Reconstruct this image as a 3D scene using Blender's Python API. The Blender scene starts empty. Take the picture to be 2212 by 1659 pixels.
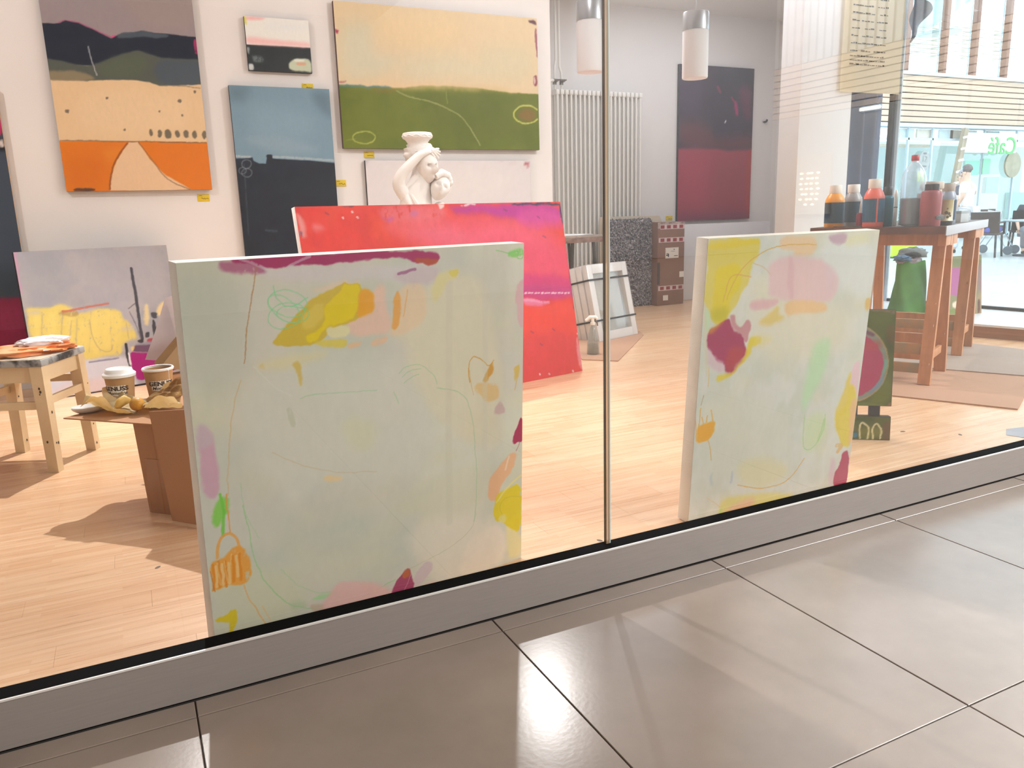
import bpy, bmesh, math, random
import numpy as np
from mathutils import Vector, Matrix
random.seed(7)
C = bpy.context.scene.collection
sc = bpy.context.scene
PI = math.pi

# ------------------------------------------------------------------ camera
cam_d = bpy.data.cameras.new('camera'); cam = bpy.data.objects.new('camera', cam_d); C.objects.link(cam)
cam_d.sensor_width = 36; cam_d.sensor_fit = 'HORIZONTAL'; cam_d.lens = 27.5055
cam_d.clip_start = .02; cam_d.clip_end = 200
cam.matrix_world = Matrix([[0.896989, 0.119606, -0.425564, 0.0], [-0.441088, 0.178637, -0.879505, 0.0], [-0.029173, 0.976618, 0.212992, 1.0], [0.0, 0.0, 0.0, 1.0]])
sc.camera = cam

# ------------------------------------------------------------------ light
w = bpy.data.worlds.new('daylight'); sc.world = w; w.use_nodes = True
bg = w.node_tree.nodes['Background']; bg.inputs[0].default_value = (.76, .90, 1, 1); bg.inputs[1].default_value = 3.2
sc.view_settings.view_transform = 'Standard'; sc.view_settings.look = 'None'
sc.view_settings.exposure = 0; sc.view_settings.gamma = 1; sc.view_settings.use_curve_mapping = False
sc.cycles.use_denoising = True
sc.cycles.max_bounces = 10; sc.cycles.transparent_max_bounces = 24
sc.cycles.caustics_reflective = False; sc.cycles.caustics_refractive = False

def aim(o, to):
    d = Vector(to) - o.location
    o.rotation_euler = d.to_track_quat('-Z', 'Y').to_euler()
def spot(name, loc, to, power, angle=70, blend=.6, col=(1, .86, .72), r=.05):
    l = bpy.data.lights.new(name, 'SPOT'); l.energy = power; l.spot_size = math.radians(angle); l.spot_blend = blend
    l.color = col; l.shadow_soft_size = r
    o = bpy.data.objects.new(name, l); C.objects.link(o); o.location = loc; aim(o, to); return o
def area(name, loc, to, power, sx, sy, col=(1, .93, .86)):
    l = bpy.data.lights.new(name, 'AREA'); l.shape = 'RECTANGLE'; l.size = sx; l.size_y = sy; l.energy = power; l.color = col
    o = bpy.data.objects.new(name, l); C.objects.link(o); o.location = loc; aim(o, to); return o
WARM = (1, .975, .97)
spot('ceiling_spot', (.45, 5.0, 2.95), (-.25, 3.0, 0), 520, 95, .5, WARM, .025)
spot('ceiling_spot', (-1.6, 3.4, 2.95), (.4, 5.7, 1.3), 92, 90, .8, WARM, .04)
spot('ceiling_spot', (3.1, 3.4, 2.95), (2.2, 5.7, 1.5), 92, 90, .8, WARM, .04)
spot('ceiling_spot', (1.5, 2.6, 2.95), (1.7, 4.3, .6), 66, 70, .8, WARM, .05)
spot('ceiling_spot', (2.7, 5.1, 2.95), (2.8, 3.4, 0), 190, 85, .7, WARM, .03)
spot('ceiling_spot', (-2.4, 2.15, 2.9), (.09, 1.76, .55), 60, 24, .6, WARM, .05)
area('ceiling_fill', (1.6, 3.9, 3.02), (1.6, 3.9, 0), 34, 6.0, 3.0, (.97, .97, 1))  # unseen area lamp added as general fill for the studio
area('ceiling_fill', (5.0, 5.4, 3.02), (5.0, 5.4, 0), 44, 2.4, 2.4, (.86, .92, 1))  # unseen cool lamp added to brighten the recess and pillar
spot('ceiling_spot', (1.25, 4.75, 2.98), (1.68, 4.70, 1.3), 75, 24, .5, WARM, .03)
area('added_atrium_light', (9.0, -7.0, 6.5), (13, -7.8, 3.0), 900, 3, 3, (1, .98, .95))  # unseen lamp added to brighten the gallery boards mirrored in the glass
area('mall_ceiling_panel', (1.8, -1.0, 3.15), (1.8, -.7, 0), 36, 7, 2.0, (1, .91, .83))
area('added_atrium_light', (9.6, -3.2, 6.2), (1.4, 1.7, .5), 1150, 5.5, 3.5, (1, .97, .93))  # unseen area lamp added for the daylight falling in from the atrium side

# ------------------------------------------------------------------ materials
def lin(h):
    h = h.lstrip('#'); v = [int(h[i:i+2], 16) / 255 for i in (0, 2, 4)]
    return tuple(x / 12.92 if x <= .04045 else ((x + .055) / 1.055) ** 2.4 for x in v) + (1,)
MATS = {}
def glow(name, col, power):
    if name in MATS: return MATS[name]
    m = bpy.data.materials.new(name); m.use_nodes = True; p = m.node_tree.nodes['Principled BSDF']; p.inputs['Base Color'].default_value = lin(col); p.inputs['Emission Color'].default_value = lin(col); p.inputs['Emission Strength'].default_value = power
    MATS[name] = m; return m
def nd(nt, typ, **k):
    n = nt.nodes.new(typ)
    for a, b in k.items(): setattr(n, a, b)
    return n
def mat(name, col, rough=.5, metal=0, var=.08, scale=8, bump=0, bscale=80, stretch=(1, 1, 1), coat=0, trans=0, col2=None, coords='Object', spec=.5, detail=3, sharp=0):
    if name in MATS: return MATS[name]
    m = bpy.data.materials.new(name); m.use_nodes = True; nt = m.node_tree; p = nt.nodes['Principled BSDF']
    base = lin(col) if isinstance(col, str) else col
    tc = nd(nt, 'ShaderNodeTexCoord'); mp = nd(nt, 'ShaderNodeMapping'); mp.inputs['Scale'].default_value = stretch
    nt.links.new(tc.outputs[coords], mp.inputs[0])
    no = nd(nt, 'ShaderNodeTexNoise'); no.inputs['Scale'].default_value = scale; no.inputs['Detail'].default_value = detail
    nt.links.new(mp.outputs[0], no.inputs['Vector'])
    rp = nd(nt, 'ShaderNodeValToRGB'); c2 = lin(col2) if col2 else tuple(max(0, x * (1 - 2 * var)) for x in base[:3]) + (1,)
    rp.color_ramp.elements[0].position = .3 + sharp; rp.color_ramp.elements[1].position = .7 - sharp
    rp.color_ramp.elements[0].color = c2; rp.color_ramp.elements[1].color = base
    nt.links.new(no.outputs['Fac'], rp.inputs[0]); nt.links.new(rp.outputs[0], p.inputs['Base Color'])
    p.inputs['Roughness'].default_value = rough; p.inputs['Metallic'].default_value = metal
    p.inputs['Coat Weight'].default_value = coat; p.inputs['Transmission Weight'].default_value = trans
    p.inputs['Specular IOR Level'].default_value = spec
    if bump:
        b = nd(nt, 'ShaderNodeBump'); b.inputs['Strength'].default_value = bump; b.inputs['Distance'].default_value = .01
        n2 = nd(nt, 'ShaderNodeTexNoise'); n2.inputs['Scale'].default_value = bscale
        nt.links.new(mp.outputs[0], n2.inputs['Vector']); nt.links.new(n2.outputs['Fac'], b.inputs['Height']); nt.links.new(b.outputs[0], p.inputs['Normal'])
    MATS[name] = m; return m
def glass(name, tint=(.97, .985, .98), f0=.04, rough=0.0, haze=0, hazecol=(.8, .8, .8)):
    """clear sheet: transparent with a Schlick mirror, optionally a share of milky scatter"""
    if name in MATS: return MATS[name]
    m = bpy.data.materials.new(name); m.use_nodes = True; nt = m.node_tree; nt.nodes.remove(nt.nodes['Principled BSDF'])
    out = nt.nodes['Material Output']
    tr = nd(nt, 'ShaderNodeBsdfTransparent'); tr.inputs[0].default_value = tint + (1,)
    gl = nd(nt, 'ShaderNodeBsdfGlossy'); gl.inputs['Roughness'].default_value = rough; gl.inputs[0].default_value = (1, 1, 1, 1)
    lw = nd(nt, 'ShaderNodeLayerWeight'); lw.inputs[0].default_value = .5
    pw = nd(nt, 'ShaderNodeMath', operation='POWER'); pw.inputs[1].default_value = 5; nt.links.new(lw.outputs['Facing'], pw.inputs[0])
    ma = nd(nt, 'ShaderNodeMath', operation='MULTIPLY_ADD'); ma.inputs[1].default_value = 1 - f0; ma.inputs[2].default_value = f0; nt.links.new(pw.outputs[0], ma.inputs[0])
    src = tr
    if haze:
        di = nd(nt, 'ShaderNodeBsdfDiffuse'); di.inputs[0].default_value = hazecol + (1,)
        tl = nd(nt, 'ShaderNodeBsdfTranslucent'); tl.inputs[0].default_value = hazecol + (1,)
        m0 = nd(nt, 'ShaderNodeMixShader'); m0.inputs[0].default_value = .5; nt.links.new(di.outputs[0], m0.inputs[1]); nt.links.new(tl.outputs[0], m0.inputs[2])
        m1 = nd(nt, 'ShaderNodeMixShader'); m1.inputs[0].default_value = haze
        nt.links.new(tr.outputs[0], m1.inputs[1]); nt.links.new(m0.outputs[0], m1.inputs[2]); src = m1
    mx = nd(nt, 'ShaderNodeMixShader'); nt.links.new(ma.outputs[0], mx.inputs[0]); nt.links.new(src.outputs[0], mx.inputs[1]); nt.links.new(gl.outputs[0], mx.inputs[2])
    nt.links.new(mx.outputs[0], out.inputs[0]); MATS[name] = m; return m
def cloth(name, col, share=.5, var=.06, scale=3):
    """thin sheet that scatters light on both sides"""
    if name in MATS: return MATS[name]
    m = mat(name, col, .85, var=var, scale=scale, spec=.1); nt = m.node_tree; p = nt.nodes['Principled BSDF']; src = p.inputs['Base Color'].links[0].from_socket
    tl = nd(nt, 'ShaderNodeBsdfTranslucent'); nt.links.new(src, tl.inputs[0]); mx = nd(nt, 'ShaderNodeMixShader'); mx.inputs[0].default_value = share
    nt.links.new(p.outputs[0], mx.inputs[1]); nt.links.new(tl.outputs[0], mx.inputs[2]); nt.links.new(mx.outputs[0], nt.nodes['Material Output'].inputs[0]); return m
def attr_mat(name, rough=.65, bump=.05, bscale=700):
    if name in MATS: return MATS[name]
    m = bpy.data.materials.new(name); m.use_nodes = True; nt = m.node_tree; p = nt.nodes['Principled BSDF']
    a = nd(nt, 'ShaderNodeAttribute', attribute_name='paint'); nt.links.new(a.outputs['Color'], p.inputs['Base Color'])
    p.inputs['Roughness'].default_value = rough; p.inputs['Specular IOR Level'].default_value = .2
    b = nd(nt, 'ShaderNodeBump'); b.inputs['Strength'].default_value = bump; b.inputs['Distance'].default_value = .004
    tc = nd(nt, 'ShaderNodeTexCoord'); n2 = nd(nt, 'ShaderNodeTexNoise'); n2.inputs['Scale'].default_value = bscale
    nt.links.new(tc.outputs['Object'], n2.inputs['Vector']); nt.links.new(n2.outputs['Fac'], b.inputs['Height']); nt.links.new(b.outputs[0], p.inputs['Normal'])
    MATS[name] = m; return m

# ------------------------------------------------------------------ mesh helpers
def tag(o, label=None, cat=None, group=None, kind=None):
    if label: o['label'] = label
    if cat: o['category'] = cat
    if group: o['group'] = group
    if kind: o['kind'] = kind
    return o
def thing(name, label, cat, loc=(0, 0, 0), rz=0, group=None):
    o = bpy.data.objects.new(name, None); C.objects.link(o); o.location = loc; o.rotation_euler = (0, 0, rz)
    o.empty_display_size = .1
    return tag(o, label, cat, group)
class MB:
    def __init__(s): s.bm = bmesh.new()
    def _add(s, verts, faces, M=None):
        vs = [s.bm.verts.new(M @ Vector(v) if M else v) for v in verts]
        for f in faces: 
            try: s.bm.faces.new([vs[i] for i in f])
            except ValueError: pass
        return vs
    def box(s, a, b, M=None, bev=0):
        """axis box from corner a to corner b"""
        x0, y0, z0 = a; x1, y1, z1 = b
        if bev:
            t = bmesh.new(); bmesh.ops.create_cube(t, size=1)
            for v in t.verts: v.co = Vector(((x0+x1)/2 + v.co.x*(x1-x0), (y0+y1)/2 + v.co.y*(y1-y0), (z0+z1)/2 + v.co.z*(z1-z0)))
            bmesh.ops.bevel(t, geom=t.edges[:], offset=bev, segments=2, affect='EDGES', profile=.6)
            t.verts.index_update()
            s._add([v.co.copy() for v in t.verts], [[v.index for v in f.verts] for f in t.faces], M); t.free(); return s
        s._add([(x0,y0,z0),(x1,y0,z0),(x1,y1,z0),(x0,y1,z0),(x0,y0,z1),(x1,y0,z1),(x1,y1,z1),(x0,y1,z1)],
               [(3,2,1,0),(4,5,6,7),(0,1,5,4),(1,2,6,5),(2,3,7,6),(3,0,4,7)], M); return s
    def beam(s, p0, p1, w, d, up=(0, 0, 1), w1=None, d1=None, bev=0):
        """tapering bar of section w x d from p0 to p1"""
        p0, p1 = Vector(p0), Vector(p1); ax = (p1 - p0).normalized(); u = Vector(up)
        if abs(ax.dot(u)) > .98: u = Vector((1, 0, 0))
        a = u.cross(ax).normalized(); b = ax.cross(a).normalized(); w1 = w1 or w; d1 = d1 or d
        vs = []
        for p, ww, dd in ((p0, w, d), (p1, w1, d1)):
            for i, j in ((-1, -1), (1, -1), (1, 1), (-1, 1)): vs.append(p + a * i * ww / 2 + b * j * dd / 2)
        s._add(vs, [(3,2,1,0),(4,5,6,7),(0,1,5,4),(1,2,6,5),(2,3,7,6),(3,0,4,7)]); return s
    def tube(s, pts, r, n=10, cap=True, r1=None):
        pts = [Vector(p) for p in pts]; rings = []; N = len(pts)
        prev = None
        for i, p in enumerate(pts):
            t = (pts[min(i+1, N-1)] - pts[max(i-1, 0)]).normalized()
            if prev is None:
                a = t.cross(Vector((0, 0, 1)))
                if a.length < .05: a = t.cross(Vector((1, 0, 0)))
            else: a = prev - t * prev.dot(t)
            a.normalize(); prev = a; b = t.cross(a)
            rr = r if r1 is None else r + (r1 - r) * i / (N - 1)
            if isinstance(r, (list, tuple)): rr = r[i]
            rings.append([s.bm.verts.new(p + a * math.cos(2*PI*k/n) * rr + b * math.sin(2*PI*k/n) * rr) for k in range(n)])
        for i in range(N-1):
            for k in range(n): s.bm.faces.new((rings[i][k], rings[i][(k+1) % n], rings[i+1][(k+1) % n], rings[i+1][k]))
        if cap: s.bm.faces.new(rings[0][::-1]); s.bm.faces.new(rings[-1])
        return s
    def lathe(s, prof, c=(0, 0, 0), n=24, sx=1, sy=1, cap=True, M=None):
        """profile of (radius, z) turned about the vertical through c"""
        rings = []
        for r, z in prof:
            ring = []
            for k in range(n):
                v = Vector((c[0] + r*sx*math.cos(2*PI*k/n), c[1] + r*sy*math.sin(2*PI*k/n), c[2] + z))
                ring.append(s.bm.verts.new(M @ v if M else v))
            rings.append(ring)
        for i in range(len(prof)-1):
            for k in range(n): s.bm.faces.new((rings[i][k], rings[i][(k+1) % n], rings[i+1][(k+1) % n], rings[i+1][k]))
        if cap:
            if prof[0][0] > 1e-5: s.bm.faces.new(rings[0][::-1])
            if prof[-1][0] > 1e-5: s.bm.faces.new(rings[-1])
        return s
    def ball(s, c, r, nu=16, nv=10, fn=None):
        sx, sy, sz = (r, r, r) if not isinstance(r, tuple) else r
        rings = []
        for i in range(nv+1):
            th = PI * i / nv; ring = []
            for k in range(nu):
                ph = 2*PI*k/nu; d = Vector((math.sin(th)*math.cos(ph), math.sin(th)*math.sin(ph), math.cos(th)))
                q = Vector((d.x*sx, d.y*sy, d.z*sz))
                if fn: q = fn(d, q)
                ring.append(s.bm.verts.new(Vector(c) + q))
            rings.append(ring)
        for i in range(nv):
            for k in range(nu): s.bm.faces.new((rings[i][k], rings[i+1][k], rings[i+1][(k+1) % nu], rings[i][(k+1) % nu]))
        bmesh.ops.remove_doubles(s.bm, verts=[v for ring in (rings[0], rings[-1]) for v in ring], dist=1e-6)
        return s
    def prism(s, poly, z0, z1, M=None):
        n = len(poly); vs = [(p[0], p[1], z0) for p in poly] + [(p[0], p[1], z1) for p in poly]
        s._add(vs, [tuple(range(n))[::-1], tuple(range(n, 2*n))] + [(i, (i+1) % n, n + (i+1) % n, n + i) for i in range(n)], M); return s
    def sheet(s, fn, nu, nv, th=0):
        """grid of points fn(a,b), a,b in 0..1, given thickness th downwards along its normal"""
        g = [[s.bm.verts.new(fn(i/nu, j/nv)) for i in range(nu+1)] for j in range(nv+1)]
        fs = [s.bm.faces.new((g[j][i], g[j][i+1], g[j+1][i+1], g[j+1][i])) for j in range(nv) for i in range(nu)]
        if th: bmesh.ops.solidify(s.bm, geom=fs, thickness=th)
        return s
    def build(s, name, m, parent=None, smooth=35, loc=None, kind=None):
        bmesh.ops.recalc_face_normals(s.bm, faces=s.bm.faces[:])
        me = bpy.data.meshes.new(name); s.bm.to_mesh(me); s.bm.free()
        if m: me.materials.append(m)
        if smooth:
            me.polygons.foreach_set('use_smooth', [True] * len(me.polygons)); me.set_sharp_from_angle(angle=math.radians(smooth))
        o = bpy.data.objects.new(name, me); C.objects.link(o)
        if parent: o.parent = parent
        if loc: o.location = loc
        if kind: o['kind'] = kind
        return o
def box(name, a, b, m, parent=None, bev=0, kind=None): return MB().box(a, b, bev=bev).build(name, m, parent, kind=kind, smooth=35 if bev else 0)
def put(o, parent, loc=(0, 0, 0), rot=(0, 0, 0), name=None):
    """another copy of a part, sharing its mesh"""
    c = o.copy(); C.objects.link(c); c.parent = parent; c.location = loc; c.rotation_euler = rot; return c
def copy_tree(o, parent=None):
    c = o.copy(); C.objects.link(c)
    if parent: c.parent = parent
    for ch in list(o.children): copy_tree(ch, c)
    return c
def skin(name, vs, es, m, parent=None, sub=2, loc=None):
    """one continuous surface grown over a skeleton: vs = [(x,y,z,radius or (rx,ry))]"""
    me = bpy.data.meshes.new(name); me.from_pydata([v[:3] for v in vs], es, []); me.materials.append(m)
    o = bpy.data.objects.new(name, me); C.objects.link(o)
    md = o.modifiers.new('skin', 'SKIN'); md.use_smooth_shade = True
    if not me.skin_vertices: me.skin_vertices.new()
    for i, v in enumerate(vs):
        r = v[3]; me.skin_vertices[0].data[i].radius = r if isinstance(r, tuple) else (r, r)
        me.skin_vertices[0].data[i].use_root = (i == 0)
    sb = o.modifiers.new('sub', 'SUBSURF'); sb.levels = sub; sb.render_levels = sub
    if parent: o.parent = parent
    if loc: o.location = loc
    return o
def text_mesh(s, size, ext=.001, align='CENTER', shear=0, bold=0):
    cu = bpy.data.curves.new('text', 'FONT'); cu.body = s; cu.size = size; cu.extrude = ext; cu.align_x = align; cu.shear = shear; cu.offset = size*bold; cu.resolution_u = 3
    o = bpy.data.objects.new('text', cu); C.objects.link(o)
    me = bpy.data.meshes.new_from_object(o.evaluated_get(bpy.context.evaluated_depsgraph_get()))
    bpy.data.objects.remove(o); bpy.data.curves.remove(cu); return me
def mesh_obj(name, me, m, parent=None):
    me.materials.clear(); me.materials.append(m); me.name = name
    o = bpy.data.objects.new(name, me); C.objects.link(o)
    if parent: o.parent = parent
    return o

# ------------------------------------------------------------------ painting on canvas
_rt = np.random.RandomState(3).rand(64, 64)
def vn(x, y):
    xi = np.floor(x).astype(int); yi = np.floor(y).astype(int); fx = x - xi; fy = y - yi
    fx = fx*fx*(3-2*fx); fy = fy*fy*(3-2*fy); g = lambda a, b: _rt[a % 64, b % 64]
    return (g(xi, yi)*(1-fx)+g(xi+1, yi)*fx)*(1-fy)+(g(xi, yi+1)*(1-fx)+g(xi+1, yi+1)*fx)*fy
def fbm(x, y): return (vn(x, y) + .5*vn(2.1*x+7, 2.1*y+3) + .25*vn(4.3*x+1, 4.3*y+9)) / 1.75
def hexrgb(h): return np.array([int(h[i:i+2], 16) / 255 for i in (0, 2, 4)])
def soften(P, closed):
    """round the corners a brush would round"""
    for _ in range(2):
        Q = np.roll(P, -1, 0) if closed else P[1:]; A = P if closed else P[:-1]
        N = np.stack([A*.78+Q*.22, A*.22+Q*.78], 1).reshape(-1, 2)
        P = N if closed else np.concatenate([P[:1], N, P[-1:]])
    return P
def paint(key, nx, W, s0, s1, t0, t1, grain=.05, gain=1.0):
    """lay the strokes of ART[key] down one by one over a grid of canvas points (metres)"""
    base, ops = ART[key]; ny = max(2, int(round(nx*(t1-t0)/(s1-s0))))
    S, T = np.meshgrid(np.linspace(s0, s1, nx+1), np.linspace(t0, t1, ny+1)); cell = (s1-s0)/nx
    img = np.ones(S.shape+(3,))*hexrgb(base); k = 14/W
    wa = .016*W*(fbm(S*k, T*k)-.5)+.009*W*(fbm(S*k*4+5, T*k*4)-.5); wb = .016*W*(fbm(S*k+31, T*k+17)-.5)+.009*W*(fbm(S*k*4+9, T*k*4+4)-.5)
    streak = .6*fbm(S*k*5+2, T*k*2.2+8)+.4*fbm(S*k*11, T*k*11+20)
    for kind, col, al, sw, rough, warp, p in ops:
        if kind == 'N':
            n = fbm(S/sw*warp+int(col, 16) % 17, T/sw+rough*40); m = np.clip((n-.42)/.22, 0, 1)*al
            img += m[..., None]*(hexrgb(col)-img); continue
        P = soften(np.array(p).reshape(-1, 2), kind == 'P') if warp > .9 or kind == 'L' else np.array(p).reshape(-1, 2)
        pad = sw+.03*W
        i0 = int((P[:, 0].min()-pad-s0)/cell); i1 = int((P[:, 0].max()+pad-s0)/cell)+2
        j0 = int((P[:, 1].min()-pad-t0)/cell); j1 = int((P[:, 1].max()+pad-t0)/cell)+2
        i0, i1, j0, j1 = max(i0, 0), min(i1, nx+1), max(j0, 0), min(j1, ny+1)
        if i1 <= i0 or j1 <= j0: continue
        sl = (slice(j0, j1), slice(i0, i1)); x = S[sl]+warp*wa[sl]; y = T[sl]+warp*wb[sl]
        d = np.full(x.shape, 1e9); ins = np.zeros(x.shape, bool); n = len(P)
        for a in range(n if kind == 'P' else n-1):
            ax, ay = P[a]; bx, by = P[(a+1) % n]; ex, ey = bx-ax, by-ay
            h = np.clip(((x-ax)*ex+(y-ay)*ey)/(ex*ex+ey*ey+1e-12), 0, 1)
            d = np.minimum(d, np.hypot(x-ax-h*ex, y-ay-h*ey))
            if kind == 'P' and by != ay:
                c = (ay > y) != (by > y); ins ^= c & (x < (bx-ax)*(y-ay)/(by-ay)+ax)
        if kind == 'P':
            d = np.where(ins, -d, d); m = np.clip(.5-d/max(sw, cell*1.2), 0, 1)
        else: m = np.clip((sw/2-d)/max(sw*.3, cell*.9)+.45, 0, 1)*(.72+.55*streak[sl])
        m = m*m*(3-2*m)
        if rough: m = m*np.clip((streak[sl]-.5*rough-.12)/.16+.5*(1-rough), 0, 1)
        img[sl] += (m*al)[..., None]*(hexrgb(col)-img[sl])
    img *= (1+grain*(streak-.5))[..., None]
    img = np.clip(img, 0, 1); img = np.where(img <= .04045, img/12.92, ((img+.055)/1.055)**2.4)*gain
    return S, T, np.clip(img, 0, .95), nx, ny
def painted_grid(name, key, nx, W, s0, s1, t0, t1, parent, y=-.0006, grain=.05, gain=1.0, mname='paint_film', rough=.65, bump=.05):
    S, T, img, nx, ny = paint(key, nx, W, s0, s1, t0, t1, grain, gain)
    me = bpy.data.meshes.new(name); nv = (nx+1)*(ny+1); nf = nx*ny
    co = np.zeros((nv, 3), np.float32); co[:, 0] = S.ravel(); co[:, 1] = y; co[:, 2] = T.ravel()
    a = (np.arange(ny)[:, None]*(nx+1)+np.arange(nx)[None]).ravel(); idx = np.stack([a, a+1, a+nx+2, a+nx+1], 1).astype(np.int32)
    me.vertices.add(nv); me.loops.add(nf*4); me.polygons.add(nf)
    me.vertices.foreach_set('co', co.ravel()); me.loops.foreach_set('vertex_index', idx.ravel()); me.polygons.foreach_set('loop_start', np.arange(0, nf*4, 4, dtype=np.int32))
    me.update(calc_edges=True)
    at = me.attributes.new('paint', 'FLOAT_COLOR', 'POINT'); at.data.foreach_set('color', np.concatenate([img.reshape(-1, 3), np.ones((nv, 1))], 1).astype(np.float32).ravel())
    me.materials.append(attr_mat(mname, rough, bump)); o = bpy.data.objects.new(name, me); C.objects.link(o); o.parent = parent; return o
def painting(label, key, frame, nx, depth=.035, side='#e9e4da', group=None, name='canvas_painting', grain=.05, gain=1.0, rough=.65, mname='paint_film', bump=.05, cat='painting'):
    o, d, up, W, H = frame; o, d, up = Vector(o), Vector(d).normalized(), Vector(up).normalized(); n = up.cross(d)
    t = thing(name, label, cat, group=group)
    t.matrix_world = Matrix(((d.x, n.x, up.x, o.x), (d.y, n.y, up.y, o.y), (d.z, n.z, up.z, o.z), (0, 0, 0, 1)))
    MB().box((0, 0, 0), (W, depth, H), bev=.0012).build('stretched_canvas', mat('canvas_side_'+side, side, .7, bump=.2, bscale=400), t)
    painted_grid('painted_face', key, nx, W, .0003, W-.0003, .0003, H-.0003, t, grain=grain, gain=gain, rough=rough, mname=mname, bump=bump)
    return t

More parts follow.
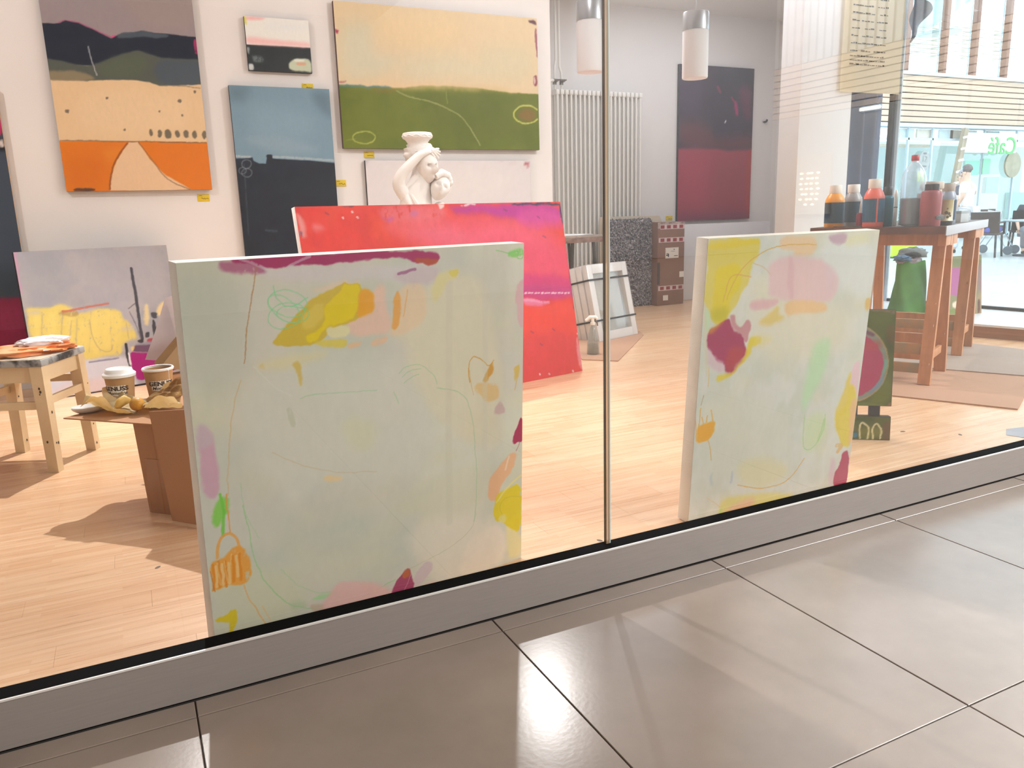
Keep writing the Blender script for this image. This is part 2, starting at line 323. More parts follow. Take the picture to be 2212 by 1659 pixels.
# strokes of each painting, in metres from its lower left corner: kind, colour, opacity, softness or width, dryness, wobble, points
ART = {
 'c1': ('d4d0bf', [
  ('N','e4dfcc',0.7,0.22,0.1,1,[]),
  ('N','c4c8ba',0.55,0.16,0.5,1,[]),
  ('N','dcd3b4',0.45,0.12,0.8,0.6,[]),
  ('N','d8cdc8',0.35,0.2,0.3,1.2,[]),
  ('P','dcd9cb',0.6,0.0792,0,1,[0.1237,0.7199,0.5621,0.6617,0.6064,0.3211,0.0972,0.3995]),
  ('P','c8c8b6',0.6,0.0792,0,1,[0.0096,0.9268,0.1378,0.8896,0.1097,0.6433,0.0041,0.622]),
  ('P','e6dabd',0.75,0.0462,0,1,[0.5979,0.8574,0.7409,0.8564,0.7798,0.7283,0.8332,0.5264,0.7376,0.3671,0.5582,0.5243,0.5231,0.7024,0.466,0.7353]),
  ('P','e2d6b8',0.6,0.0528,0,1,[0.6929,0.5006,0.8092,0.4801,0.8155,0.3609,0.6747,0.4055]),
  ('P','dcd7b8',0.8,0.0396,0,1,[0.3394,0.5235,0.3768,0.5342,0.4271,0.4978,0.4199,0.4443,0.3587,0.4527]),
  ('P','d6d2b4',0.7,0.0594,0,1,[0.0045,0.2316,0.1087,0.2425,0.2463,0.1049,0.1191,0.0554,-0.003,0.0653]),
  ('P','e9dcc8',0.75,0.0528,0,1,[0.5498,0.2286,0.816,0.1566,0.8357,-0.0109,0.6222,-0.0022,0.4939,0.1436]),
  ('P','efdfcb',0.8,0.0238,0,1,[0.6941,0.1206,0.8192,0.1393,0.8357,0.0005,0.6572,0.0024]),
  ('P','eedd9e',0.85,0.0185,0,1,[0.8255,0.1375,0.8904,0.0803,0.8879,0.0071,0.8356,0.009]),
  ('P','dccfd2',0.7,0.029,0,1,[0.1613,0.9011,0.5198,0.8923,0.6187,0.8777,0.5974,0.84,0.4709,0.8579,0.2937,0.859,0.1746,0.8757]),
  ('P','d2bcc0',0.75,0.0158,0,1,[0.5193,0.8777,0.6188,0.882,0.6129,0.8476,0.5571,0.8344,0.4853,0.8632]),
  ('P','b0557c',0.8,0.0119,0.25,1,[0.0838,0.9206,0.1629,0.9214,0.1908,0.8859,0.1381,0.8933,0.1016,0.8977,0.0844,0.9079]),
  ('P','aa2460',0.97,0.0066,0,1,[0.1044,0.9299,0.141,0.9289,0.298,0.9268,0.4736,0.924,0.6146,0.9185,0.6218,0.8991,0.6113,0.8859,0.5465,0.8916,0.5324,0.9076,0.4917,0.9073,0.4268,0.9037,0.3386,0.901,0.2552,0.8999,0.1918,0.8991,0.147,0.9113,0.1143,0.9188]),
  ('L','d8c6cc',0.6,0.0066,0.3,0.5,[0.1295,0.9241,0.162,0.9103,0.1858,0.8968]),
  ('L','d8c6cc',0.6,0.0066,0.3,0.5,[0.229,0.8978,0.2561,0.9122,0.2832,0.9222]),
  ('P','bb5530',0.85,0.0066,0,1,[0.5395,0.9038,0.6167,0.9003,0.6179,0.8855,0.5636,0.8888]),
  ('L','9c5680',0.75,0.0079,0,0.5,[0.5069,0.868,0.5288,0.8728,0.5509,0.876]),
  ('P','f0c4ae',0.85,0.0158,0.1,1,[0.373,0.7291,0.3575,0.7725,0.4079,0.7923,0.447,0.8431,0.4683,0.8498,0.4707,0.7948,0.4827,0.7335,0.4465,0.7247]),
  ('P','f2cdb0',0.7,0.0185,0,1,[0.2759,0.8407,0.3274,0.8564,0.4153,0.8517,0.3353,0.8438]),
  ('P','efcda8',0.75,0.0158,0.2,1,[0.5036,0.8429,0.5772,0.8415,0.5829,0.7711,0.5641,0.7331,0.4796,0.7164,0.4803,0.7337,0.5053,0.757]),
  ('P','e6d692',0.7,0.0158,0.1,1,[0.6185,0.8646,0.6813,0.8671,0.6703,0.8434,0.6386,0.8369,0.6277,0.8112,0.6011,0.7826,0.5919,0.823]),
  ('P','e0cc50',0.7,0.004,0,1,[0.6392,0.8676,0.6839,0.866,0.665,0.8416]),
  ('P','d8b838',0.95,0.0053,0,1,[0.1796,0.7382,0.2136,0.7658,0.2441,0.7962,0.2746,0.821,0.3137,0.8415,0.3706,0.8511,0.4062,0.8504,0.4212,0.7826,0.3748,0.7623,0.3303,0.7568,0.3163,0.7399,0.2849,0.7191,0.2027,0.7274]),
  ('P','e8cc5c',0.7,0.0119,0,1,[0.2561,0.791,0.3038,0.8184,0.3149,0.7891,0.2877,0.7636,0.2581,0.7588]),
  ('P','ecd010',0.97,0.0066,0,1,[0.2655,0.7459,0.3003,0.7602,0.3141,0.777,0.3071,0.802,0.3341,0.8237,0.3661,0.8494,0.4017,0.8499,0.3991,0.7973,0.3797,0.7701,0.3132,0.7608,0.2899,0.7307,0.2685,0.7272]),
  ('P','f2a624',0.92,0.0092,0,1,[0.4035,0.8424,0.4352,0.8378,0.4434,0.8141,0.4281,0.782,0.3885,0.7671,0.3974,0.8099]),
  ('P','e4cc50',0.85,0.0079,0,1,[0.2857,0.7312,0.3686,0.7296,0.3627,0.703,0.2849,0.7182]),
  ('P','e9deaa',0.95,0.0066,0,1,[0.3153,0.7605,0.3702,0.7595,0.3688,0.7338,0.3289,0.7335,0.3187,0.7437]),
  ('P','efbe90',0.8,0.0079,0.2,1,[0.3677,0.7129,0.3997,0.7174,0.3945,0.7053,0.3648,0.7014]),
  ('P','efc09a',0.8,0.0092,0.3,1,[0.4273,0.7141,0.4702,0.7219,0.4598,0.7014,0.4173,0.6981]),
  ('P','efa850',0.9,0.0066,0.15,1,[0.488,0.8102,0.5057,0.8351,0.5127,0.7995,0.5063,0.7569,0.4922,0.7315,0.4782,0.7426,0.4889,0.7716]),
  ('L','eda85a',0.6,0.0033,0.3,0.5,[0.5273,0.8282,0.5207,0.7771,0.5154,0.7646]),
  ('P','e3b4b8',0.9,0.0079,0.1,1,[0.8584,0.8203,0.8913,0.8226,0.8898,0.6924,0.8714,0.6993]),
  ('P','86d466',0.85,0.0066,0.25,1,[0.8286,0.9049,0.8547,0.909,0.8855,0.9112,0.8857,0.8912,0.8315,0.8909]),
  ('L','86d070',0.8,0.0025,0,0.5,[0.7942,0.9107,0.8315,0.8987,0.8724,0.9058,0.8608,0.8856,0.8816,0.8821,0.8844,0.8983]),
  ('L','b5824e',0.85,0.0025,0,0.5,[0.1616,0.9048,0.1545,0.8735,0.1438,0.8253,0.1313,0.7654,0.1175,0.7004]),
  ('L','d6b078',0.55,0.0029,0,0.5,[0.1076,0.6634,0.0876,0.6073,0.0732,0.5296,0.0589,0.4092]),
  ('L','86d898',0.75,0.0021,0,0.5,[0.2691,0.81,0.2657,0.803,0.2595,0.7972,0.251,0.7932,0.2408,0.7912,0.2297,0.7912,0.2183,0.7933,0.2076,0.7974,0.1981,0.803,0.1906,0.8098,0.1855,0.8174,0.1831,0.8252,0.1835,0.8328,0.1868,0.8396,0.1927,0.8452,0.2008,0.8492,0.2106,0.8514,0.2215,0.8516,0.2328,0.8497,0.2437,0.8459,0.2534,0.8404,0.2613,0.8336,0.2668,0.8258,0.2694,0.8178,0.2691,0.81]),
  ('L','86d898',0.75,0.0021,0,0.5,[0.2498,0.7836,0.2447,0.7799,0.2377,0.7783,0.2292,0.779,0.22,0.7818,0.2106,0.7866,0.2018,0.793,0.194,0.8005,0.1878,0.8086,0.1835,0.8169,0.1816,0.8247,0.182,0.8315,0.1847,0.8369,0.1896,0.8406,0.1964,0.8423,0.2045,0.8418,0.2136,0.8392,0.2229,0.8347,0.2319,0.8285,0.2399,0.821,0.2464,0.8127,0.2509,0.8043,0.253,0.7963,0.2526,0.7892,0.2498,0.7836]),
  ('L','86d898',0.75,0.0021,0,0.5,[0.2749,0.7931,0.2733,0.7886,0.269,0.7847,0.2626,0.7816,0.2543,0.7797,0.2448,0.7789,0.2348,0.7793,0.2249,0.781,0.2158,0.7837,0.2082,0.7873,0.2025,0.7916,0.1991,0.7962,0.1981,0.8008,0.1997,0.8052,0.2038,0.809,0.21,0.812,0.218,0.8141,0.2273,0.8149,0.2372,0.8146,0.2471,0.8131,0.2563,0.8104,0.2642,0.8068,0.2702,0.8026,0.2739,0.7979,0.2749,0.7931]),
  ('L','86d898',0.75,0.0021,0,0.5,[0.2625,0.8053,0.2632,0.798,0.2608,0.7904,0.2556,0.7831,0.2479,0.7767,0.2383,0.7715,0.2274,0.7679,0.2161,0.7662,0.2052,0.7664,0.1953,0.7686,0.1871,0.7725,0.1812,0.7779,0.1778,0.7844,0.1773,0.7915,0.1797,0.7989,0.1847,0.806,0.1921,0.8123,0.2014,0.8175,0.212,0.8212,0.2231,0.8231,0.2341,0.823,0.2442,0.8211,0.2527,0.8173,0.259,0.8119,0.2625,0.8053]),
  ('L','86d898',0.8,0.0025,0,0.5,[0.1968,0.8626,0.1988,0.8356,0.2248,0.8099,0.271,0.8293]),
  ('P','e8d8a0',0.6,0.033,0,1,[0.137,0.6946,0.2256,0.7064,0.3271,0.7013,0.2652,0.6764,0.1668,0.6744]),
  ('P','dabb60',0.9,0.0079,0.15,1,[0.2217,0.6806,0.2472,0.6904,0.2479,0.6376,0.2418,0.6282,0.2371,0.664]),
  ('P','dcc078',0.6,0.0106,0,1,[0.1444,0.6896,0.1608,0.6991,0.1629,0.675]),
  ('L','a3cf9c',0.75,0.002,0,0.5,[0.498,0.6212,0.5209,0.6381,0.5614,0.6369,0.5918,0.6119,0.6068,0.577]),
  ('L','a3cf9c',0.75,0.002,0,0.5,[0.5051,0.6111,0.5306,0.6254,0.561,0.6246]),
  ('L','a3cf9c',0.75,0.002,0,0.5,[0.5095,0.5946,0.53,0.6073,0.5555,0.6117]),
  ('L','a3cf9c',0.75,0.002,0,0.5,[0.4816,0.5787,0.4928,0.5473]),
  ('L','a3cf9c',0.75,0.002,0,0.5,[0.2392,0.6016,0.2778,0.6056,0.3214,0.6027,0.436,0.5906]),
  ('L','9cc898',0.7,0.0021,0,0.5,[0.6066,0.5677,0.6658,0.5525,0.6988,0.5239,0.7208,0.4461,0.7269,0.344,0.7278,0.2402,0.7183,0.1634]),
  ('L','b8b890',0.55,0.0018,0,0.5,[0.7256,0.1863,0.7121,0.1421,0.659,0.1149,0.5791,0.0969,0.4918,0.083]),
  ('L','d89c38',0.9,0.0029,0,0.5,[0.7105,0.5656,0.7052,0.5952,0.7083,0.6233,0.7225,0.6371,0.7507,0.6199,0.7726,0.5989,0.7854,0.6166]),
  ('P','da9a34',0.9,0.0066,0.2,1,[0.7476,0.5647,0.7737,0.5973,0.7825,0.6155,0.7883,0.583,0.762,0.5526]),
  ('P','e8be7c',0.8,0.0106,0.3,1,[0.7217,0.5541,0.7562,0.5584,0.8091,0.5403,0.8062,0.5007,0.7647,0.5004,0.7387,0.527]),
  ('L','d8a868',0.7,0.002,0,0.5,[0.7081,0.5995,0.7133,0.5651,0.7215,0.5298]),
  ('P','b02050',0.97,0.0033,0,1,[0.8882,0.4506,0.8678,0.4232,0.8525,0.3793,0.8589,0.3612,0.8715,0.3623,0.8892,0.3613]),
  ('L','b02050',0.8,0.0016,0,0.5,[0.8809,0.3683,0.8653,0.3425]),
  ('P','d0a8a8',0.75,0.0079,0.2,1,[0.7841,0.477,0.8152,0.4952,0.8287,0.4563,0.7912,0.46]),
  ('P','e0b850',0.85,0.0066,0.1,1,[0.8572,0.5828,0.8792,0.5947,0.8758,0.56,0.8637,0.5417]),
  ('L','e0b058',0.7,0.0033,0,0.5,[0.8727,0.5605,0.8608,0.5219]),
  ('P','d6a6b8',0.92,0.0106,0,1,[0.0082,0.5824,0.0322,0.5739,0.041,0.5282,0.0463,0.4744,0.0416,0.4219,0.0205,0.4065,0.0034,0.4314,0.0048,0.5239]),
  ('P','cfc0c4',0.6,0.0158,0,1,[0.0044,0.5871,0.0326,0.5778,0.0396,0.5326,0.0038,0.5241]),
  ('P','f2b688',0.92,0.0079,0.05,1,[0.7729,0.2816,0.8249,0.3275,0.8685,0.3444,0.8625,0.2979,0.8158,0.2555,0.8004,0.1977,0.7667,0.2197]),
  ('L','f6dcc0',0.7,0.0066,0.2,0.5,[0.8404,0.3294,0.8281,0.2951]),
  ('P','e8ce18',0.97,0.0066,0,1,[0.7973,0.2263,0.8409,0.2369,0.8886,0.2443,0.8904,0.0803,0.848,0.1036,0.8255,0.1348,0.7818,0.155,0.7911,0.1957]),
  ('L','f0e08a',0.8,0.0066,0.1,0.5,[0.8852,0.2641,0.8346,0.2385,0.7973,0.1995]),
  ('L','b8ac50',0.6,0.0016,0,0.5,[0.8165,0.1592,0.8119,0.1684,0.8098,0.1775,0.8104,0.186,0.8135,0.1935,0.819,0.1996,0.8267,0.2041,0.8362,0.2066,0.8469,0.2071,0.8584,0.2054,0.8701,0.2018,0.8814,0.1962,0.8916,0.1891,0.9003,0.1807,0.9069,0.1716,0.911,0.1621,0.9125,0.1528]),
  ('P','e8dca0',0.7,0.0106,0,1,[0.8035,0.1599,0.8349,0.1569,0.8319,0.1303,0.8067,0.1373]),
  ('P','86d050',0.9,0.0092,0.3,1,[0.0174,0.3727,0.0441,0.4158,0.0619,0.3987,0.0563,0.3706,0.0435,0.3656,0.0336,0.3408,0.0242,0.3435]),
  ('L','78cc48',0.85,0.0066,0.2,0.5,[0.0423,0.4162,0.0487,0.3811,0.042,0.3491,0.041,0.3153]),
  ('L','eaa050',0.8,0.0033,0.15,0.5,[0.0554,0.4129,0.0556,0.3623,0.055,0.3198]),
  ('L','f0a850',0.85,0.0066,0,0.5,[0.0252,0.2684,0.0274,0.2935,0.037,0.3143,0.0549,0.319,0.0673,0.3033,0.077,0.2765]),
  ('P','f2a23c',0.93,0.0066,0.3,1,[0.0071,0.2524,0.0191,0.2659,0.0443,0.2646,0.0637,0.2835,0.0869,0.2748,0.1,0.2363,0.0925,0.1939,0.067,0.1808,0.04,0.1935,0.0079,0.1845,0.0089,0.2301]),
  ('L','e88c20',0.8,0.0066,0.15,0.5,[0.0135,0.2547,0.0131,0.2244,0.0085,0.1909]),
  ('L','e88c20',0.8,0.0066,0.15,0.5,[0.027,0.2591,0.0267,0.2287,0.0221,0.1951]),
  ('L','e88c20',0.8,0.0066,0.15,0.5,[0.0407,0.2548,0.0404,0.2243,0.0358,0.1904]),
  ('L','e88c20',0.8,0.0066,0.15,0.5,[0.0579,0.2626,0.0577,0.2319,0.0532,0.198]),
  ('L','e88c20',0.8,0.0066,0.15,0.5,[0.0738,0.2621,0.0736,0.2313,0.0691,0.1971]),
  ('L','f6d8a4',0.6,0.0066,0.25,0.5,[0.0195,0.2485,0.0191,0.2224,0.016,0.1971]),
  ('L','f6d8a4',0.6,0.0066,0.25,0.5,[0.0339,0.2483,0.0335,0.2221,0.0305,0.1967]),
  ('L','f6d8a4',0.6,0.0066,0.25,0.5,[0.048,0.2482,0.0477,0.2219,0.0447,0.1963]),
  ('L','f6d8a4',0.6,0.0066,0.25,0.5,[0.0664,0.26,0.0662,0.2336,0.0632,0.208]),
  ('L','f5c888',0.7,0.0025,0,0.5,[0.024,0.2557,0.0247,0.1986]),
  ('L','f5c888',0.7,0.0025,0,0.5,[0.0396,0.2552,0.0404,0.1978]),
  ('L','f5c888',0.7,0.0025,0,0.5,[0.0564,0.2674,0.0522,0.2425]),
  ('L','d07020',0.8,0.002,0,0.5,[0.0071,0.2394,0.0077,0.2043,0.0111,0.1856]),
  ('L','ecac60',0.8,0.0029,0,0.5,[0.0751,0.1817,0.0805,0.1482,0.0981,0.1099,0.1212,0.0547]),
  ('L','ecb870',0.6,0.0025,0,0.5,[0.111,0.1145,0.1288,0.0707]),
  ('P','e2c41c',0.95,0.0053,0,1,[0.0012,0.1201,0.0259,0.1232,0.0364,0.1285,0.0509,0.1246,0.0461,0.0876,0.0309,0.0658,0.0274,0.0718,0.0369,0.1024,0.0092,0.1127]),
  ('L','98cf88',0.8,0.0026,0,0.5,[0.0899,0.3787,0.0984,0.3161,0.1021,0.2623,0.1207,0.1846,0.1581,0.1165,0.1995,0.0806,0.2663,0.0528,0.3374,0.0438,0.4648,0.0661]),
  ('L','a8cf98',0.6,0.0021,0,0.5,[0.0879,0.43,0.0933,0.3521,0.1205,0.2878]),
  ('L','a8cf98',0.6,0.0021,0,0.5,[0.1637,0.1935,0.2035,0.1385,0.2463,0.1049,0.2968,0.0925]),
  ('P','a4dc94',0.8,0.0106,0.2,1,[0.237,0.1009,0.3016,0.0933,0.2962,0.0829,0.2499,0.0883]),
  ('P','b8c8a0',0.6,0.0158,0,1,[0.179,0.1045,0.2229,0.0938,0.2258,0.0688,0.1819,0.0821]),
  ('P','ecb8b2',0.85,0.0185,0,1,[0.298,0.114,0.3648,0.1017,0.4284,0.0629,0.4634,0.0305,0.5165,0.0202,0.5772,0.0209,0.6224,0.0058,0.5323,0.0016,0.3608,0.0204,0.2422,0.0385,0.2627,0.0702]),
  ('P','e8bcb6',0.8,0.0106,0,1,[0.3028,0.1149,0.3648,0.1017,0.3686,0.078,0.3105,0.0829]),
  ('P','d4bcc0',0.85,0.0066,0,1,[0.5207,0.0684,0.5736,0.0986,0.5906,0.0617,0.544,0.0267,0.5249,0.0279]),
  ('P','a63a62',0.95,0.0053,0,1,[0.4552,0.0204,0.4644,0.056,0.4918,0.083,0.5053,0.09,0.5151,0.0625,0.5252,0.0383,0.5176,0.0198,0.4894,0.0153]),
  ('P','c26638',0.9,0.0066,0,1,[0.4835,0.0754,0.5027,0.0908,0.511,0.069,0.491,0.0616]),
  ('L','d8a0b0',0.6,0.0025,0.2,0.5,[0.5127,0.071,0.4896,0.0215]),
  ('P','b86084',0.7,0.0066,0.2,1,[0.225,0.0424,0.232,0.0593,0.2641,0.055,0.2681,0.0438,0.2445,0.0386]),
  ('P','ccb49c',0.8,0.0079,0.2,1,[0.2311,0.0804,0.2695,0.0678,0.2639,0.0526,0.2344,0.0608]),
  ('P','f0cf98',0.8,0.0119,0,1,[0.2871,0.3998,0.3321,0.3901,0.3322,0.3745,0.2906,0.3819]),
  ('L','d4bc94',0.6,0.0025,0,0.5,[0.1645,0.4855,0.208,0.4546,0.2664,0.4239,0.3325,0.3974,0.4268,0.3801]),
  ('L','e0dccc',0.7,0.0033,0.2,0.5,[0.1367,0.6907,0.1725,0.6453,0.2188,0.6092]),
  ('L','c9c8b0',0.8,0.0132,0.4,0.5,[0.2103,0.5773,0.2183,0.5422]),
  ('L','d4ccb8',0.35,0.0211,0,0.2,[0.649,0.8317,0.6404,0.5098,0.6372,0.1859]),
  ('L','d8d2c0',0.35,0.0185,0,0.2,[0.7606,0.9137,0.7568,0.4393,0.7543,0.1535]),
 ]),
 'c2': ('d8d6c6', [
  ('N','e6dfc4',0.7,0.18,0.2,1.3,[]),
  ('N','d2d6cc',0.55,0.14,0.6,0.8,[]),
  ('N','e4e2de',0.5,0.1,0.9,1.6,[]),
  ('P','e6ddc6',0.75,0.0835,0,1,[0.1752,0.8078,0.6067,0.6735,0.6628,0.507,0.2182,0.515,0.1815,0.6693]),
  ('P','dedccb',0.7,0.0835,0,1,[0.0024,0.4213,0.2303,0.4107,0.4554,0.2567,0.2687,0.0766,0.021,0.2041]),
  ('P','e2e4e0',0.8,0.0522,0,1,[0.4324,0.8782,0.71,0.893,0.7191,0.6649,0.518,0.7574]),
  ('P','e6dfb0',0.7,0.0376,0,1,[0.5374,0.896,0.6469,0.9087,0.6789,0.8828,0.5856,0.8602]),
  ('P','c6a0b2',0.85,0.0146,0,1,[0.4791,0.9049,0.5694,0.9089,0.5664,0.8799,0.5201,0.8744,0.4897,0.8868]),
  ('P','eec79a',0.85,0.0209,0,1,[0.2805,0.9104,0.4306,0.9068,0.4348,0.8449,0.3479,0.8418,0.3399,0.864,0.2862,0.8665]),
  ('P','e9c4c6',0.92,0.0251,0,1,[0.2379,0.833,0.3422,0.8476,0.4653,0.8292,0.5343,0.787,0.5546,0.7435,0.5428,0.7018,0.5085,0.6849,0.2576,0.7121,0.249,0.7818]),
  ('P','dfaeb6',0.5,0.0167,0,1,[0.3183,0.8433,0.3479,0.8418,0.364,0.7072,0.3363,0.7093]),
  ('P','e6b6ba',0.9,0.0167,0,1,[0.1801,0.7154,0.2962,0.7141,0.2945,0.6892,0.1847,0.6831]),
  ('P','e2c6cc',0.5,0.0292,0,1,[0.4757,0.8279,0.5331,0.7946,0.5539,0.732,0.516,0.7037]),
  ('P','f0c490',0.92,0.0188,0,1,[0.3178,0.6994,0.407,0.7059,0.5111,0.6847,0.5137,0.6514,0.3976,0.6647,0.3384,0.6562]),
  ('P','e6c870',0.85,0.0209,0.1,1,[0.2199,0.6456,0.2673,0.6734,0.2995,0.6888,0.3038,0.6629,0.3313,0.653,0.3158,0.6392,0.253,0.6314]),
  ('P','e3cf5a',0.95,0.0125,0,1,[-0.0029,0.9071,0.0113,0.9167,0.1983,0.9086,0.1965,0.8848,0.1913,0.8497,0.1736,0.8222,0.1699,0.7723,0.1451,0.7451,0.1304,0.71,0.1052,0.6866,0.0897,0.6588,0.0352,0.6599,0.0274,0.6965,-0.0026,0.7238,-0.0014,0.7694,0.0024,0.8248]),
  ('P','e6cc28',0.9,0.0146,0.1,1,[-0.0001,0.9002,0.1939,0.9067,0.1937,0.8885,0.0059,0.8813]),
  ('P','e8d018',0.95,0.0209,0,1,[0.0459,0.8293,0.1351,0.8367,0.1389,0.76,0.1004,0.7339,0.1006,0.687,0.0809,0.6559,0.0371,0.6634,0.0341,0.767,0.0343,0.8126]),
  ('P','c4b81c',0.7,0.0292,0,1,[0.0267,0.7037,0.0987,0.7052,0.092,0.6586,0.0394,0.6632]),
  ('P','c2e4b0',0.7,0.0167,0,1,[0.0035,0.7056,0.0251,0.6967,0.0275,0.6461,0.0115,0.6259]),
  ('P','e8ce34',0.9,0.0146,0.05,1,[0.1982,0.6064,0.2446,0.6001,0.2405,0.5739,0.2049,0.568,0.2049,0.5471,0.17,0.5165,0.1352,0.4862,0.0761,0.4685,0.0694,0.4901,0.1344,0.4939,0.1767,0.5424,0.1838,0.5645]),
  ('P','ead890',0.6,0.0376,0,1,[0.2072,0.6112,0.2972,0.5913,0.2423,0.5584]),
  ('P','cc8a90',0.9,0.0084,0,1,[0.1017,0.676,0.1268,0.6783,0.13,0.6479,0.1526,0.633,0.1777,0.6612,0.1974,0.642,0.1923,0.6163,0.1821,0.5797,0.1454,0.6133,0.1195,0.6378]),
  ('P','aa2e58',0.97,0.0084,0,1,[0.0228,0.6393,0.0455,0.6463,0.0847,0.6636,0.1028,0.665,0.114,0.6457,0.1304,0.6221,0.16,0.6081,0.1799,0.5648,0.1767,0.5424,0.1543,0.5297,0.1378,0.5163,0.1355,0.493,0.1035,0.4975,0.0962,0.5248,0.0701,0.5314,0.0494,0.556,0.0226,0.592]),
  ('P','bc4046',0.85,0.0292,0,1,[0.1116,0.5793,0.1799,0.5648,0.1757,0.5426,0.1354,0.4938,0.1032,0.5013,0.0974,0.5359]),
  ('P','d8942c',0.7,0.0167,0.2,1,[0.0235,0.6411,0.0625,0.6575,0.0851,0.6592,0.0467,0.6335,0.0269,0.6281]),
  ('P','dcc0c6',0.9,0.0167,0,1,[0.0212,0.5921,0.0544,0.5518,0.0986,0.5238,0.0961,0.5021,0.0779,0.4986,0.0319,0.5245]),
  ('L','dcac50',0.85,0.0034,0,0.5,[0.0873,0.7277,0.0974,0.7628,0.133,0.8138,0.1669,0.8403,0.2016,0.8616,0.27,0.8805,0.3571,0.8814,0.4327,0.8763]),
  ('L','e0a060',0.7,0.0034,0,0.5,[0.0744,0.7215,0.0861,0.7848,0.1026,0.7997,0.1251,0.8026,0.1773,0.7898]),
  ('L','d8b070',0.6,0.0031,0,0.5,[0.1817,0.8324,0.2207,0.8196,0.252,0.7961]),
  ('P','c0e4b4',0.8,0.0459,0,1,[0.4746,0.5624,0.549,0.5631,0.5507,0.5187,0.5362,0.4388,0.4926,0.3701,0.463,0.3159,0.4395,0.3688,0.4569,0.4684]),
  ('P','d4e2ae',0.7,0.0522,0,1,[0.4657,0.2972,0.5569,0.3052,0.5856,0.2284,0.5344,0.1629,0.4782,0.1722]),
  ('L','b0d490',0.7,0.0039,0,0.5,[0.4644,0.3057,0.4729,0.1902,0.5005,0.1685,0.5367,0.1842,0.5671,0.2398,0.5646,0.2914]),
  ('L','b8d498',0.7,0.0104,0.3,0.5,[0.5616,0.2748,0.5454,0.2001]),
  ('P','e8cc58',0.9,0.0209,0,1,[0.6688,0.4399,0.6764,0.346,0.6694,0.2695,0.6099,0.2867,0.6344,0.343,0.6516,0.4084]),
  ('P','ebc4cc',0.93,0.0104,0,1,[0.7088,0.471,0.6687,0.4566,0.6735,0.3464,0.7103,0.333]),
  ('P','e8ce4c',0.93,0.0146,0,1,[0.6606,0.3888,0.663,0.3075,0.6099,0.2935,0.6231,0.24,0.6538,0.1916,0.665,0.159,0.7137,0.1457,0.7116,0.2922,0.6984,0.3841]),
  ('P','f0be90',0.85,0.0125,0,1,[0.679,0.3311,0.7149,0.3392,0.7178,0.1727,0.7045,0.1481]),
  ('L','e4b870',0.8,0.0167,0.3,0.5,[0.6406,0.1674,0.6701,0.1626,0.6502,0.1437]),
  ('P','e0b4c4',0.6,0.0251,0,1,[0.6128,0.1278,0.6436,0.1137,0.6482,0.0139,0.6244,0.0184]),
  ('P','b83e5c',0.96,0.0063,0,1,[0.6743,0.1375,0.7119,0.1388,0.7212,-0.0021,0.6457,0.0044,0.6459,0.0641,0.6719,0.0999]),
  ('P','f2ac24',0.95,0.0084,0.12,1,[0.0094,0.2853,0.0095,0.3282,0.021,0.3381,0.0556,0.3408,0.08,0.3403,0.0785,0.306,0.061,0.281,0.0196,0.275]),
  ('L','e8b050',0.85,0.0044,0.1,0.5,[0.0147,0.3313,0.0163,0.3659,0.0178,0.3906]),
  ('L','e8b050',0.85,0.0044,0.1,0.5,[0.0698,0.3387,0.067,0.3586,0.0604,0.3789]),
  ('L','e8b050',0.85,0.0044,0.1,0.5,[0.0324,0.3403,0.0236,0.3609]),
  ('L','e8b050',0.85,0.0044,0.1,0.5,[0.0438,0.3425,0.0489,0.3631]),
  ('L','e8b050',0.85,0.0044,0.1,0.5,[0.0094,0.2853,-0.0019,0.3646]),
  ('L','dcb060',0.8,0.0039,0,0.5,[0.0576,0.2776,0.0692,0.2439,0.0771,0.2097]),
  ('L','b09060',0.8,0.0028,0,0.5,[0.0252,0.4316,0.017,0.4003]),
  ('P','e4dab0',0.85,0.0459,0,1,[0.1896,0.1995,0.389,0.1572,0.4289,0.0986,0.3485,0.0615,0.2003,0.1]),
  ('L','e2b25c',0.85,0.0039,0,0.5,[0.1952,0.101,0.2688,0.0757,0.3273,0.0634,0.4009,0.0668,0.4436,0.0894,0.4875,0.1447]),
  ('L','e4c898',0.6,0.0034,0,0.5,[0.0701,0.077,0.1329,0.0311]),
  ('P','b4c2c8',0.7,0.0209,0.2,1,[0.0771,0.1579,0.0865,0.1603,0.0879,0.119,0.0808,0.1183]),
  ('P','aab4d4',0.7,0.0146,0.2,1,[0.1662,0.15,0.1723,0.1531,0.1717,0.1117,0.1666,0.1126]),
  ('P','e6d67c',0.85,0.0251,0,1,[0.1395,0.0634,0.2451,0.0598,0.4554,0.0236,0.4429,-0.005,0.1765,-0.0076,0.1255,0.0051,0.127,0.0407]),
  ('P','eebc98',0.85,0.0292,0.1,1,[0.1827,0.0295,0.2669,0.0479,0.2785,0.0146,0.2623,-0.0016,0.1459,-0.0013]),
  ('P','c8dc80',0.7,0.0125,0,1,[0.1237,0.0245,0.1425,0.0333,0.1455,0.0031,0.1283,0.0024]),
  ('L','dccfb0',0.5,0.0125,0.2,0.5,[0.0031,0.7198,0.032,0.4983]),
  ('L','e4c070',0.7,0.0039,0.2,0.5,[0.0391,0.52,0.041,0.4596]),
  ('P','e4b45c',0.8,0.0104,0.2,1,[0.6869,0.6873,0.7146,0.6893,0.7121,0.6412,0.6935,0.6508]),
 ]),
 'red': ('ee423a', [
  ('N','f2583c',0.6,0.25,0.2,1,[]),
  ('N','d8343c',0.45,0.12,0.6,1,[]),
  ('P','f4607c',0.95,0.2247,0,1,[0.671,0.9873,1.5429,1.0169,1.821,0.5881,1.3525,0.623,0.7394,0.819]),
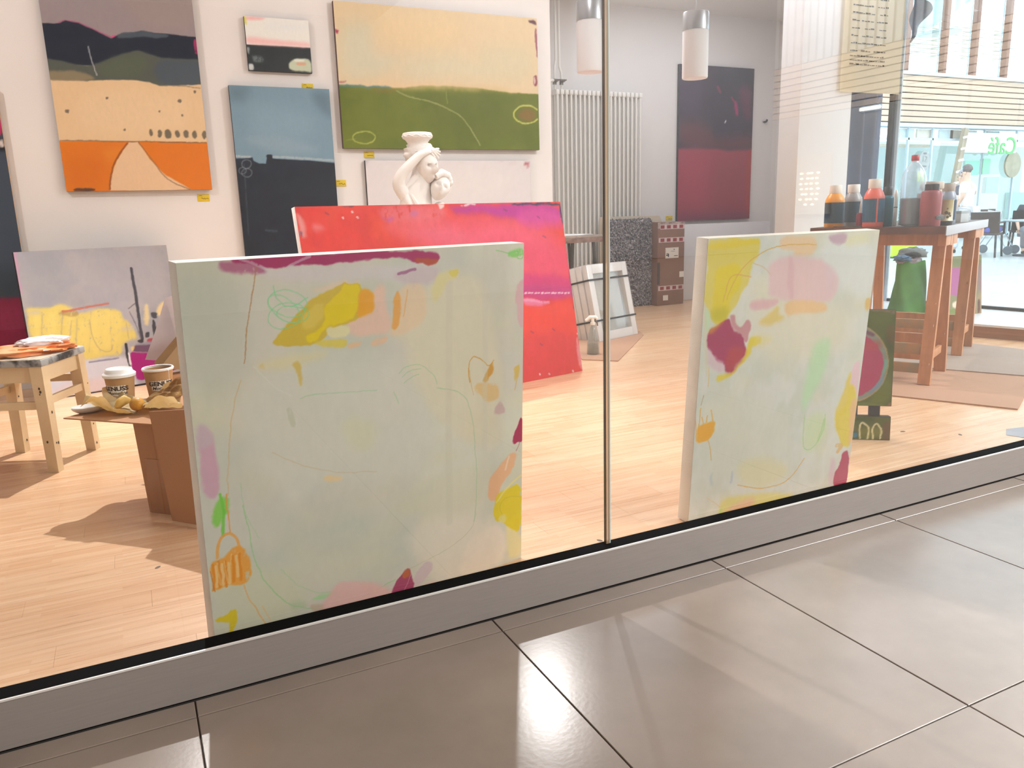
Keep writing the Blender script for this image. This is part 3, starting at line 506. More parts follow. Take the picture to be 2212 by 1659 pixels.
  ('P','ee4a6c',0.8,0.1926,0,1,[1.0587,0.8717,1.8269,0.8382,1.7949,0.5901,1.3525,0.623]),
  ('P','f06a80',0.7,0.1284,0,1,[0.4391,0.9941,0.8697,0.9899,1.0541,0.8459,0.6497,0.8649]),
  ('P','c02a9c',0.92,0.0514,0,1,[0.9048,1.0736,1.7649,1.0688,1.7708,0.9596,1.5548,0.9474,1.3029,0.9955,1.1411,1.0303,0.9578,1.0215]),
  ('P','e04a9c',0.7,0.0578,0,1,[1.4774,1.0549,1.7674,1.0119,1.7759,0.9167,1.5231,0.9069,1.3671,0.9668]),
  ('P','f07888',0.7,0.0578,0.35,1,[0.4631,1.0809,0.8946,1.0737,0.8697,0.9899,0.6681,0.971,0.4856,1.0008]),
  ('P','c85aa8',0.7,0.0321,0.3,1,[0.4807,1.0248,0.5712,1.0145,0.5194,0.9838]),
  ('P','c070b0',0.6,0.0321,0.3,1,[0.6617,1.0449,0.7264,1.027,0.6724,0.9955]),
  ('P','f2a0ac',0.6,0.0449,0.3,1,[0.0879,0.9895,0.1429,0.9763,0.1221,0.9505,0.0748,0.9598]),
  ('P','f6b8b8',0.7,0.0257,0.3,1,[-0.0,1.059,0.0291,1.0211,0.0458,0.9309,0.0049,0.9251,-0.0048,1.0072]),
  ('P','d8347c',0.92,0.0642,0,1,[1.1308,0.6616,1.8018,0.6281,1.7984,0.4643,1.1022,0.5003]),
  ('P','c83a84',0.8,0.0449,0.2,1,[1.3461,0.587,1.788,0.552,1.7871,0.4749,1.3316,0.5062]),
  ('P','f2483a',0.95,0.0449,0,1,[0.9933,0.5017,1.3859,0.4784,1.5629,0.4431,1.8032,0.4541,1.8011,0.2601,1.7915,-0.0123,1.1218,-0.0208,0.9147,0.0568]),
  ('P','da4048',0.7,0.0963,0.25,1,[1.1766,0.2869,1.7915,0.2807,1.7915,-0.0123,1.1249,-0.0033]),
  ('P','ee80ae',0.85,0.0225,0.15,1,[1.3649,0.4941,1.4472,0.4847,1.578,0.4577,1.4406,0.4483,1.3587,0.4598]),
  ('L','f2a0c4',0.8,0.016,0.2,0.5,[1.3639,0.4886,1.4706,0.4798,1.5662,0.4616]),
  ('L','f8dce4',0.9,0.0096,0,0,[1.3837,0.5327,1.3959,0.5344]),
  ('L','f8dce4',0.9,0.0096,0,0,[1.4099,0.5323,1.4267,0.5318]),
  ('L','f8dce4',0.9,0.0096,0,0,[1.4358,0.5292,1.4469,0.5301]),
  ('L','f8dce4',0.9,0.0096,0,0,[1.4619,0.526,1.478,0.5274]),
  ('L','f8dce4',0.9,0.0096,0,0,[1.4887,0.5256,1.4985,0.5257]),
  ('L','f8dce4',0.9,0.0096,0,0,[1.5151,0.5224,1.53,0.523]),
  ('L','f8dce4',0.9,0.0096,0,0,[1.5417,0.5192,1.5618,0.5203]),
  ('L','f8dce4',0.9,0.0096,0,0,[1.569,0.5187,1.5827,0.5185]),
  ('L','f8dce4',0.9,0.0096,0,0,[1.596,0.5154,1.615,0.5157]),
  ('L','f8dce4',0.9,0.0096,0,0,[1.6232,0.5122,1.6362,0.5139]),
  ('L','f8dce4',0.9,0.0096,0,0,[1.6511,0.5117,1.6688,0.5111]),
  ('L','f8dce4',0.9,0.0096,0,0,[1.6786,0.5084,1.6903,0.5093]),
  ('L','f8dce4',0.9,0.0096,0,0,[1.7064,0.505,1.7235,0.5064]),
  ('L','f8dce4',0.9,0.0096,0,0,[1.7348,0.5045,1.7453,0.5046]),
  ('L','7a3464',0.6,0.0096,0.2,0.5,[0.1629,1.0449,0.1764,1.037]),
  ('L','7a3464',0.6,0.0096,0.2,0.5,[1.3109,1.04,1.3299,1.0307]),
  ('L','7a3464',0.6,0.0096,0.2,0.5,[1.5623,0.9888,1.5826,0.979]),
  ('L','7a3464',0.6,0.0096,0.2,0.5,[1.5896,0.8672,1.6102,0.857]),
  ('L','7a3464',0.6,0.0096,0.2,0.5,[1.4477,0.2168,1.4677,0.2049]),
  ('L','7a3464',0.6,0.0096,0.2,0.5,[1.3895,0.2982,1.4091,0.2867]),
  ('L','7a3464',0.6,0.0096,0.2,0.5,[1.5615,0.2971,1.5821,0.2853]),
  ('L','7a3464',0.6,0.0096,0.2,0.5,[1.3431,0.8322,1.3623,0.8223]),
  ('L','fbe8e4',0.9,0.0096,0.2,0.5,[0.2517,1.0244,0.2551,1.0196]),
  ('L','fbe8e4',0.9,0.0096,0.2,0.5,[0.3326,1.0192,0.3362,1.0144]),
  ('L','fbe8e4',0.9,0.0096,0.2,0.5,[0.3079,1.0524,0.3114,1.0477]),
  ('L','fbe8e4',0.9,0.0096,0.2,0.5,[1.767,0.974,1.7724,0.9681]),
  ('L','fbe8e4',0.9,0.0096,0.2,0.5,[1.7715,0.2441,1.777,0.2376]),
  ('L','fbe8e4',0.9,0.0096,0.2,0.5,[1.4149,0.0344,1.4198,0.028]),
  ('L','fbe8e4',0.9,0.0096,0.2,0.5,[1.4879,0.0282,1.4929,0.0217]),
  ('L','fbe8e4',0.9,0.0096,0.2,0.5,[1.6897,0.0126,1.6951,0.006]),
  ('P','3c4468',0.85,0.0096,0.2,1,[0.2627,1.0889,0.4372,1.0877,0.4356,1.0782,0.2611,1.0796]),
  ('P','30305c',0.85,0.0096,0.15,1,[1.3745,1.073,1.7678,1.0706,1.7685,1.0536,1.5508,1.061,1.3838,1.0602]),
  ('P','48587c',0.85,0.0096,0,1,[0.0033,0.9624,0.0178,0.9544,0.0119,0.9286,0.0029,0.9364]),
  ('P','352860',0.8,0.0096,0.2,1,[1.7623,1.0688,1.7803,1.0685,1.7858,0.9354,1.7682,0.9454]),
  ('P','5a2a68',0.7,0.0096,0.35,1,[1.7699,0.6687,1.7893,0.6674,1.7893,0.378,1.7733,0.3989]),
  ('P','fbeef0',0.9,0.0096,0.3,1,[0.9885,1.0773,1.095,1.0774,1.1039,1.0668,0.9972,1.0669]),
  ('P','f8e8e8',0.9,0.0096,0.3,1,[0.8454,1.0829,0.8952,1.0771,0.871,1.0556,0.8496,1.0493]),
  ('P','f3b0b8',0.7,0.016,0.35,1,[1.7698,0.2346,1.7836,0.1648,1.785,-0.0113,1.7506,-0.0159,1.7512,0.1689]),
 ]),
 'gray': ('9e9da6', [
  ('N','aaa7b2',0.6,0.2,0.2,1,[]),
  ('N','92949c',0.5,0.14,0.6,1,[]),
  ('N','b0a8a4',0.5,0.1,0.4,1,[]),
  ('P','a6a4ac',0.7,0.159,0,1,[0.2787,0.8778,0.8446,0.8562,0.8104,0.5302,0.6025,0.5146,0.2435,0.6496]),
  ('P','989aa2',0.7,0.159,0,1,[0.0076,0.8726,0.2737,0.8453,0.2283,0.5514,0.0162,0.5723]),
  ('P','c98cb0',0.6,0.0106,0.2,1,[-0.0051,0.8796,0.025,0.878,0.0156,0.8532,0.0086,0.7204,0.012,0.6177,0.001,0.6188]),
  ('P','c9cad8',0.95,0.0424,0,1,[-0.0217,0.2585,0.3611,0.2095,0.5404,0.1905,0.547,0.0109,0.5636,-0.0135,0.0756,-0.0105,-0.0201,0.0869]),
  ('P','d8c0c0',0.7,0.0636,0,1,[0.0936,0.0673,0.4081,0.0977,0.5315,0.0422,0.3905,-0.019,0.0814,-0.0116]),
  ('P','d8c46a',0.95,0.0265,0.3,1,[0.0076,0.5538,0.1085,0.5403,0.2045,0.5524,0.248,0.5228,0.309,0.4828,0.3751,0.5084,0.5133,0.4922,0.5233,0.4285,0.5542,0.4145,0.5953,0.3109,0.5626,0.2938,0.501,0.2807,0.4794,0.2029,0.4132,0.2159,0.3291,0.2072,0.1893,0.2209,0.0019,0.3729,0.0108,0.5018]),
  ('P','e0cc74',0.7,0.0371,0.12,1,[0.0463,0.5109,0.0792,0.5009,0.0562,0.3725,0.0301,0.3889]),
  ('P','e0cc74',0.7,0.0371,0.12,1,[0.1222,0.516,0.1674,0.5046,0.1392,0.342,0.1008,0.3602]),
  ('P','e0cc74',0.7,0.0371,0.12,1,[0.2183,0.5258,0.2589,0.515,0.2131,0.2377,0.1796,0.256]),
  ('P','e0cc74',0.7,0.0371,0.12,1,[0.2737,0.4529,0.315,0.4415,0.2782,0.2215,0.244,0.2401]),
  ('P','e0cc74',0.7,0.0371,0.12,1,[0.3609,0.4977,0.397,0.4871,0.3548,0.2311,0.3261,0.249]),
  ('P','e0cc74',0.7,0.0371,0.12,1,[0.423,0.4912,0.4598,0.4805,0.4215,0.2495,0.3922,0.2674]),
  ('P','e0cc74',0.7,0.0371,0.12,1,[0.4788,0.4785,0.5161,0.4676,0.485,0.2828,0.4551,0.3007]),
  ('L','a89c80',0.45,0.0079,0.05,0.5,[0.0915,0.5061,0.0679,0.3842]),
  ('L','a89c80',0.45,0.0079,0.05,0.5,[0.1976,0.508,0.1554,0.293]),
  ('L','a89c80',0.45,0.0079,0.05,0.5,[0.2687,0.4602,0.2291,0.2422]),
  ('L','a89c80',0.45,0.0079,0.05,0.5,[0.3507,0.4919,0.3046,0.252]),
  ('L','a89c80',0.45,0.0079,0.05,0.5,[0.4525,0.4537,0.431,0.2482]),
  ('L','a89c80',0.45,0.0079,0.05,0.5,[0.5391,0.4022,0.5376,0.3041]),
  ('P','b4b0ba',0.55,0.0424,0.1,1,[0.0148,0.5273,0.0837,0.5298,0.0797,0.5041,0.0118,0.5082]),
  ('P','b4b0ba',0.55,0.0424,0.1,1,[0.247,0.5162,0.3697,0.5138,0.3656,0.487,0.2439,0.4965]),
  ('P','b4b0ba',0.55,0.0424,0.1,1,[0.0573,0.2867,0.1393,0.2852,0.1352,0.259,0.0543,0.2672]),
  ('P','b4b0ba',0.55,0.0424,0.1,1,[0.5027,0.3785,0.5822,0.3797,0.578,0.3519,0.4996,0.358]),
  ('L','131115',1,0.0185,0,0,[-0.1728,-0.0249,0.0707,-0.0042,0.5456,0.0018,0.892,0.0053]),
  ('P','dcc874',0.7,0.0371,0.3,1,[0.3723,0.4897,0.5054,0.4826,0.4754,0.2841,0.3662,0.2433,0.2523,0.3136,0.309,0.4422]),
  ('P','e8cc90',0.8,0.0212,0.2,1,[0.7579,0.5065,0.8511,0.5177,0.8425,0.4111,0.7777,0.4038,0.7201,0.4388]),
  ('P','e8d090',0.7,0.0185,0.3,1,[0.6611,0.5018,0.6889,0.5061,0.6737,0.3582,0.6433,0.3832]),
  ('L','b0a078',0.6,0.0079,0.2,0.5,[0.2368,0.4504,0.2177,0.3654]),
  ('L','b0a078',0.6,0.0079,0.2,0.5,[0.3344,0.4462,0.3353,0.3301,0.3672,0.2501,0.4289,0.2346,0.4414,0.2747]),
  ('P','8c7048',0.5,0.0159,0.4,1,[0.1742,0.5105,0.2829,0.5125,0.2888,0.4715,0.1702,0.4844]),
  ('L','b86858',0.85,0.0132,0.2,0.5,[0.1976,0.508,0.2834,0.5158,0.3779,0.5265,0.4536,0.5327]),
  ('L','3c3c46',0.95,0.0185,0.12,0.5,[0.6191,0.7363,0.6187,0.6669,0.6217,0.5759,0.6203,0.4777,0.618,0.3719,0.6192,0.29]),
  ('L','50505a',0.6,0.0079,0.1,0.5,[0.6134,0.5206,0.5656,0.4903]),
  ('L','60606a',0.6,0.0079,0.2,0.5,[0.569,0.469,0.6004,0.3669,0.6098,0.2948]),
  ('P','3c3e46',0.9,0.0106,0.15,1,[0.6951,0.4557,0.7319,0.4483,0.7296,0.4091,0.6961,0.4164]),
  ('P','34363e',0.92,0.0079,0.15,1,[0.7,0.4052,0.7115,0.404,0.7204,0.3383,0.7117,0.2889,0.6837,0.2961]),
  ('P','34363e',0.9,0.0079,0.1,1,[0.6408,0.3301,0.6682,0.3303,0.6578,0.2972,0.6375,0.2984]),
  ('P','9c3a4a',0.9,0.0079,0.1,1,[0.6431,0.2905,0.7131,0.2888,0.6986,0.2473,0.6423,0.262]),
  ('P','9c0c72',0.97,0.0106,0.03,1,[0.5316,0.2202,0.5896,0.2049,0.6524,0.1924,0.7514,0.1309,0.828,0.0677,0.6691,0.0487,0.5562,0.0274,0.5512,0.0748,0.531,0.128]),
  ('P','5a3a58',0.85,0.0132,0.2,1,[0.5574,0.2591,0.6312,0.2563,0.6931,0.2336,0.6563,0.1955,0.5446,0.2183]),
  ('P','8a8a98',0.8,0.0132,0.2,1,[0.5726,0.2712,0.7012,0.265,0.6947,0.2443,0.57,0.2539]),
  ('L','2c2c34',0.95,0.0159,0.1,0.5,[0.5181,0.2714,0.5132,0.2086,0.5223,0.1364]),
  ('P','2c2c34',0.9,0.0079,0.1,1,[0.5889,0.2904,0.6259,0.2892,0.6189,0.2651,0.5891,0.2691]),
  ('L','70708a',0.7,0.0106,0,0.5,[0.2954,0.1915,0.3902,0.1913,0.4613,0.1914]),
  ('L','5a5a66',0.7,0.0079,0.1,0.5,[0.0968,0.1643,0.1453,0.1701,0.1948,0.1781]),
  ('P','f0f0f2',0.9,0.0079,0,1,[0.5208,0.2146,0.5292,0.2134,0.5315,0.1314,0.519,0.1369]),
  ('P','e6c878',0.8,0.0106,0.1,1,[0.54,0.2544,0.5667,0.2543,0.5565,0.2309,0.5391,0.2262]),
 ]),
 'beige': ('e2c299', [
  ('P','988c90',1,0.0079,0,0,[0.066,1.8441,1.0963,1.9967,0.9827,0.8956,-0.0737,0.8326]),
  ('P','a0918c',0.5,0.1057,0,1,[0.388,1.2148,0.88,1.2591,0.85,0.981,0.5322,0.9776]),
  ('L','b8507e',0.75,0.0079,0,0.5,[0.0874,0.98,0.1344,0.9955,0.207,0.9816,0.2701,0.9507,0.38,0.909]),
  ('P','e0508c',0.9,0.0079,0,1,[0.3649,0.926,0.3953,0.928,0.3882,0.9051,0.3665,0.9037]),
  ('P','1e2838',1,0.0079,0,0.6,[-0.0238,0.9634,0.0908,0.975,0.1259,0.9932,0.1905,0.9821,0.2699,0.949,0.3627,0.9079,0.4089,0.9333,0.5301,0.9594,0.6544,0.9541,0.8742,0.9453,0.875,0.776,-0.0559,0.7291]),
  ('P','4c5864',0.95,0.0106,0,1,[0.3947,0.9369,0.5303,0.9612,0.6948,0.9503,0.6783,0.9254,0.5263,0.9275,0.3969,0.9056]),
  ('P','545a54',1,0.0159,0,0.6,[-0.0499,0.7731,-0.0016,0.7714,0.063,0.766,0.1431,0.7463,0.2098,0.7425,0.2804,0.7641,0.3989,0.8156,0.4995,0.8504,0.6027,0.8178,0.6378,0.8086,0.8791,0.8141,0.8567,0.6036,-0.0777,0.5697]),
  ('P','4a5662',0.85,0.037,0,1,[0.6187,0.8002,0.8791,0.8141,0.8608,0.6421,0.6007,0.6431,0.576,0.7425]),
  ('P','586450',0.6,0.0528,0,1,[0.2804,0.7641,0.4982,0.8394,0.5622,0.7787,0.4974,0.6833,0.269,0.6733]),
  ('P','8c8066',0.95,0.0211,0,1,[-0.0607,0.6939,0.0974,0.7147,0.204,0.6974,0.2547,0.6618,0.1473,0.6499,-0.0686,0.6364]),
  ('L','b8bcc0',0.8,0.0063,0,0.5,[0.2278,0.8506,0.2325,0.7884,0.2439,0.7442,0.2556,0.6889]),
  ('P','e2c299',1,0.0079,0,0.5,[-0.0994,0.6465,0.0068,0.6528,0.1984,0.6539,0.3195,0.6646,0.4071,0.6683,0.4778,0.6686,0.5393,0.6592,0.6007,0.6431,0.674,0.6441,0.7677,0.6526,0.8628,0.6613,0.8637,0.3073,-0.1479,0.2953]),
  ('P','e8ccA6',0.5,0.1057,0,1,[0.1426,0.6138,0.764,0.6193,0.7356,0.3592,0.1082,0.349]),
  ('L','8a7a68',0.7,0.0079,0.2,0.5,[0.6373,0.6445,0.7484,0.6471,0.8412,0.6365]),
  ('L','8a7a68',0.5,0.0053,0.3,0.5,[0.0066,0.651,0.1982,0.6521]),
  ('P','db7818',1,0.0066,0,0.4,[-0.1477,0.2971,0.9216,0.303,0.8885,-0.0173,-0.1889,-0.0013]),
  ('P','e08a30',0.6,0.0661,0,1,[0.2253,0.2577,0.3585,0.2682,0.2584,0.1732]),
  ('P','d06c10',0.6,0.1057,0,1,[0.0224,0.21,0.2456,0.2109,0.2044,0.0215,0.0147,0.0239]),
  ('P','e2bf9a',1,0.0079,0,0.4,[0.3845,0.2988,0.4338,0.2994,0.4938,0.1926,0.5748,0.0954,0.7205,0.0032,0.5078,-0.0038,0.2415,0.0019,0.2566,0.0877,0.3049,0.1922]),
  ('L','8c4c1c',0.85,0.0106,0.1,0.5,[0.3744,0.2892,0.296,0.1922,0.2619,0.1163,0.2399,0.0096]),
  ('L','806048',0.8,0.0066,0,0.5,[0.4379,0.2956,0.526,0.154,0.5891,0.0561,0.7138,0.0032]),
  ('L','7a5a40',0.8,0.0079,0.15,0.5,[0.0094,0.3018,0.1876,0.3021,0.4071,0.3009,0.8437,0.3002]),
  ('P','6a6252',0.92,0.0079,0,1,[0.5256,0.3558,0.5233,0.3458,0.5194,0.3378,0.5145,0.3333,0.5096,0.3333,0.5057,0.3376,0.5036,0.3455,0.5037,0.3555,0.506,0.3654,0.5099,0.3734,0.5148,0.3779,0.5197,0.378,0.5235,0.3736,0.5256,0.3657,0.5256,0.3558]),
  ('P','6a6252',0.92,0.0079,0,1,[0.5818,0.351,0.5791,0.3401,0.574,0.3314,0.5675,0.3265,0.561,0.3264,0.5556,0.3311,0.5526,0.3397,0.5524,0.3505,0.5551,0.3613,0.5601,0.3701,0.5666,0.375,0.5731,0.3751,0.5785,0.3704,0.5816,0.3618,0.5818,0.351]),
  ('P','6a6252',0.92,0.0079,0,1,[0.639,0.35,0.6356,0.3374,0.6287,0.3272,0.6199,0.3215,0.6108,0.3214,0.6033,0.3269,0.5988,0.3368,0.5982,0.3493,0.6016,0.3619,0.6084,0.372,0.6172,0.3777,0.6263,0.3778,0.6338,0.3724,0.6384,0.3625,0.639,0.35]),
  ('P','6a6252',0.92,0.0079,0,1,[0.6911,0.3488,0.6885,0.3396,0.6833,0.3321,0.6764,0.3279,0.6693,0.3278,0.6634,0.3318,0.6598,0.3391,0.6593,0.3483,0.6619,0.3576,0.6671,0.3651,0.674,0.3693,0.681,0.3694,0.687,0.3654,0.6906,0.3581,0.6911,0.3488]),
  ('P','6a6252',0.92,0.0079,0,1,[0.7443,0.3526,0.7415,0.342,0.7361,0.3335,0.7292,0.3287,0.722,0.3286,0.7161,0.3332,0.7126,0.3416,0.7122,0.3521,0.7149,0.3626,0.7203,0.3711,0.7272,0.3759,0.7344,0.376,0.7403,0.3715,0.7438,0.3631,0.7443,0.3526]),
  ('P','6a6252',0.92,0.0079,0,1,[0.7953,0.3505,0.7926,0.3403,0.7872,0.332,0.7802,0.3274,0.773,0.3273,0.767,0.3317,0.7634,0.3398,0.7629,0.3499,0.7656,0.3601,0.771,0.3683,0.778,0.3729,0.7852,0.3731,0.7912,0.3687,0.7948,0.3606,0.7953,0.3505]),
  ('P','6a6252',0.92,0.0079,0,1,[0.8489,0.3493,0.8464,0.3387,0.8418,0.3301,0.8358,0.3252,0.8298,0.3252,0.825,0.3298,0.8221,0.3383,0.8219,0.3489,0.8244,0.3595,0.829,0.3681,0.8349,0.3729,0.8409,0.373,0.8458,0.3684,0.8487,0.3599,0.8489,0.3493]),
  ('P','6e6258',0.9,0.0053,0,1,[0.0568,0.4828,0.0786,0.4834,0.0758,0.4621,0.054,0.4615]),
  ('P','6e6258',0.9,0.0053,0,1,[0.2874,0.5665,0.3031,0.567,0.3012,0.5521,0.2856,0.5516]),
  ('P','6e6258',0.9,0.0053,0,1,[0.6991,0.5628,0.7215,0.5635,0.7192,0.5429,0.6968,0.5422]),
  ('P','6e6258',0.9,0.0053,0,1,[0.8002,0.6244,0.8192,0.6252,0.8173,0.6079,0.7984,0.6072]),
  ('P','6e6258',0.9,0.0053,0,1,[0.5782,0.4956,0.5911,0.4959,0.5897,0.4839,0.5768,0.4836]),
  ('P','6e6258',0.9,0.0053,0,1,[0.7086,0.4724,0.7217,0.4727,0.7204,0.4606,0.7072,0.4603]),
  ('P','6e6258',0.9,0.0053,0,1,[0.3669,0.3739,0.3811,0.3741,0.3795,0.3606,0.3653,0.3603]),
  ('P','4a3834',0.9,0.0079,0.1,1,[0.0396,0.0189,0.1605,0.0202,0.1595,-0.0008,0.037,-0.0009]),
  ('P','c03870',0.8,0.0079,0.3,1,[0.8337,0.9334,0.8558,0.9301,0.849,0.8407,0.8311,0.8491]),
 ]),
 'small': ('2b3338', [
  ('P','e9e8e2',1,0.0061,0,0.3,[-0.0549,0.3694,0.5022,0.3735,0.4853,0.165,0.4109,0.1636,0.224,0.1633,0.0027,0.1605,-0.0758,0.1596]),
  ('P','f2b8b8',0.8,0.0368,0,1,[-0.0022,0.212,0.1865,0.2,0.4241,0.1952,0.4216,0.1652,0.1832,0.1637,-0.0021,0.1622]),
  ('P','f0b0b0',0.8,0.0245,0.2,1,[0.0102,0.3385,0.1385,0.3348,0.1169,0.3178,0.0072,0.308]),
  ('P','d8d040',0.8,0.0153,0,1,[-0.0048,0.3355,0.014,0.3274,0.0123,0.2798,-0.0045,0.2881]),
  ('P','e0e4e8',0.6,0.0613,0,1,[0.136,0.3077,0.4028,0.3171,0.3881,0.267,0.1315,0.2593]),
  ('P','c9d2b8',0.95,0.0153,0,1,[0.2608,0.057,0.2998,0.0878,0.4157,0.094,0.4186,0.0018,0.3769,0.0099,0.267,0.0107]),
  ('P','d89c80',0.8,0.0153,0.2,1,[0.3135,0.0667,0.3818,0.0683,0.3748,0.0479,0.317,0.047]),
  ('P','eef0e8',0.7,0.0184,0,1,[0.2996,0.0858,0.3729,0.0878,0.3611,0.0722,0.2981,0.0689]),
  ('P','c0c8c8',0.7,0.0153,0.3,1,[0.0012,0.1451,0.0206,0.1414,0.0114,0.0974,-0.0017,0.116]),
  ('P','e4e8e8',0.85,0.0123,0.1,1,[0.0012,0.0436,0.0307,0.0403,0.032,0.0014,-0.0009,0.0018]),
  ('P','8c9a9c',0.6,0.0245,0.45,1,[0.0263,0.0983,0.1049,0.0832,0.0921,0.0532,0.0317,0.0501]),
 ]),
 'blue': ('182230', [
  ('N','1e2a3c',0.6,0.2,0.2,1,[]),
  ('N','18202c',0.6,0.1,0.6,1,[]),
  ('P','7896a8',1,0.0079,0,0.4,[-0.0511,1.444,0.7706,1.4323,0.7268,0.8557,0.6606,0.8642,0.4977,0.8788,0.2396,0.8917,0.2367,0.9173,0.2057,0.9171,0.192,0.8578,0.144,0.8608,0.1119,0.876,0.1067,0.8963,-0.0094,0.8909,-0.1082,0.8907]),
  ('P','86a4b6',0.6,0.1583,0,1,[0.1264,1.2568,0.5367,1.219,0.5196,1.0125,0.1022,1.0074]),
  ('P','5a7280',0.7,0.1108,0,1,[0.0072,1.3503,0.1349,1.3456,0.0873,1.2654,0.0081,1.2628]),
  ('P','587080',0.7,0.095,0,1,[0.5247,1.3306,0.6648,1.3358,0.6626,1.1708,0.5906,1.2205]),
  ('P','8ca4b4',0.6,0.0792,0,1,[0.0041,1.0261,0.3111,1.0507,0.6233,0.9508,0.2982,0.9073]),
  ('L','b4bcc0',0.75,0.0127,0.3,0.5,[0.0021,0.9061,0.0922,0.9034]),
  ('L','aab6bc',0.75,0.0158,0.35,0.5,[0.2459,0.904,0.4028,0.8973,0.6509,0.8812]),
  ('P','1c2430',0.9,0.0095,0,1,[0.1953,0.915,0.2421,0.9193,0.2367,0.8947,0.205,0.8864]),
  ('L','8a949c',0.55,0.0076,0,0.5,[0.0967,0.8557,0.0932,0.8448,0.0853,0.8356,0.0741,0.8294,0.0615,0.8273,0.0494,0.8295,0.0396,0.8356,0.0335,0.8449,0.0321,0.8557,0.0356,0.8665,0.0435,0.8757,0.0545,0.8819,0.0671,0.8841,0.0792,0.8819,0.0891,0.8758,0.0953,0.8666,0.0967,0.8557]),
  ('L','8a949c',0.55,0.0076,0,0.5,[0.0592,0.8131,0.0565,0.8045,0.0505,0.7973,0.0422,0.7924,0.0328,0.7908,0.0237,0.7925,0.0163,0.7974,0.0118,0.8047,0.0109,0.8132,0.0135,0.8217,0.0195,0.829,0.0277,0.8338,0.0371,0.8354,0.0462,0.8337,0.0536,0.8289,0.0581,0.8216,0.0592,0.8131]),
  ('L','8a949c',0.55,0.0076,0,0.5,[0.0964,0.7997,0.0927,0.7887,0.0843,0.7795,0.0725,0.7734,0.0591,0.7713,0.0462,0.7735,0.0357,0.7798,0.0292,0.7891,0.0276,0.8,0.0313,0.8108,0.0396,0.82,0.0513,0.8262,0.0647,0.8283,0.0776,0.8261,0.0882,0.8199,0.0948,0.8106,0.0964,0.7997]),
  ('L','4c5864',0.5,0.0095,0.35,0.5,[0.0472,0.8557,0.0325,0.3919]),
  ('L','566470',0.5,0.0158,0.4,0.5,[0.1485,0.414,0.2213,0.4061]),
  ('P','1a2432',0.6,0.1267,0,1,[0.1849,0.8044,0.6073,0.7494,0.5859,0.4804,0.1559,0.4929]),
 ]),
 'green': ('647218', [
  ('N','56640c',0.6,0.3,0.2,1,[]),
  ('N','707a26',0.45,0.1,0.6,1,[]),
  ('P','dcc6a2',1,0.0111,0,0.5,[-0.0304,1.0444,1.6532,1.0609,1.6389,0.4247,1.5556,0.4217,1.2325,0.4235,1.0387,0.4451,0.7876,0.4461,0.6049,0.4431,0.4142,0.4206,0.1627,0.4253,-0.0798,0.4236]),
  ('P','cfcbb2',0.85,0.1843,0,1,[0.0162,0.8217,0.283,0.861,0.2463,0.6545,0.4264,0.6127,0.327,0.5032,0.0311,0.4487]),
  ('P','e2c89c',0.7,0.1843,0,1,[0.2886,0.9423,0.9964,0.9236,0.7359,0.6293,0.2746,0.7383]),
  ('P','d2ccb0',0.7,0.2212,0,1,[0.427,0.6232,0.8614,0.6898,1.2368,0.5448,0.4875,0.4681]),
  ('P','cfc8aa',0.6,0.1843,0,1,[1.0519,0.7551,1.5371,0.7624,1.5032,0.5114,1.1049,0.4944]),
  ('P','e4c498',0.7,0.0737,0,1,[0.0308,0.4436,0.3705,0.4632,1.2336,0.455,1.501,0.4312,0.3677,0.4209]),
  ('P','4c808a',0.85,0.0147,0.1,1,[-0.0036,0.4247,0.163,0.4294,0.3913,0.426,0.3672,0.4124,0.1734,0.4174,-0.0025,0.4104]),
  ('P','a05a5c',0.7,0.0147,0.2,1,[-0.0036,0.4524,0.0647,0.4553,0.0525,0.4394,-0.0026,0.437]),
  ('P','5c6812',0.6,0.2212,0,1,[0.7233,0.3915,1.4991,0.362,1.3541,0.069,0.7058,0.061]),
  ('P','6e7a20',0.5,0.1843,0,1,[0.0233,0.3454,0.5987,0.333,0.5831,0.0595,0.0361,0.074]),
  ('P','86702c',0.6,0.0442,0.3,1,[0.229,0.405,0.4137,0.4121,0.3883,0.3793,0.2504,0.3848]),
  ('L','a4ac70',0.75,0.0096,0.1,0.5,[0.413,0.4015,0.5283,0.3576,0.6837,0.3357,0.8045,0.2901,0.9146,0.232,0.9996,0.1327,1.0536,0.031]),
  ('L','9aa464',0.5,0.0081,0.2,0.5,[0.7978,0.4051,0.8002,0.3285]),
  ('P','84652c',0.85,0.0442,0,1,[1.5517,0.265,1.5461,0.2497,1.5308,0.236,1.5078,0.2256,1.4798,0.2197,1.4503,0.2191,1.4228,0.2237,1.4006,0.233,1.3864,0.2458,1.3818,0.2607,1.3873,0.2758,1.4023,0.2894,1.425,0.2998,1.4527,0.3057,1.4822,0.3066,1.5099,0.3021,1.5323,0.2929,1.5469,0.28,1.5517,0.265]),
  ('L','c2c464',0.9,0.0125,0,0.5,[1.5575,0.2348,1.5406,0.222,1.519,0.2116,1.4941,0.2043,1.4672,0.2004,1.4399,0.2002,1.4137,0.2037,1.3901,0.2105,1.3704,0.2204,1.3557,0.2328,1.3468,0.2469,1.3441,0.262,1.3477,0.2773,1.3576,0.2918,1.3731,0.3049,1.3933,0.3158,1.4173,0.3238,1.4436,0.3285,1.4708,0.3297,1.4974,0.3273,1.5219,0.3213,1.5429,0.3121,1.5591,0.3001]),
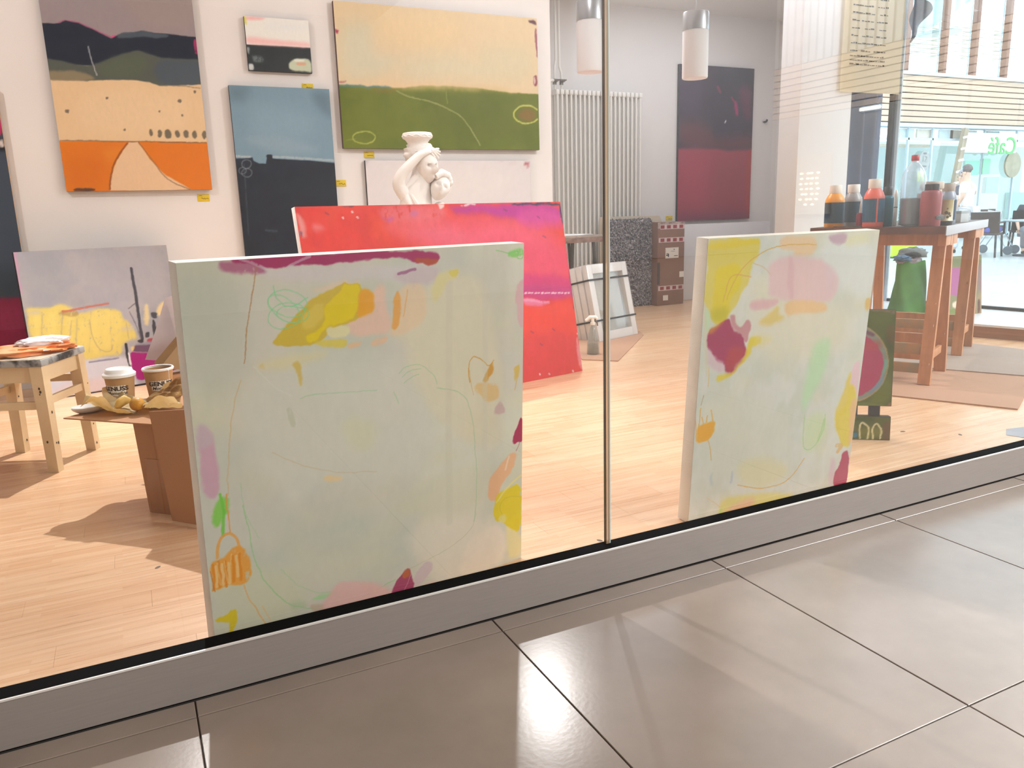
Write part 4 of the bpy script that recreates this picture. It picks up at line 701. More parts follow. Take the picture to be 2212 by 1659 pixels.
  ('L','a8b050',0.9,0.0103,0,0.5,[0.2339,0.0767,0.2279,0.062,0.2126,0.0489,0.1899,0.039,0.1626,0.0336,0.1341,0.0333,0.1078,0.0381,0.0868,0.0474,0.0736,0.06,0.0698,0.0745,0.0758,0.089,0.0908,0.102,0.1131,0.1118,0.1401,0.1173,0.1686,0.1178,0.1951,0.1132,0.2164,0.104,0.2299,0.0913,0.2339,0.0767]),
  ('L','98a048',0.5,0.0081,0.1,0.5,[0.0238,0.058,0.0916,0.0641]),
  ('P','4a2838',0.85,0.0111,0.1,1,[1.5017,0.9497,1.569,0.949,1.5683,0.9211,1.5145,0.9284]),
  ('P','a02850',0.9,0.0111,0,1,[-0.0024,0.7906,0.0182,0.777,0.0133,0.7567,-0.0011,0.7657]),
  ('P','7a3040',0.85,0.0111,0.2,1,[1.5345,0.5584,1.5661,0.5621,1.564,0.4795,1.5299,0.4896]),
  ('P','ead4cc',0.8,0.0111,0,1,[1.5342,0.547,1.5506,0.5477,1.5494,0.5019,1.5357,0.5013]),
  ('P','8a4060',0.8,0.0111,0.3,1,[1.5515,0.8976,1.5745,0.8992,1.5689,0.6738,1.5544,0.6957]),
 ]),
 'white': ('ddd6d8', [
  ('P','e4dcda',0.7,0.2299,0,1,[0.1838,0.6268,1.2002,0.615,1.1919,0.3527,0.1673,0.3721]),
  ('P','a02838',0.9,0.0153,0.1,1,[1.2766,0.6434,1.314,0.6411,1.3158,0.6089,1.2966,0.6149]),
  ('L','904050',0.6,0.0096,0.2,0.5,[1.0523,0.6431,1.2009,0.6386]),
  ('P','606068',0.8,0.0115,0.2,1,[-0.0003,0.6592,0.0135,0.6592,0.0081,0.6159,-0.0011,0.6159]),
 ]),
 'purple': ('352038', [
  ('N','40244a',0.6,0.2,0.2,1,[]),
  ('N','281a30',0.6,0.12,0.6,1,[]),
  ('P','241c38',0.9,0.2004,0,1,[0.6145,1.6529,1.0391,1.674,1.0487,1.4744,0.4336,1.4356]),
  ('P','40224a',0.8,0.2672,0,1,[-0.0079,1.5406,0.3385,1.5012,0.3301,1.1519,0.0004,1.1294]),
  ('P','2a1c38',0.8,0.334,0,1,[0.3958,1.448,1.0065,1.5299,1.0336,0.9506,0.5086,0.8705,0.384,1.2237]),
  ('P','6a2434',0.85,0.2672,0.1,1,[0.0016,1.0739,0.3521,1.0394,0.5277,0.8707,1.0738,0.9513,1.083,0.7588,0.0078,0.7658]),
  ('P','5c2036',0.6,0.2004,0,1,[0.0759,0.9917,0.4484,0.97,0.452,0.8554,0.0791,0.8511]),
  ('P','a02c46',1,0.0534,0,0.5,[-0.0289,0.7796,0.5308,0.7812,0.686,0.7635,1.1224,0.7814,1.1645,-0.0784,-0.0131,-0.0402]),
  ('P','b0304e',0.6,0.334,0,1,[0.0452,0.7235,0.4561,0.7257,0.4338,0.2136,0.0558,0.221]),
  ('P','94283e',0.6,0.334,0,1,[0.4584,0.6533,1.0475,0.6543,0.9976,-0.0268,0.4795,-0.0111]),
  ('P','a8282c',0.8,0.0935,0,1,[0.9624,0.758,1.0917,0.7886,1.0803,-0.0448,0.9867,-0.0111]),
  ('P','5c2850',0.5,0.2004,0,1,[0.0217,0.0759,1.0745,0.0786,1.0803,-0.0448,0.0238,-0.0267]),
  ('P','b8206c',0.9,0.0401,0.1,1,[0.7582,1.3034,0.8107,1.3008,0.8368,1.1434,0.7921,1.138]),
  ('L','c02860',0.6,0.0267,0,0.5,[0.7318,1.3339,0.7625,1.2921]),
  ('L','a02058',0.6,0.0334,0.3,0.5,[0.5274,1.4393,0.5672,1.3846]),
  ('P','8c1c50',0.5,0.1202,0.3,1,[0.8142,1.4507,1.0092,1.4728,1.0268,1.0971,0.9065,1.1234]),
  ('L','f0f0f0',0.9,0.0167,0,0,[0.6437,1.0669,0.6546,1.0844]),
 ]),
 'left': ('3c4858', [
  ('P','8c1446',1,0.0066,0,0.4,[0.3022,0.4261,0.794,0.3917,0.9011,0.3853,1.0278,0.3748,0.8919,-0.6254,0.1541,-0.5036]),
  ('P','a02058',0.6,0.0442,0.4,1,[0.7853,0.3311,0.9039,0.3425,0.8918,0.1701,0.7639,0.1819]),
  ('P','30404e',0.7,0.0883,0,1,[0.765,0.5886,0.9254,0.5799,0.8989,0.391,0.738,0.4025]),
  ('P','c02860',0.9,0.0088,0.1,1,[0.8753,1.4998,0.957,1.4847,0.9453,1.3261,0.8523,1.3423]),
  ('P','1c1c24',0.9,0.0088,0.2,1,[0.8809,1.3252,0.9453,1.3261,0.9589,1.2103,0.9414,1.2549,0.8681,1.2367]),
  ('P','e8dcd8',0.9,0.0066,0.2,1,[0.9175,1.308,0.9393,1.3171,0.9408,1.2727,0.9124,1.2725]),
 ]),
 'arch': ('52601f', [
  ('P','5e6a28',0.7,0.0375,0,1,[0.3953,0.5534,0.4872,0.5531,0.468,0.4968,0.3977,0.4967]),
  ('P','6e7a1c',0.6,0.0375,0,1,[0.4605,0.2688,0.4957,0.2694,0.4961,0.1639,0.3946,0.1471]),
  ('P','40461a',0.7,0.0281,0,1,[0.4609,0.4591,0.4954,0.4686,0.4958,0.3646,0.4728,0.3881]),
  ('P','705020',0.6,0.0225,0.3,1,[0.4596,0.4874,0.4981,0.5062,0.498,0.412,0.4709,0.4307]),
  ('P','8a948c',0.95,0.0075,0,1,[0.3177,0.5023,0.3297,0.5018,0.3417,0.5003,0.3536,0.4977,0.3653,0.4942,0.3768,0.4897,0.3879,0.4842,0.3986,0.4778,0.4088,0.4706,0.4186,0.4625,0.4277,0.4537,0.4362,0.4441,0.444,0.4339,0.4511,0.423,0.4574,0.4116,0.463,0.3998,0.4676,0.3875,0.4714,0.3749,0.4743,0.3621,0.4763,0.349,0.4773,0.3359,0.4775,0.3227,0.4766,0.3097,0.4749,0.2967,0.4722,0.284,0.4686,0.2715,0.4642,0.2594,0.4588,0.2478,0.4527,0.2366,0.4457,0.2261,0.438,0.2162,0.4296,0.207,0.4205,0.1985,0.4108,0.1909,0.4005,0.1842,0.3898,0.1784,0.3786,0.1735,0.3671,0.1696,0.3553,0.1667,0.3433,0.1649,0.3311,0.1641]),
  ('L','b8a070',0.8,0.0056,0,0.5,[0.3177,0.5014,0.3298,0.5009,0.3419,0.4994,0.3539,0.4968,0.3657,0.4933,0.3772,0.4888,0.3883,0.4834,0.3991,0.477,0.4094,0.4698,0.4192,0.4618,0.4284,0.453,0.4369,0.4435,0.4448,0.4333,0.4519,0.4225,0.4582,0.4112,0.4638,0.3994,0.4685,0.3872,0.4723,0.3747,0.4752,0.3619,0.4772,0.349,0.4782,0.3359,0.4783,0.3228,0.4775,0.3098,0.4757,0.2969,0.473,0.2843,0.4694,0.2719,0.4649,0.2599,0.4596,0.2483,0.4534,0.2372,0.4464,0.2267,0.4386,0.2169,0.4301,0.2077,0.421,0.1993,0.4112,0.1918,0.4009,0.1851,0.3901,0.1793,0.3788,0.1744,0.3673,0.1705,0.3554,0.1677,0.3433,0.1658,0.3311,0.165]),
  ('P','78b0a0',0.85,0.0094,0,1,[0.4571,0.3452,0.4765,0.3549,0.4764,0.3073,0.4561,0.2688,0.4272,0.2203,0.4187,0.2105,0.4512,0.2783]),
  ('P','7c98b8',0.7,0.0094,0.2,1,[0.4013,0.2005,0.4561,0.2688,0.4682,0.2929,0.4618,0.2401,0.4191,0.2008]),
  ('P','b23c68',1,0.0056,0,1,[0.31,0.4704,0.3214,0.47,0.3327,0.4687,0.344,0.4666,0.355,0.4636,0.3658,0.4597,0.3762,0.4551,0.3863,0.4497,0.396,0.4435,0.4051,0.4366,0.4137,0.4291,0.4217,0.4209,0.4291,0.4122,0.4357,0.4029,0.4416,0.3932,0.4468,0.3831,0.4511,0.3726,0.4546,0.3618,0.4573,0.3509,0.4591,0.3398,0.4601,0.3285,0.4601,0.3173,0.4593,0.3061,0.4576,0.2951,0.455,0.2842,0.4516,0.2736,0.4473,0.2633,0.4422,0.2533,0.4363,0.2438,0.4297,0.2348,0.4224,0.2264,0.4144,0.2185,0.4058,0.2113,0.3966,0.2048,0.3869,0.1991,0.3767,0.1941,0.3662,0.1899,0.3553,0.1866,0.3442,0.1841,0.3329,0.1825,0.3214,0.1818]),
  ('P','74405c',0.8,0.0112,0.2,1,[0.3766,0.473,0.4213,0.4589,0.4131,0.4447,0.3772,0.4587]),
  ('P','b84c50',0.6,0.0281,0.3,1,[0.3828,0.4303,0.4446,0.4306,0.4506,0.3927,0.3848,0.3826]),
  ('P','8a786c',0.8,0.0094,0.3,1,[0.3927,0.5619,0.4978,0.5601,0.4966,0.5391,0.4787,0.5485,0.3931,0.5534]),
  ('P','9c6850',0.8,0.0094,0.2,1,[0.4872,0.1637,0.5002,0.1688,0.4997,0.1424,0.4837,0.1444]),
  ('P','748044',0.6,0.015,0.2,1,[0.358,0.1657,0.4833,0.154,0.475,0.1418,0.3594,0.1317]),
 ]),
 'archlow': ('565c1c', [
  ('P','7c7c20',0.7,0.0281,0,1,[0.3716,0.054,0.4696,0.0618,0.4675,0.0082,0.3736,0.0051]),
  ('P','3e5018',0.7,0.0281,0,1,[0.3516,0.1023,0.4411,0.1046,0.4245,0.075,0.3532,0.0632]),
  ('P','6c4424',0.7,0.0225,0.2,1,[0.469,0.0763,0.5017,0.0869,0.5012,-0.0004,0.4677,0.0033]),
  ('P','4c84a0',0.95,0.0075,0,1,[0.3477,0.0313,0.3702,0.032,0.3711,0.0099,0.3463,0.0091]),
  ('L','e2dcae',0.95,0.0075,0.1,0.5,[0.3803,0.0053,0.3739,0.0516,0.3849,0.0798,0.4095,0.06,0.4146,0.0455,0.4104,0.0063]),
  ('L','e2dcae',0.95,0.0075,0.1,0.5,[0.4328,0.0071,0.4263,0.0532,0.4423,0.0765,0.4602,0.0542,0.4645,0.0373,0.4609,0.008]),
 ]),
 'sill': ('8c8c6c', [
  ('P','7a8464',0.8,0.0521,0,1,[0.069,0.4607,0.4821,0.4334,0.4824,0.3498,0.0687,0.3941]),
  ('P','b06a9a',1,0.0208,0,0.4,[0.0068,0.3825,0.1938,0.3801,0.3529,0.3567,0.3744,0.3329,0.3424,0.1984,0.1934,0.14,0.0782,0.1701,0.0059,0.2194]),
  ('P','9c7888',0.7,0.0729,0,1,[0.3636,0.3863,0.4768,0.4185,0.4776,0.19,0.3747,0.1584]),
  ('P','b09478',0.8,0.0521,0,1,[0.3532,0.1522,0.4776,0.19,0.4784,-0.0559,0.3534,-0.0463]),
  ('P','ead6c0',0.95,0.0208,0,1,[0.0884,0.1019,0.1408,0.1209,0.1934,0.1249,0.1827,0.0577,0.0987,0.0637]),
  ('P','24242c',1,0.0156,0,1,[0.146,0.1205,0.1828,0.1271,0.1827,0.069,0.149,0.0676]),
  ('P','7c8a50',0.9,0.0417,0,1,[0.0051,0.0554,0.1616,0.0516,0.1614,-0.0543,0.0046,-0.042]),
  ('P','5c3c3c',0.85,0.026,0.2,1,[0.3748,0.1126,0.4072,0.1143,0.402,0.0037,0.375,-0.002]),
 ]),
}
# ------------------------------------------------------------------ setting: the studio
M_WALL = mat('wall_paint', '#ebe6e4', .8, var=.01, scale=3, bump=.05, bscale=150)
M_ALU = mat('brushed_aluminium', '#a9a19c', .38, .35, var=.03, scale=60, stretch=(.2, 4, 4))
M_BRIGHT = mat('edge_highlight_metal', '#f2efec', .25, .3, var=.01)
M_RUB = mat('black_rubber', '#0c0b0c', .8, var=.05, spec=.05)
M_GLASS = glass('window_glass', (.975, .985, .98), .045)
M_WHITE = mat('white_enamel', '#efece6', .35, var=.02)
XL, XR, YG, YB, ZC = -3.0, 7.05, 1.69, 5.726, 3.05

def structure(name, a, b, m, bev=0): return tag(box(name, a, b, m, None, bev), kind='structure')
structure('wall_back', (XL-.1, YB, 0), (3.19, 7.35, ZC), M_WALL)
structure('wall_recess', (3.19, 7.235, 0), (XR, 7.4, ZC), M_WALL)
structure('wall_side', (XL-.12, 1.7, 0), (XL, YB, ZC), M_WALL)
structure('wall_window', (XR, 6.35, 0), (XR+.12, 7.4, ZC), M_WALL)
tag(MB().prism([(5.66, 5.20), (5.70, 5.20), (7.13, 6.38), (7.05, 6.40)], 0, ZC).build('wall_splay', M_WALL, smooth=0), kind='structure')
structure('ceiling', (XL-.12, 1.6, ZC), (XR+.12, 7.4, ZC+.12), mat('ceiling_paint', '#e6e2de', .85, var=.01))
pil = structure('pillar', (5.11, 5.0, 0), (5.70, 5.225, ZC), mat('pillar_paint', '#e6e3e4', .6, var=.01), bev=.006)

# parquet: each board a part of the floor
floor = tag(box('floor', (XL, 1.70, -.06), (XR, 7.3, -.0025), mat('floor_bed', '#3a2a1c', .9)), kind='structure')
def wood_floor():
    m = bpy.data.materials.new('parquet'); m.use_nodes = True; nt = m.node_tree; p = nt.nodes['Principled BSDF']; Lk = nt.links.new
    ge = nd(nt, 'ShaderNodeNewGeometry'); oi = nd(nt, 'ShaderNodeObjectInfo')
    def noise(scale, sx, sy, det=3):
        mp = nd(nt, 'ShaderNodeMapping'); mp.inputs['Scale'].default_value = (sx, sy, 1); Lk(ge.outputs['Position'], mp.inputs[0])
        n = nd(nt, 'ShaderNodeTexNoise'); n.inputs['Scale'].default_value = scale; n.inputs['Detail'].default_value = det; Lk(mp.outputs[0], n.inputs['Vector']); return n
    n1 = noise(1, 2.2, 60); n2 = noise(1, 6, 190, 2); n3 = noise(1.1, 1, 1)
    # narrow lamellae glued side by side inside a board
    bk = nd(nt, 'ShaderNodeTexBrick'); bk.offset = .37; bk.inputs['Scale'].default_value = 1; bk.inputs['Brick Width'].default_value = .31; bk.inputs['Row Height'].default_value = .021
    bk.inputs['Mortar Size'].default_value = .0004; bk.inputs['Color1'].default_value = (.0, .0, .0, 1); bk.inputs['Color2'].default_value = (1, 1, 1, 1); bk.inputs['Mortar'].default_value = (.2, .2, .2, 1)
    Lk(ge.outputs['Position'], bk.inputs['Vector'])
    def mixc(a, b, f, typ='MIX'):
        x = nd(nt, 'ShaderNodeMixRGB', blend_type=typ)
        for i, v in ((0, f), (1, a), (2, b)):
            if hasattr(v, 'links'): Lk(v, x.inputs[i])
            else: x.inputs[i].default_value = v
        return x.outputs[0]
    r = nd(nt, 'ShaderNodeValToRGB'); e = r.color_ramp.elements; e[0].position = .3; e[0].color = lin('#c8946a'); e[1].position = .62; e[1].color = lin('#e6bf9a'); Lk(n1.outputs['Fac'], r.inputs[0])
    c = mixc(r.outputs[0], mixc(lin('#d09f76'), lin('#e9c8a6'), bk.outputs['Color']), .5)
    rr = nd(nt, 'ShaderNodeMath', operation='ADD'); Lk(oi.outputs['Random'], rr.inputs[0]); Lk(ge.outputs['Random Per Island'], rr.inputs[1])
    fr_ = nd(nt, 'ShaderNodeMath', operation='FRACT'); Lk(rr.outputs[0], fr_.inputs[0])
    c = mixc(c, mixc(lin('#d3a278'), lin('#ecccaa'), fr_.outputs[0]), .25)
    d = nd(nt, 'ShaderNodeValToRGB'); e = d.color_ramp.elements; e[0].position = .63; e[0].color = (0, 0, 0, 1); e[1].position = .71; e[1].color = (1, 1, 1, 1); Lk(n2.outputs['Fac'], d.inputs[0])
    dk = nd(nt, 'ShaderNodeMath', operation='MULTIPLY'); dk.inputs[1].default_value = .6; Lk(d.outputs[0], dk.inputs[0])
    c = mixc(c, lin('#9a6844'), dk.outputs[0]); c = mixc(c, lin('#e0b48a'), n3.outputs['Fac'], 'MULTIPLY') if False else c
    Lk(c, p.inputs['Base Color']); p.inputs['Roughness'].default_value = .3; p.inputs['Specular IOR Level'].default_value = .45
    b = nd(nt, 'ShaderNodeBump'); b.inputs['Strength'].default_value = .06; b.inputs['Distance'].default_value = .004; Lk(n1.outputs['Fac'], b.inputs['Height']); Lk(b.outputs[0], p.inputs['Normal']); return m
M_PARQ = wood_floor()
def slab_mesh(name, w, d, z0, z1, ch):
    m = MB(); m._add([(0,0,z0),(w,0,z0),(w,d,z0),(0,d,z0),(0,0,z1-ch),(w,0,z1-ch),(w,d,z1-ch),(0,d,z1-ch),(ch,ch,z1),(w-ch,ch,z1),(w-ch,d-ch,z1),(ch,d-ch,z1)],
        [(0,1,5,4),(1,2,6,5),(2,3,7,6),(3,0,4,7),(4,5,9,8),(5,6,10,9),(6,7,11,10),(7,4,8,11),(8,9,10,11)])
    o = m.build(name, None, None, smooth=0); me = o.data; bpy.data.objects.remove(o); return me
PW, PL = .105, .84
plank_me = slab_mesh('plank', PL-.0003, PW-.0003, -.0024, 0, .0003); plank_me.materials.append(M_PARQ)
spots_ = []
for r in range(int(5.55/PW)+1):
    y = 1.742 + r*PW; off = (r*.37 % 1)*PL
    for k in range(int((XR-XL)/PL)+2):
        x0 = XL - off + k*PL; x1 = min(x0+PL, XR); x0 = max(x0, XL)
        if x1-x0 > .02: spots_.append((x0, x1, y))
full = [s for s in spots_ if abs(s[1]-s[0]-PL) < 1e-6 and -1.3 < s[0] < 5.2]
full.sort(key=lambda s: (s[2]-1.2)**2 + (max(0, abs((s[0]+PL/2) - .42*s[2]) - .2*s[2]))**2)
near = set(full[:290])
far = MB()
for s in spots_:
    if s in near:
        o = bpy.data.objects.new('plank', plank_me); C.objects.link(o); o.location = (s[0], s[2], 0); o.parent = floor
    else: far.box((s[0], s[2], -.0024), (s[1]-.0003, s[2]+PW-.0003, 0))
far.build('planks', M_PARQ, floor, smooth=0, kind='stuff')

# shop front: aluminium base channel, gasket, two panes meeting at a clear joint
win = tag(box('window_1', (XL-.5, 1.6545, .004), (8.0, 1.702, .1085), M_ALU), kind='structure')
box('base_seal', (XL-.5, 1.657, 0), (8.0, 1.702, .0045), M_RUB, win)
box('edge_highlight', (XL-.5, 1.6530, .1065), (8.0, 1.6575, .1108), M_BRIGHT, win)  # near-white lip paints the highlight along the channel's top edge
box('glazing_gasket', (XL-.5, 1.6585, .1075), (8.0, 1.7035, .1115), M_RUB, win)
XJ = 1.093
for a, b in ((XL-.5, XJ-.0078), (XJ+.0078, 8.0)): box('pane', (a, 1.686, .1105), (b, 1.694, ZC), M_GLASS, win)
jm = glass('joint_silicone', (.86, .76, .62), .06, .08, haze=.45, hazecol=(.75, .62, .46))
box('joint_silicone', (XJ-.0055, 1.6855, .112), (XJ+.0050, 1.6945, ZC), jm, win)
box('pane_edge', (XJ-.0078, 1.6856, .112), (XJ-.0055, 1.6944, ZC), mat('cut_glass_edge_brown', '#5a4a3c', .2), win)
box('pane_edge', (XJ+.0050, 1.6856, .112), (XJ+.0078, 1.6944, ZC), mat('joint_highlight', '#cfe6e8', .1), win)  # pale colour paints the highlight on this side of the joint

# ------------------------------------------------------------------ the mall walk in front: big stoneware tiles
def tile_mat():
    m = mat('stoneware_tile', '#8c7c70', .22, var=.13, scale=3.2, bump=.012, bscale=90, coords='Object', detail=6, spec=.62); return m
M_TILE = tile_mat()
hall = tag(box('floor_tiled', (-4.2, -10.2, -.08), (30, 1.654, -.0035), mat('tile_grout', '#3a2f29', .9)), kind='structure')
tag(box('floor_atrium', (XR-.3, 1.654, -.08), (30, 22, -.0035), mat('tile_grout', '#3a2f29', .9)), kind='structure')
TX, TY, G = .7015, .721, .0030
for w_, d_, ys in ((TX, TY, [.8690-i*TY for i in range(3)]), (TX, .0625, [1.5905])):
    me = slab_mesh('tile', w_-G, d_-G, -.0034, 0, .0012); me.materials.append(M_TILE)
    for y in ys:
        for k in range(-2, 8):
            o = bpy.data.objects.new('tile', me); C.objects.link(o); o.location = (.0225+G/2+k*TX, y+G/2, random.uniform(-.0003, .0003)); o.parent = hall
ft = MB(); at_ = MB()
def ftile(x, y): ft.box((x, y, -.0034), (x+TX-G, y+TY-G, 0))
for k in range(-6, 40):
    for j in range(-15, 24):
        x, y = .0225+G/2+k*TX, .869+G/2+j*TY
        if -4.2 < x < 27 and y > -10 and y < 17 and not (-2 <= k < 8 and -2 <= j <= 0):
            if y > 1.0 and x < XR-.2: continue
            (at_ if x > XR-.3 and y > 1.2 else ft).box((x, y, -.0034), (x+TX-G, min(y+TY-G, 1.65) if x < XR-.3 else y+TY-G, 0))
ft.build('tiles', M_TILE, hall, smooth=0, kind='stuff'); at_.build('tiles', mat('daylit_tile', '#c6c8ca', .3, var=.06, scale=2), hall, smooth=0, kind='stuff')  # same stoneware outside: its daylight glare is put into the paler colour
M_FAC = mat('facade_render', '#b9b2aa', .8, var=.05, scale=.6)
structure('wall_facade', (13.0, -10.2, 0), (13.05, 1.2, 2.80), M_FAC)
structure('wall_facade_end', (5.4, -10.3, 0), (13.3, -10.1, 7.5), mat('facade_warm', '#b2b0b0', .8, var=.06, scale=.5))
rib = thing('wall_ribbed', None, None); rib['kind'] = 'structure'
box('ribbed_back', (13.06, -10.2, 3.84), (13.2, 1.2, 7.5), mat('ribbed_wall', '#c9c4c0', .8), rib)
for k in range(56): box('rib', (13.0, -10.1+k*.2, 3.84), (13.06, -10.0+k*.2, 7.5), mat('ribbed_wall', '#c9c4c0', .8), rib)
structure('ceiling_hall', (-4.2, -6.0, 3.2), (2.9, 1.60, 3.35), mat('ceiling_paint', '#e6e2de', .85))
structure('wall_hall', (-4.3, -6.1, 0), (5.5, -5.9, 7.5), mat('hall_wall', '#b8aca4', .7))
structure('wall_hall_end', (-4.3, -6.0, 0), (-4.2, 1.7, 3.2), mat('hall_wall', '#b8aca4', .7))

# ------------------------------------------------------------------ corner window to the atrium with its low ledge
led = MB(); led.prism([(5.36, 4.62), (5.70, 3.36), (6.10, 1.76), (6.83, 1.76), (6.56, 4.0), (6.40, 5.12), (6.40, 5.44), (5.70, 5.44), (5.70, 4.99), (5.36, 4.99)], .0, .084)
ledge = tag(led.build('window_ledge', mat('ledge_wood', '#a8744e', .5, var=.12, scale=3, stretch=(1, 1, 20)), smooth=0), kind='structure')
top = MB(); top.prism([(5.345, 4.62), (5.685, 3.355), (6.085, 1.765), (6.83, 1.765), (6.56, 4.0), (6.40, 5.12), (6.40, 5.44), (5.70, 5.44), (5.70, 4.985), (5.345, 4.985)], .084, .1)
top.build('ledge_top', mat('ledge_paint', '#e9ecef', .35, var=.06, scale=5), ledge, smooth=0)
w2 = thing('window_2', None, None); w2['kind'] = 'structure'
M_FR = mat('window_frame_blue_grey', '#9fb2c4', .4, .2, var=.03); M_FRD = mat('window_frame_dark', '#1c2530', .45, .2, var=.03)
wl = lambda y: 6.345 + (5.06-y)*.125
for y in (5.06, 1.80): MB().beam((wl(y), y, .1), (wl(y), y, ZC), .04, .022).build('post', M_FR, w2, smooth=0)
MB().beam((wl(5.02)-.018, 5.03, .1), (wl(5.02)-.018, 5.03, ZC), .03, .012).build('post_edge', mat('pale_blue_edge', '#d5e8f4', .4), w2, smooth=0)
MB().beam((6.30, 5.08, .1), (6.30, 5.08, ZC), .035, .034).build('post_dark', M_FRD, w2, smooth=0)
for z0, z1 in ((.1, .125), (ZC-.06, ZC)): MB().beam((wl(5.04), 5.04, (z0+z1)/2), (wl(1.8), 1.8, (z0+z1)/2), .04, z1-z0).build('rail', M_FRD, w2, smooth=0)
MB().beam((wl(5.02)+.004, 5.03, .12), (wl(5.02)+.004, 5.03, .1201), .001, .001).build('sealing_bead', M_FRD, w2, smooth=0) if False else None
g2 = MB(); a_, b_ = Vector((wl(5.04), 5.04, 0)), Vector((wl(1.82), 1.82, 0)); nn = Vector((.008, 0, 0))
g2._add([a_+Vector((0,0,.12)), b_+Vector((0,0,.12)), b_+Vector((0,0,ZC-.05)), a_+Vector((0,0,ZC-.05))] + [p+nn for p in (a_+Vector((0,0,.12)), b_+Vector((0,0,.12)), b_+Vector((0,0,ZC-.05)), a_+Vector((0,0,ZC-.05)))],
        [(0,1,2,3),(7,6,5,4),(0,4,5,1),(1,5,6,2),(2,6,7,3),(3,7,4,0)])
g2.build('pane', M_GLASS, w2, smooth=0)
w3 = thing('window_3', None, None); w3['kind'] = 'structure'
box('pane', (5.72, 5.29, .12), (6.40, 5.297, ZC), M_GLASS, w3)
box('frame_stile', (5.70, 5.27, .1), (5.735, 5.32, ZC), mat('pale_blue_edge', '#d5e8f4', .4), w3); box('frame_rail', (5.70, 5.27, .1), (6.40, 5.32, .13), M_FR, w3)

# dark blue-grey curtain hanging in the narrow corner window
def curtain_fn(a, b):
    x = 5.735 + a*.585; y = 5.19 + .042*math.sin(a*21+.5*math.sin(b*3)) + .016*math.sin(a*47+b*1.3)
    return Vector((x, y, .17 + b*(ZC-.25)))
cu = MB().sheet(curtain_fn, 90, 8, .004).build('curtain', cloth('curtain_cloth', '#a2aabb', .35), smooth=60)
tag(cu, 'slate blue curtain falling in folds beside the white pillar', 'curtain')

# notice: tall yellowish sheet with lines of small print
po = thing('paper_notice', 'tall yellowish paper notice with rows of small black print', 'notice', (5.527, 4.975, 1.915))
def po_fn(a, b): return Vector((a*.715, .006*math.sin(a*5)+.003*math.sin(b*7), b*.95))
MB().sheet(po_fn, 12, 12, .0012).build('sheet', cloth('yellowed_paper', '#fdf1d8', .2, .02, 2), po)
pr = MB(); random.seed(5)
for i in range(11):
    z = .735-i*.0585 if i < 8 else .285-(i-8)*.033; x = .10
    lo, hi, gaps = (.10, .50, 1) if i < 8 else (.09, .50, 0)
    while x < hi:
        L_ = random.uniform(.012, .05); h = random.choice((.009, .006, .012))
        if not (i < 8 and (.185 < x < .2 or (.34 < x < .37))):
            y = .006*math.sin(x/.715*5)+.003*math.sin(z/.95*7)-.0022; pr.box((x, y, z), (min(x+L_, hi+.01), y+.0006, z+h))
        x += L_ + random.uniform(.004, .01)
pr.build('printed_lines', mat('print_ink', '#3a342c', .8), po, smooth=0, kind='stuff')

# film peeling from the window post
def film_fn(a, b):
    wdt = .02 + .24*b**1.2; return Vector((6.30+a*wdt, 4.95-.05*math.sin(a*3.2)*b-.02*math.sin(b*9), 2.34+b*.36-.07*a*b))
fl = MB().sheet(film_fn, 10, 12, .002).build('peeled_film', mat('grey_film', '#66768c', .45, var=.25, scale=6), smooth=60)
tag(fl, 'crumpled grey blue film peeling off the window post', 'film')

# ------------------------------------------------------------------ paintings
P_ = lambda *a, **k: painting(*a, **k)
FR = {'c1': ((0.081, 1.77, 0.0), (0.98146, 0.19167, 0.0), (0.0109, -0.05581, 0.99838), 0.887, 0.924),
 'c2': ((1.537, 1.899, 0.0), (0.99999, -0.00367, 0.0), (-0.00027, -0.07324, 0.99731), 0.715, 0.914),
 'red': ((0.826, 3.839, 0.0), (0.97523, 0.22121, 0.0), (-0.03875, 0.17085, 0.98453), 1.771, 1.08),
 'gray': ((-0.544, 5.25, 0.0), (0.95767, 0.28786, 0.0), (-0.02264, 0.0753, 0.9969), 0.853, 0.869),
 'beige': ((-0.269, 5.68, 1.212), (1.0, 0.0, 0.0), (0.0, 0.0, 1.0), 0.849, 1.308),
 'small': ((0.89, 5.69, 1.975), (1.0, 0.0, 0.0), (0.0, 0.0, 1.0), 0.417, 0.335),
 'blue': ((0.75, 5.68, 0.52), (1.0, 0.0, 0.0), (0.0, 0.0, 1.0), 0.662, 1.356),
 'green': ((1.483, 5.68, 1.483), (1.0, 0.0, 0.0), (0.0, 0.0, 1.0), 1.569, 0.967),
 'white': ((1.636, 5.69, 0.75), (1.0, 0.0, 0.0), (0.0, 0.0, 1.0), 1.337, 0.652),
 'purple': ((5.595, 7.2, 0.86), (1.0, 0.0, 0.0), (0.0, 0.0, 1.0), 1.048, 1.655),
 'left': ((-1.5, 5.66, 0.2), (1.0, 0.0, 0.0), (0.0, 0.0, 1.0), 0.945, 1.612),
 'sill': ((5.76, 4.03, 0.1), (0.99756, -0.06976, 0.0), (0.00729, 0.10427, 0.99452), 0.42, 0.47),
 'arch': ((2.464, 2.506, 0.0), (0.78315, -0.62183, 0.0), (0.06208, 0.07819, 0.995), 0.5, 0.562),
 'archlow': ((2.464, 2.506, 0.0), (0.78315, -0.62183, 0.0), (0.06208, 0.07819, 0.995), 0.5, 0.562)}
P_('wider of the two cream canvases, with a crimson band along its top edge', 'c1', FR['c1'], 500, .055, '#eeebe2', 'cream abstract canvases in the shop window', grain=.035)
P_('narrower cream canvas with a crimson blot and pale pink block in the shop window', 'c2', FR['c2'], 360, .053, '#e8e2d6', 'cream abstract canvases in the shop window', grain=.035)
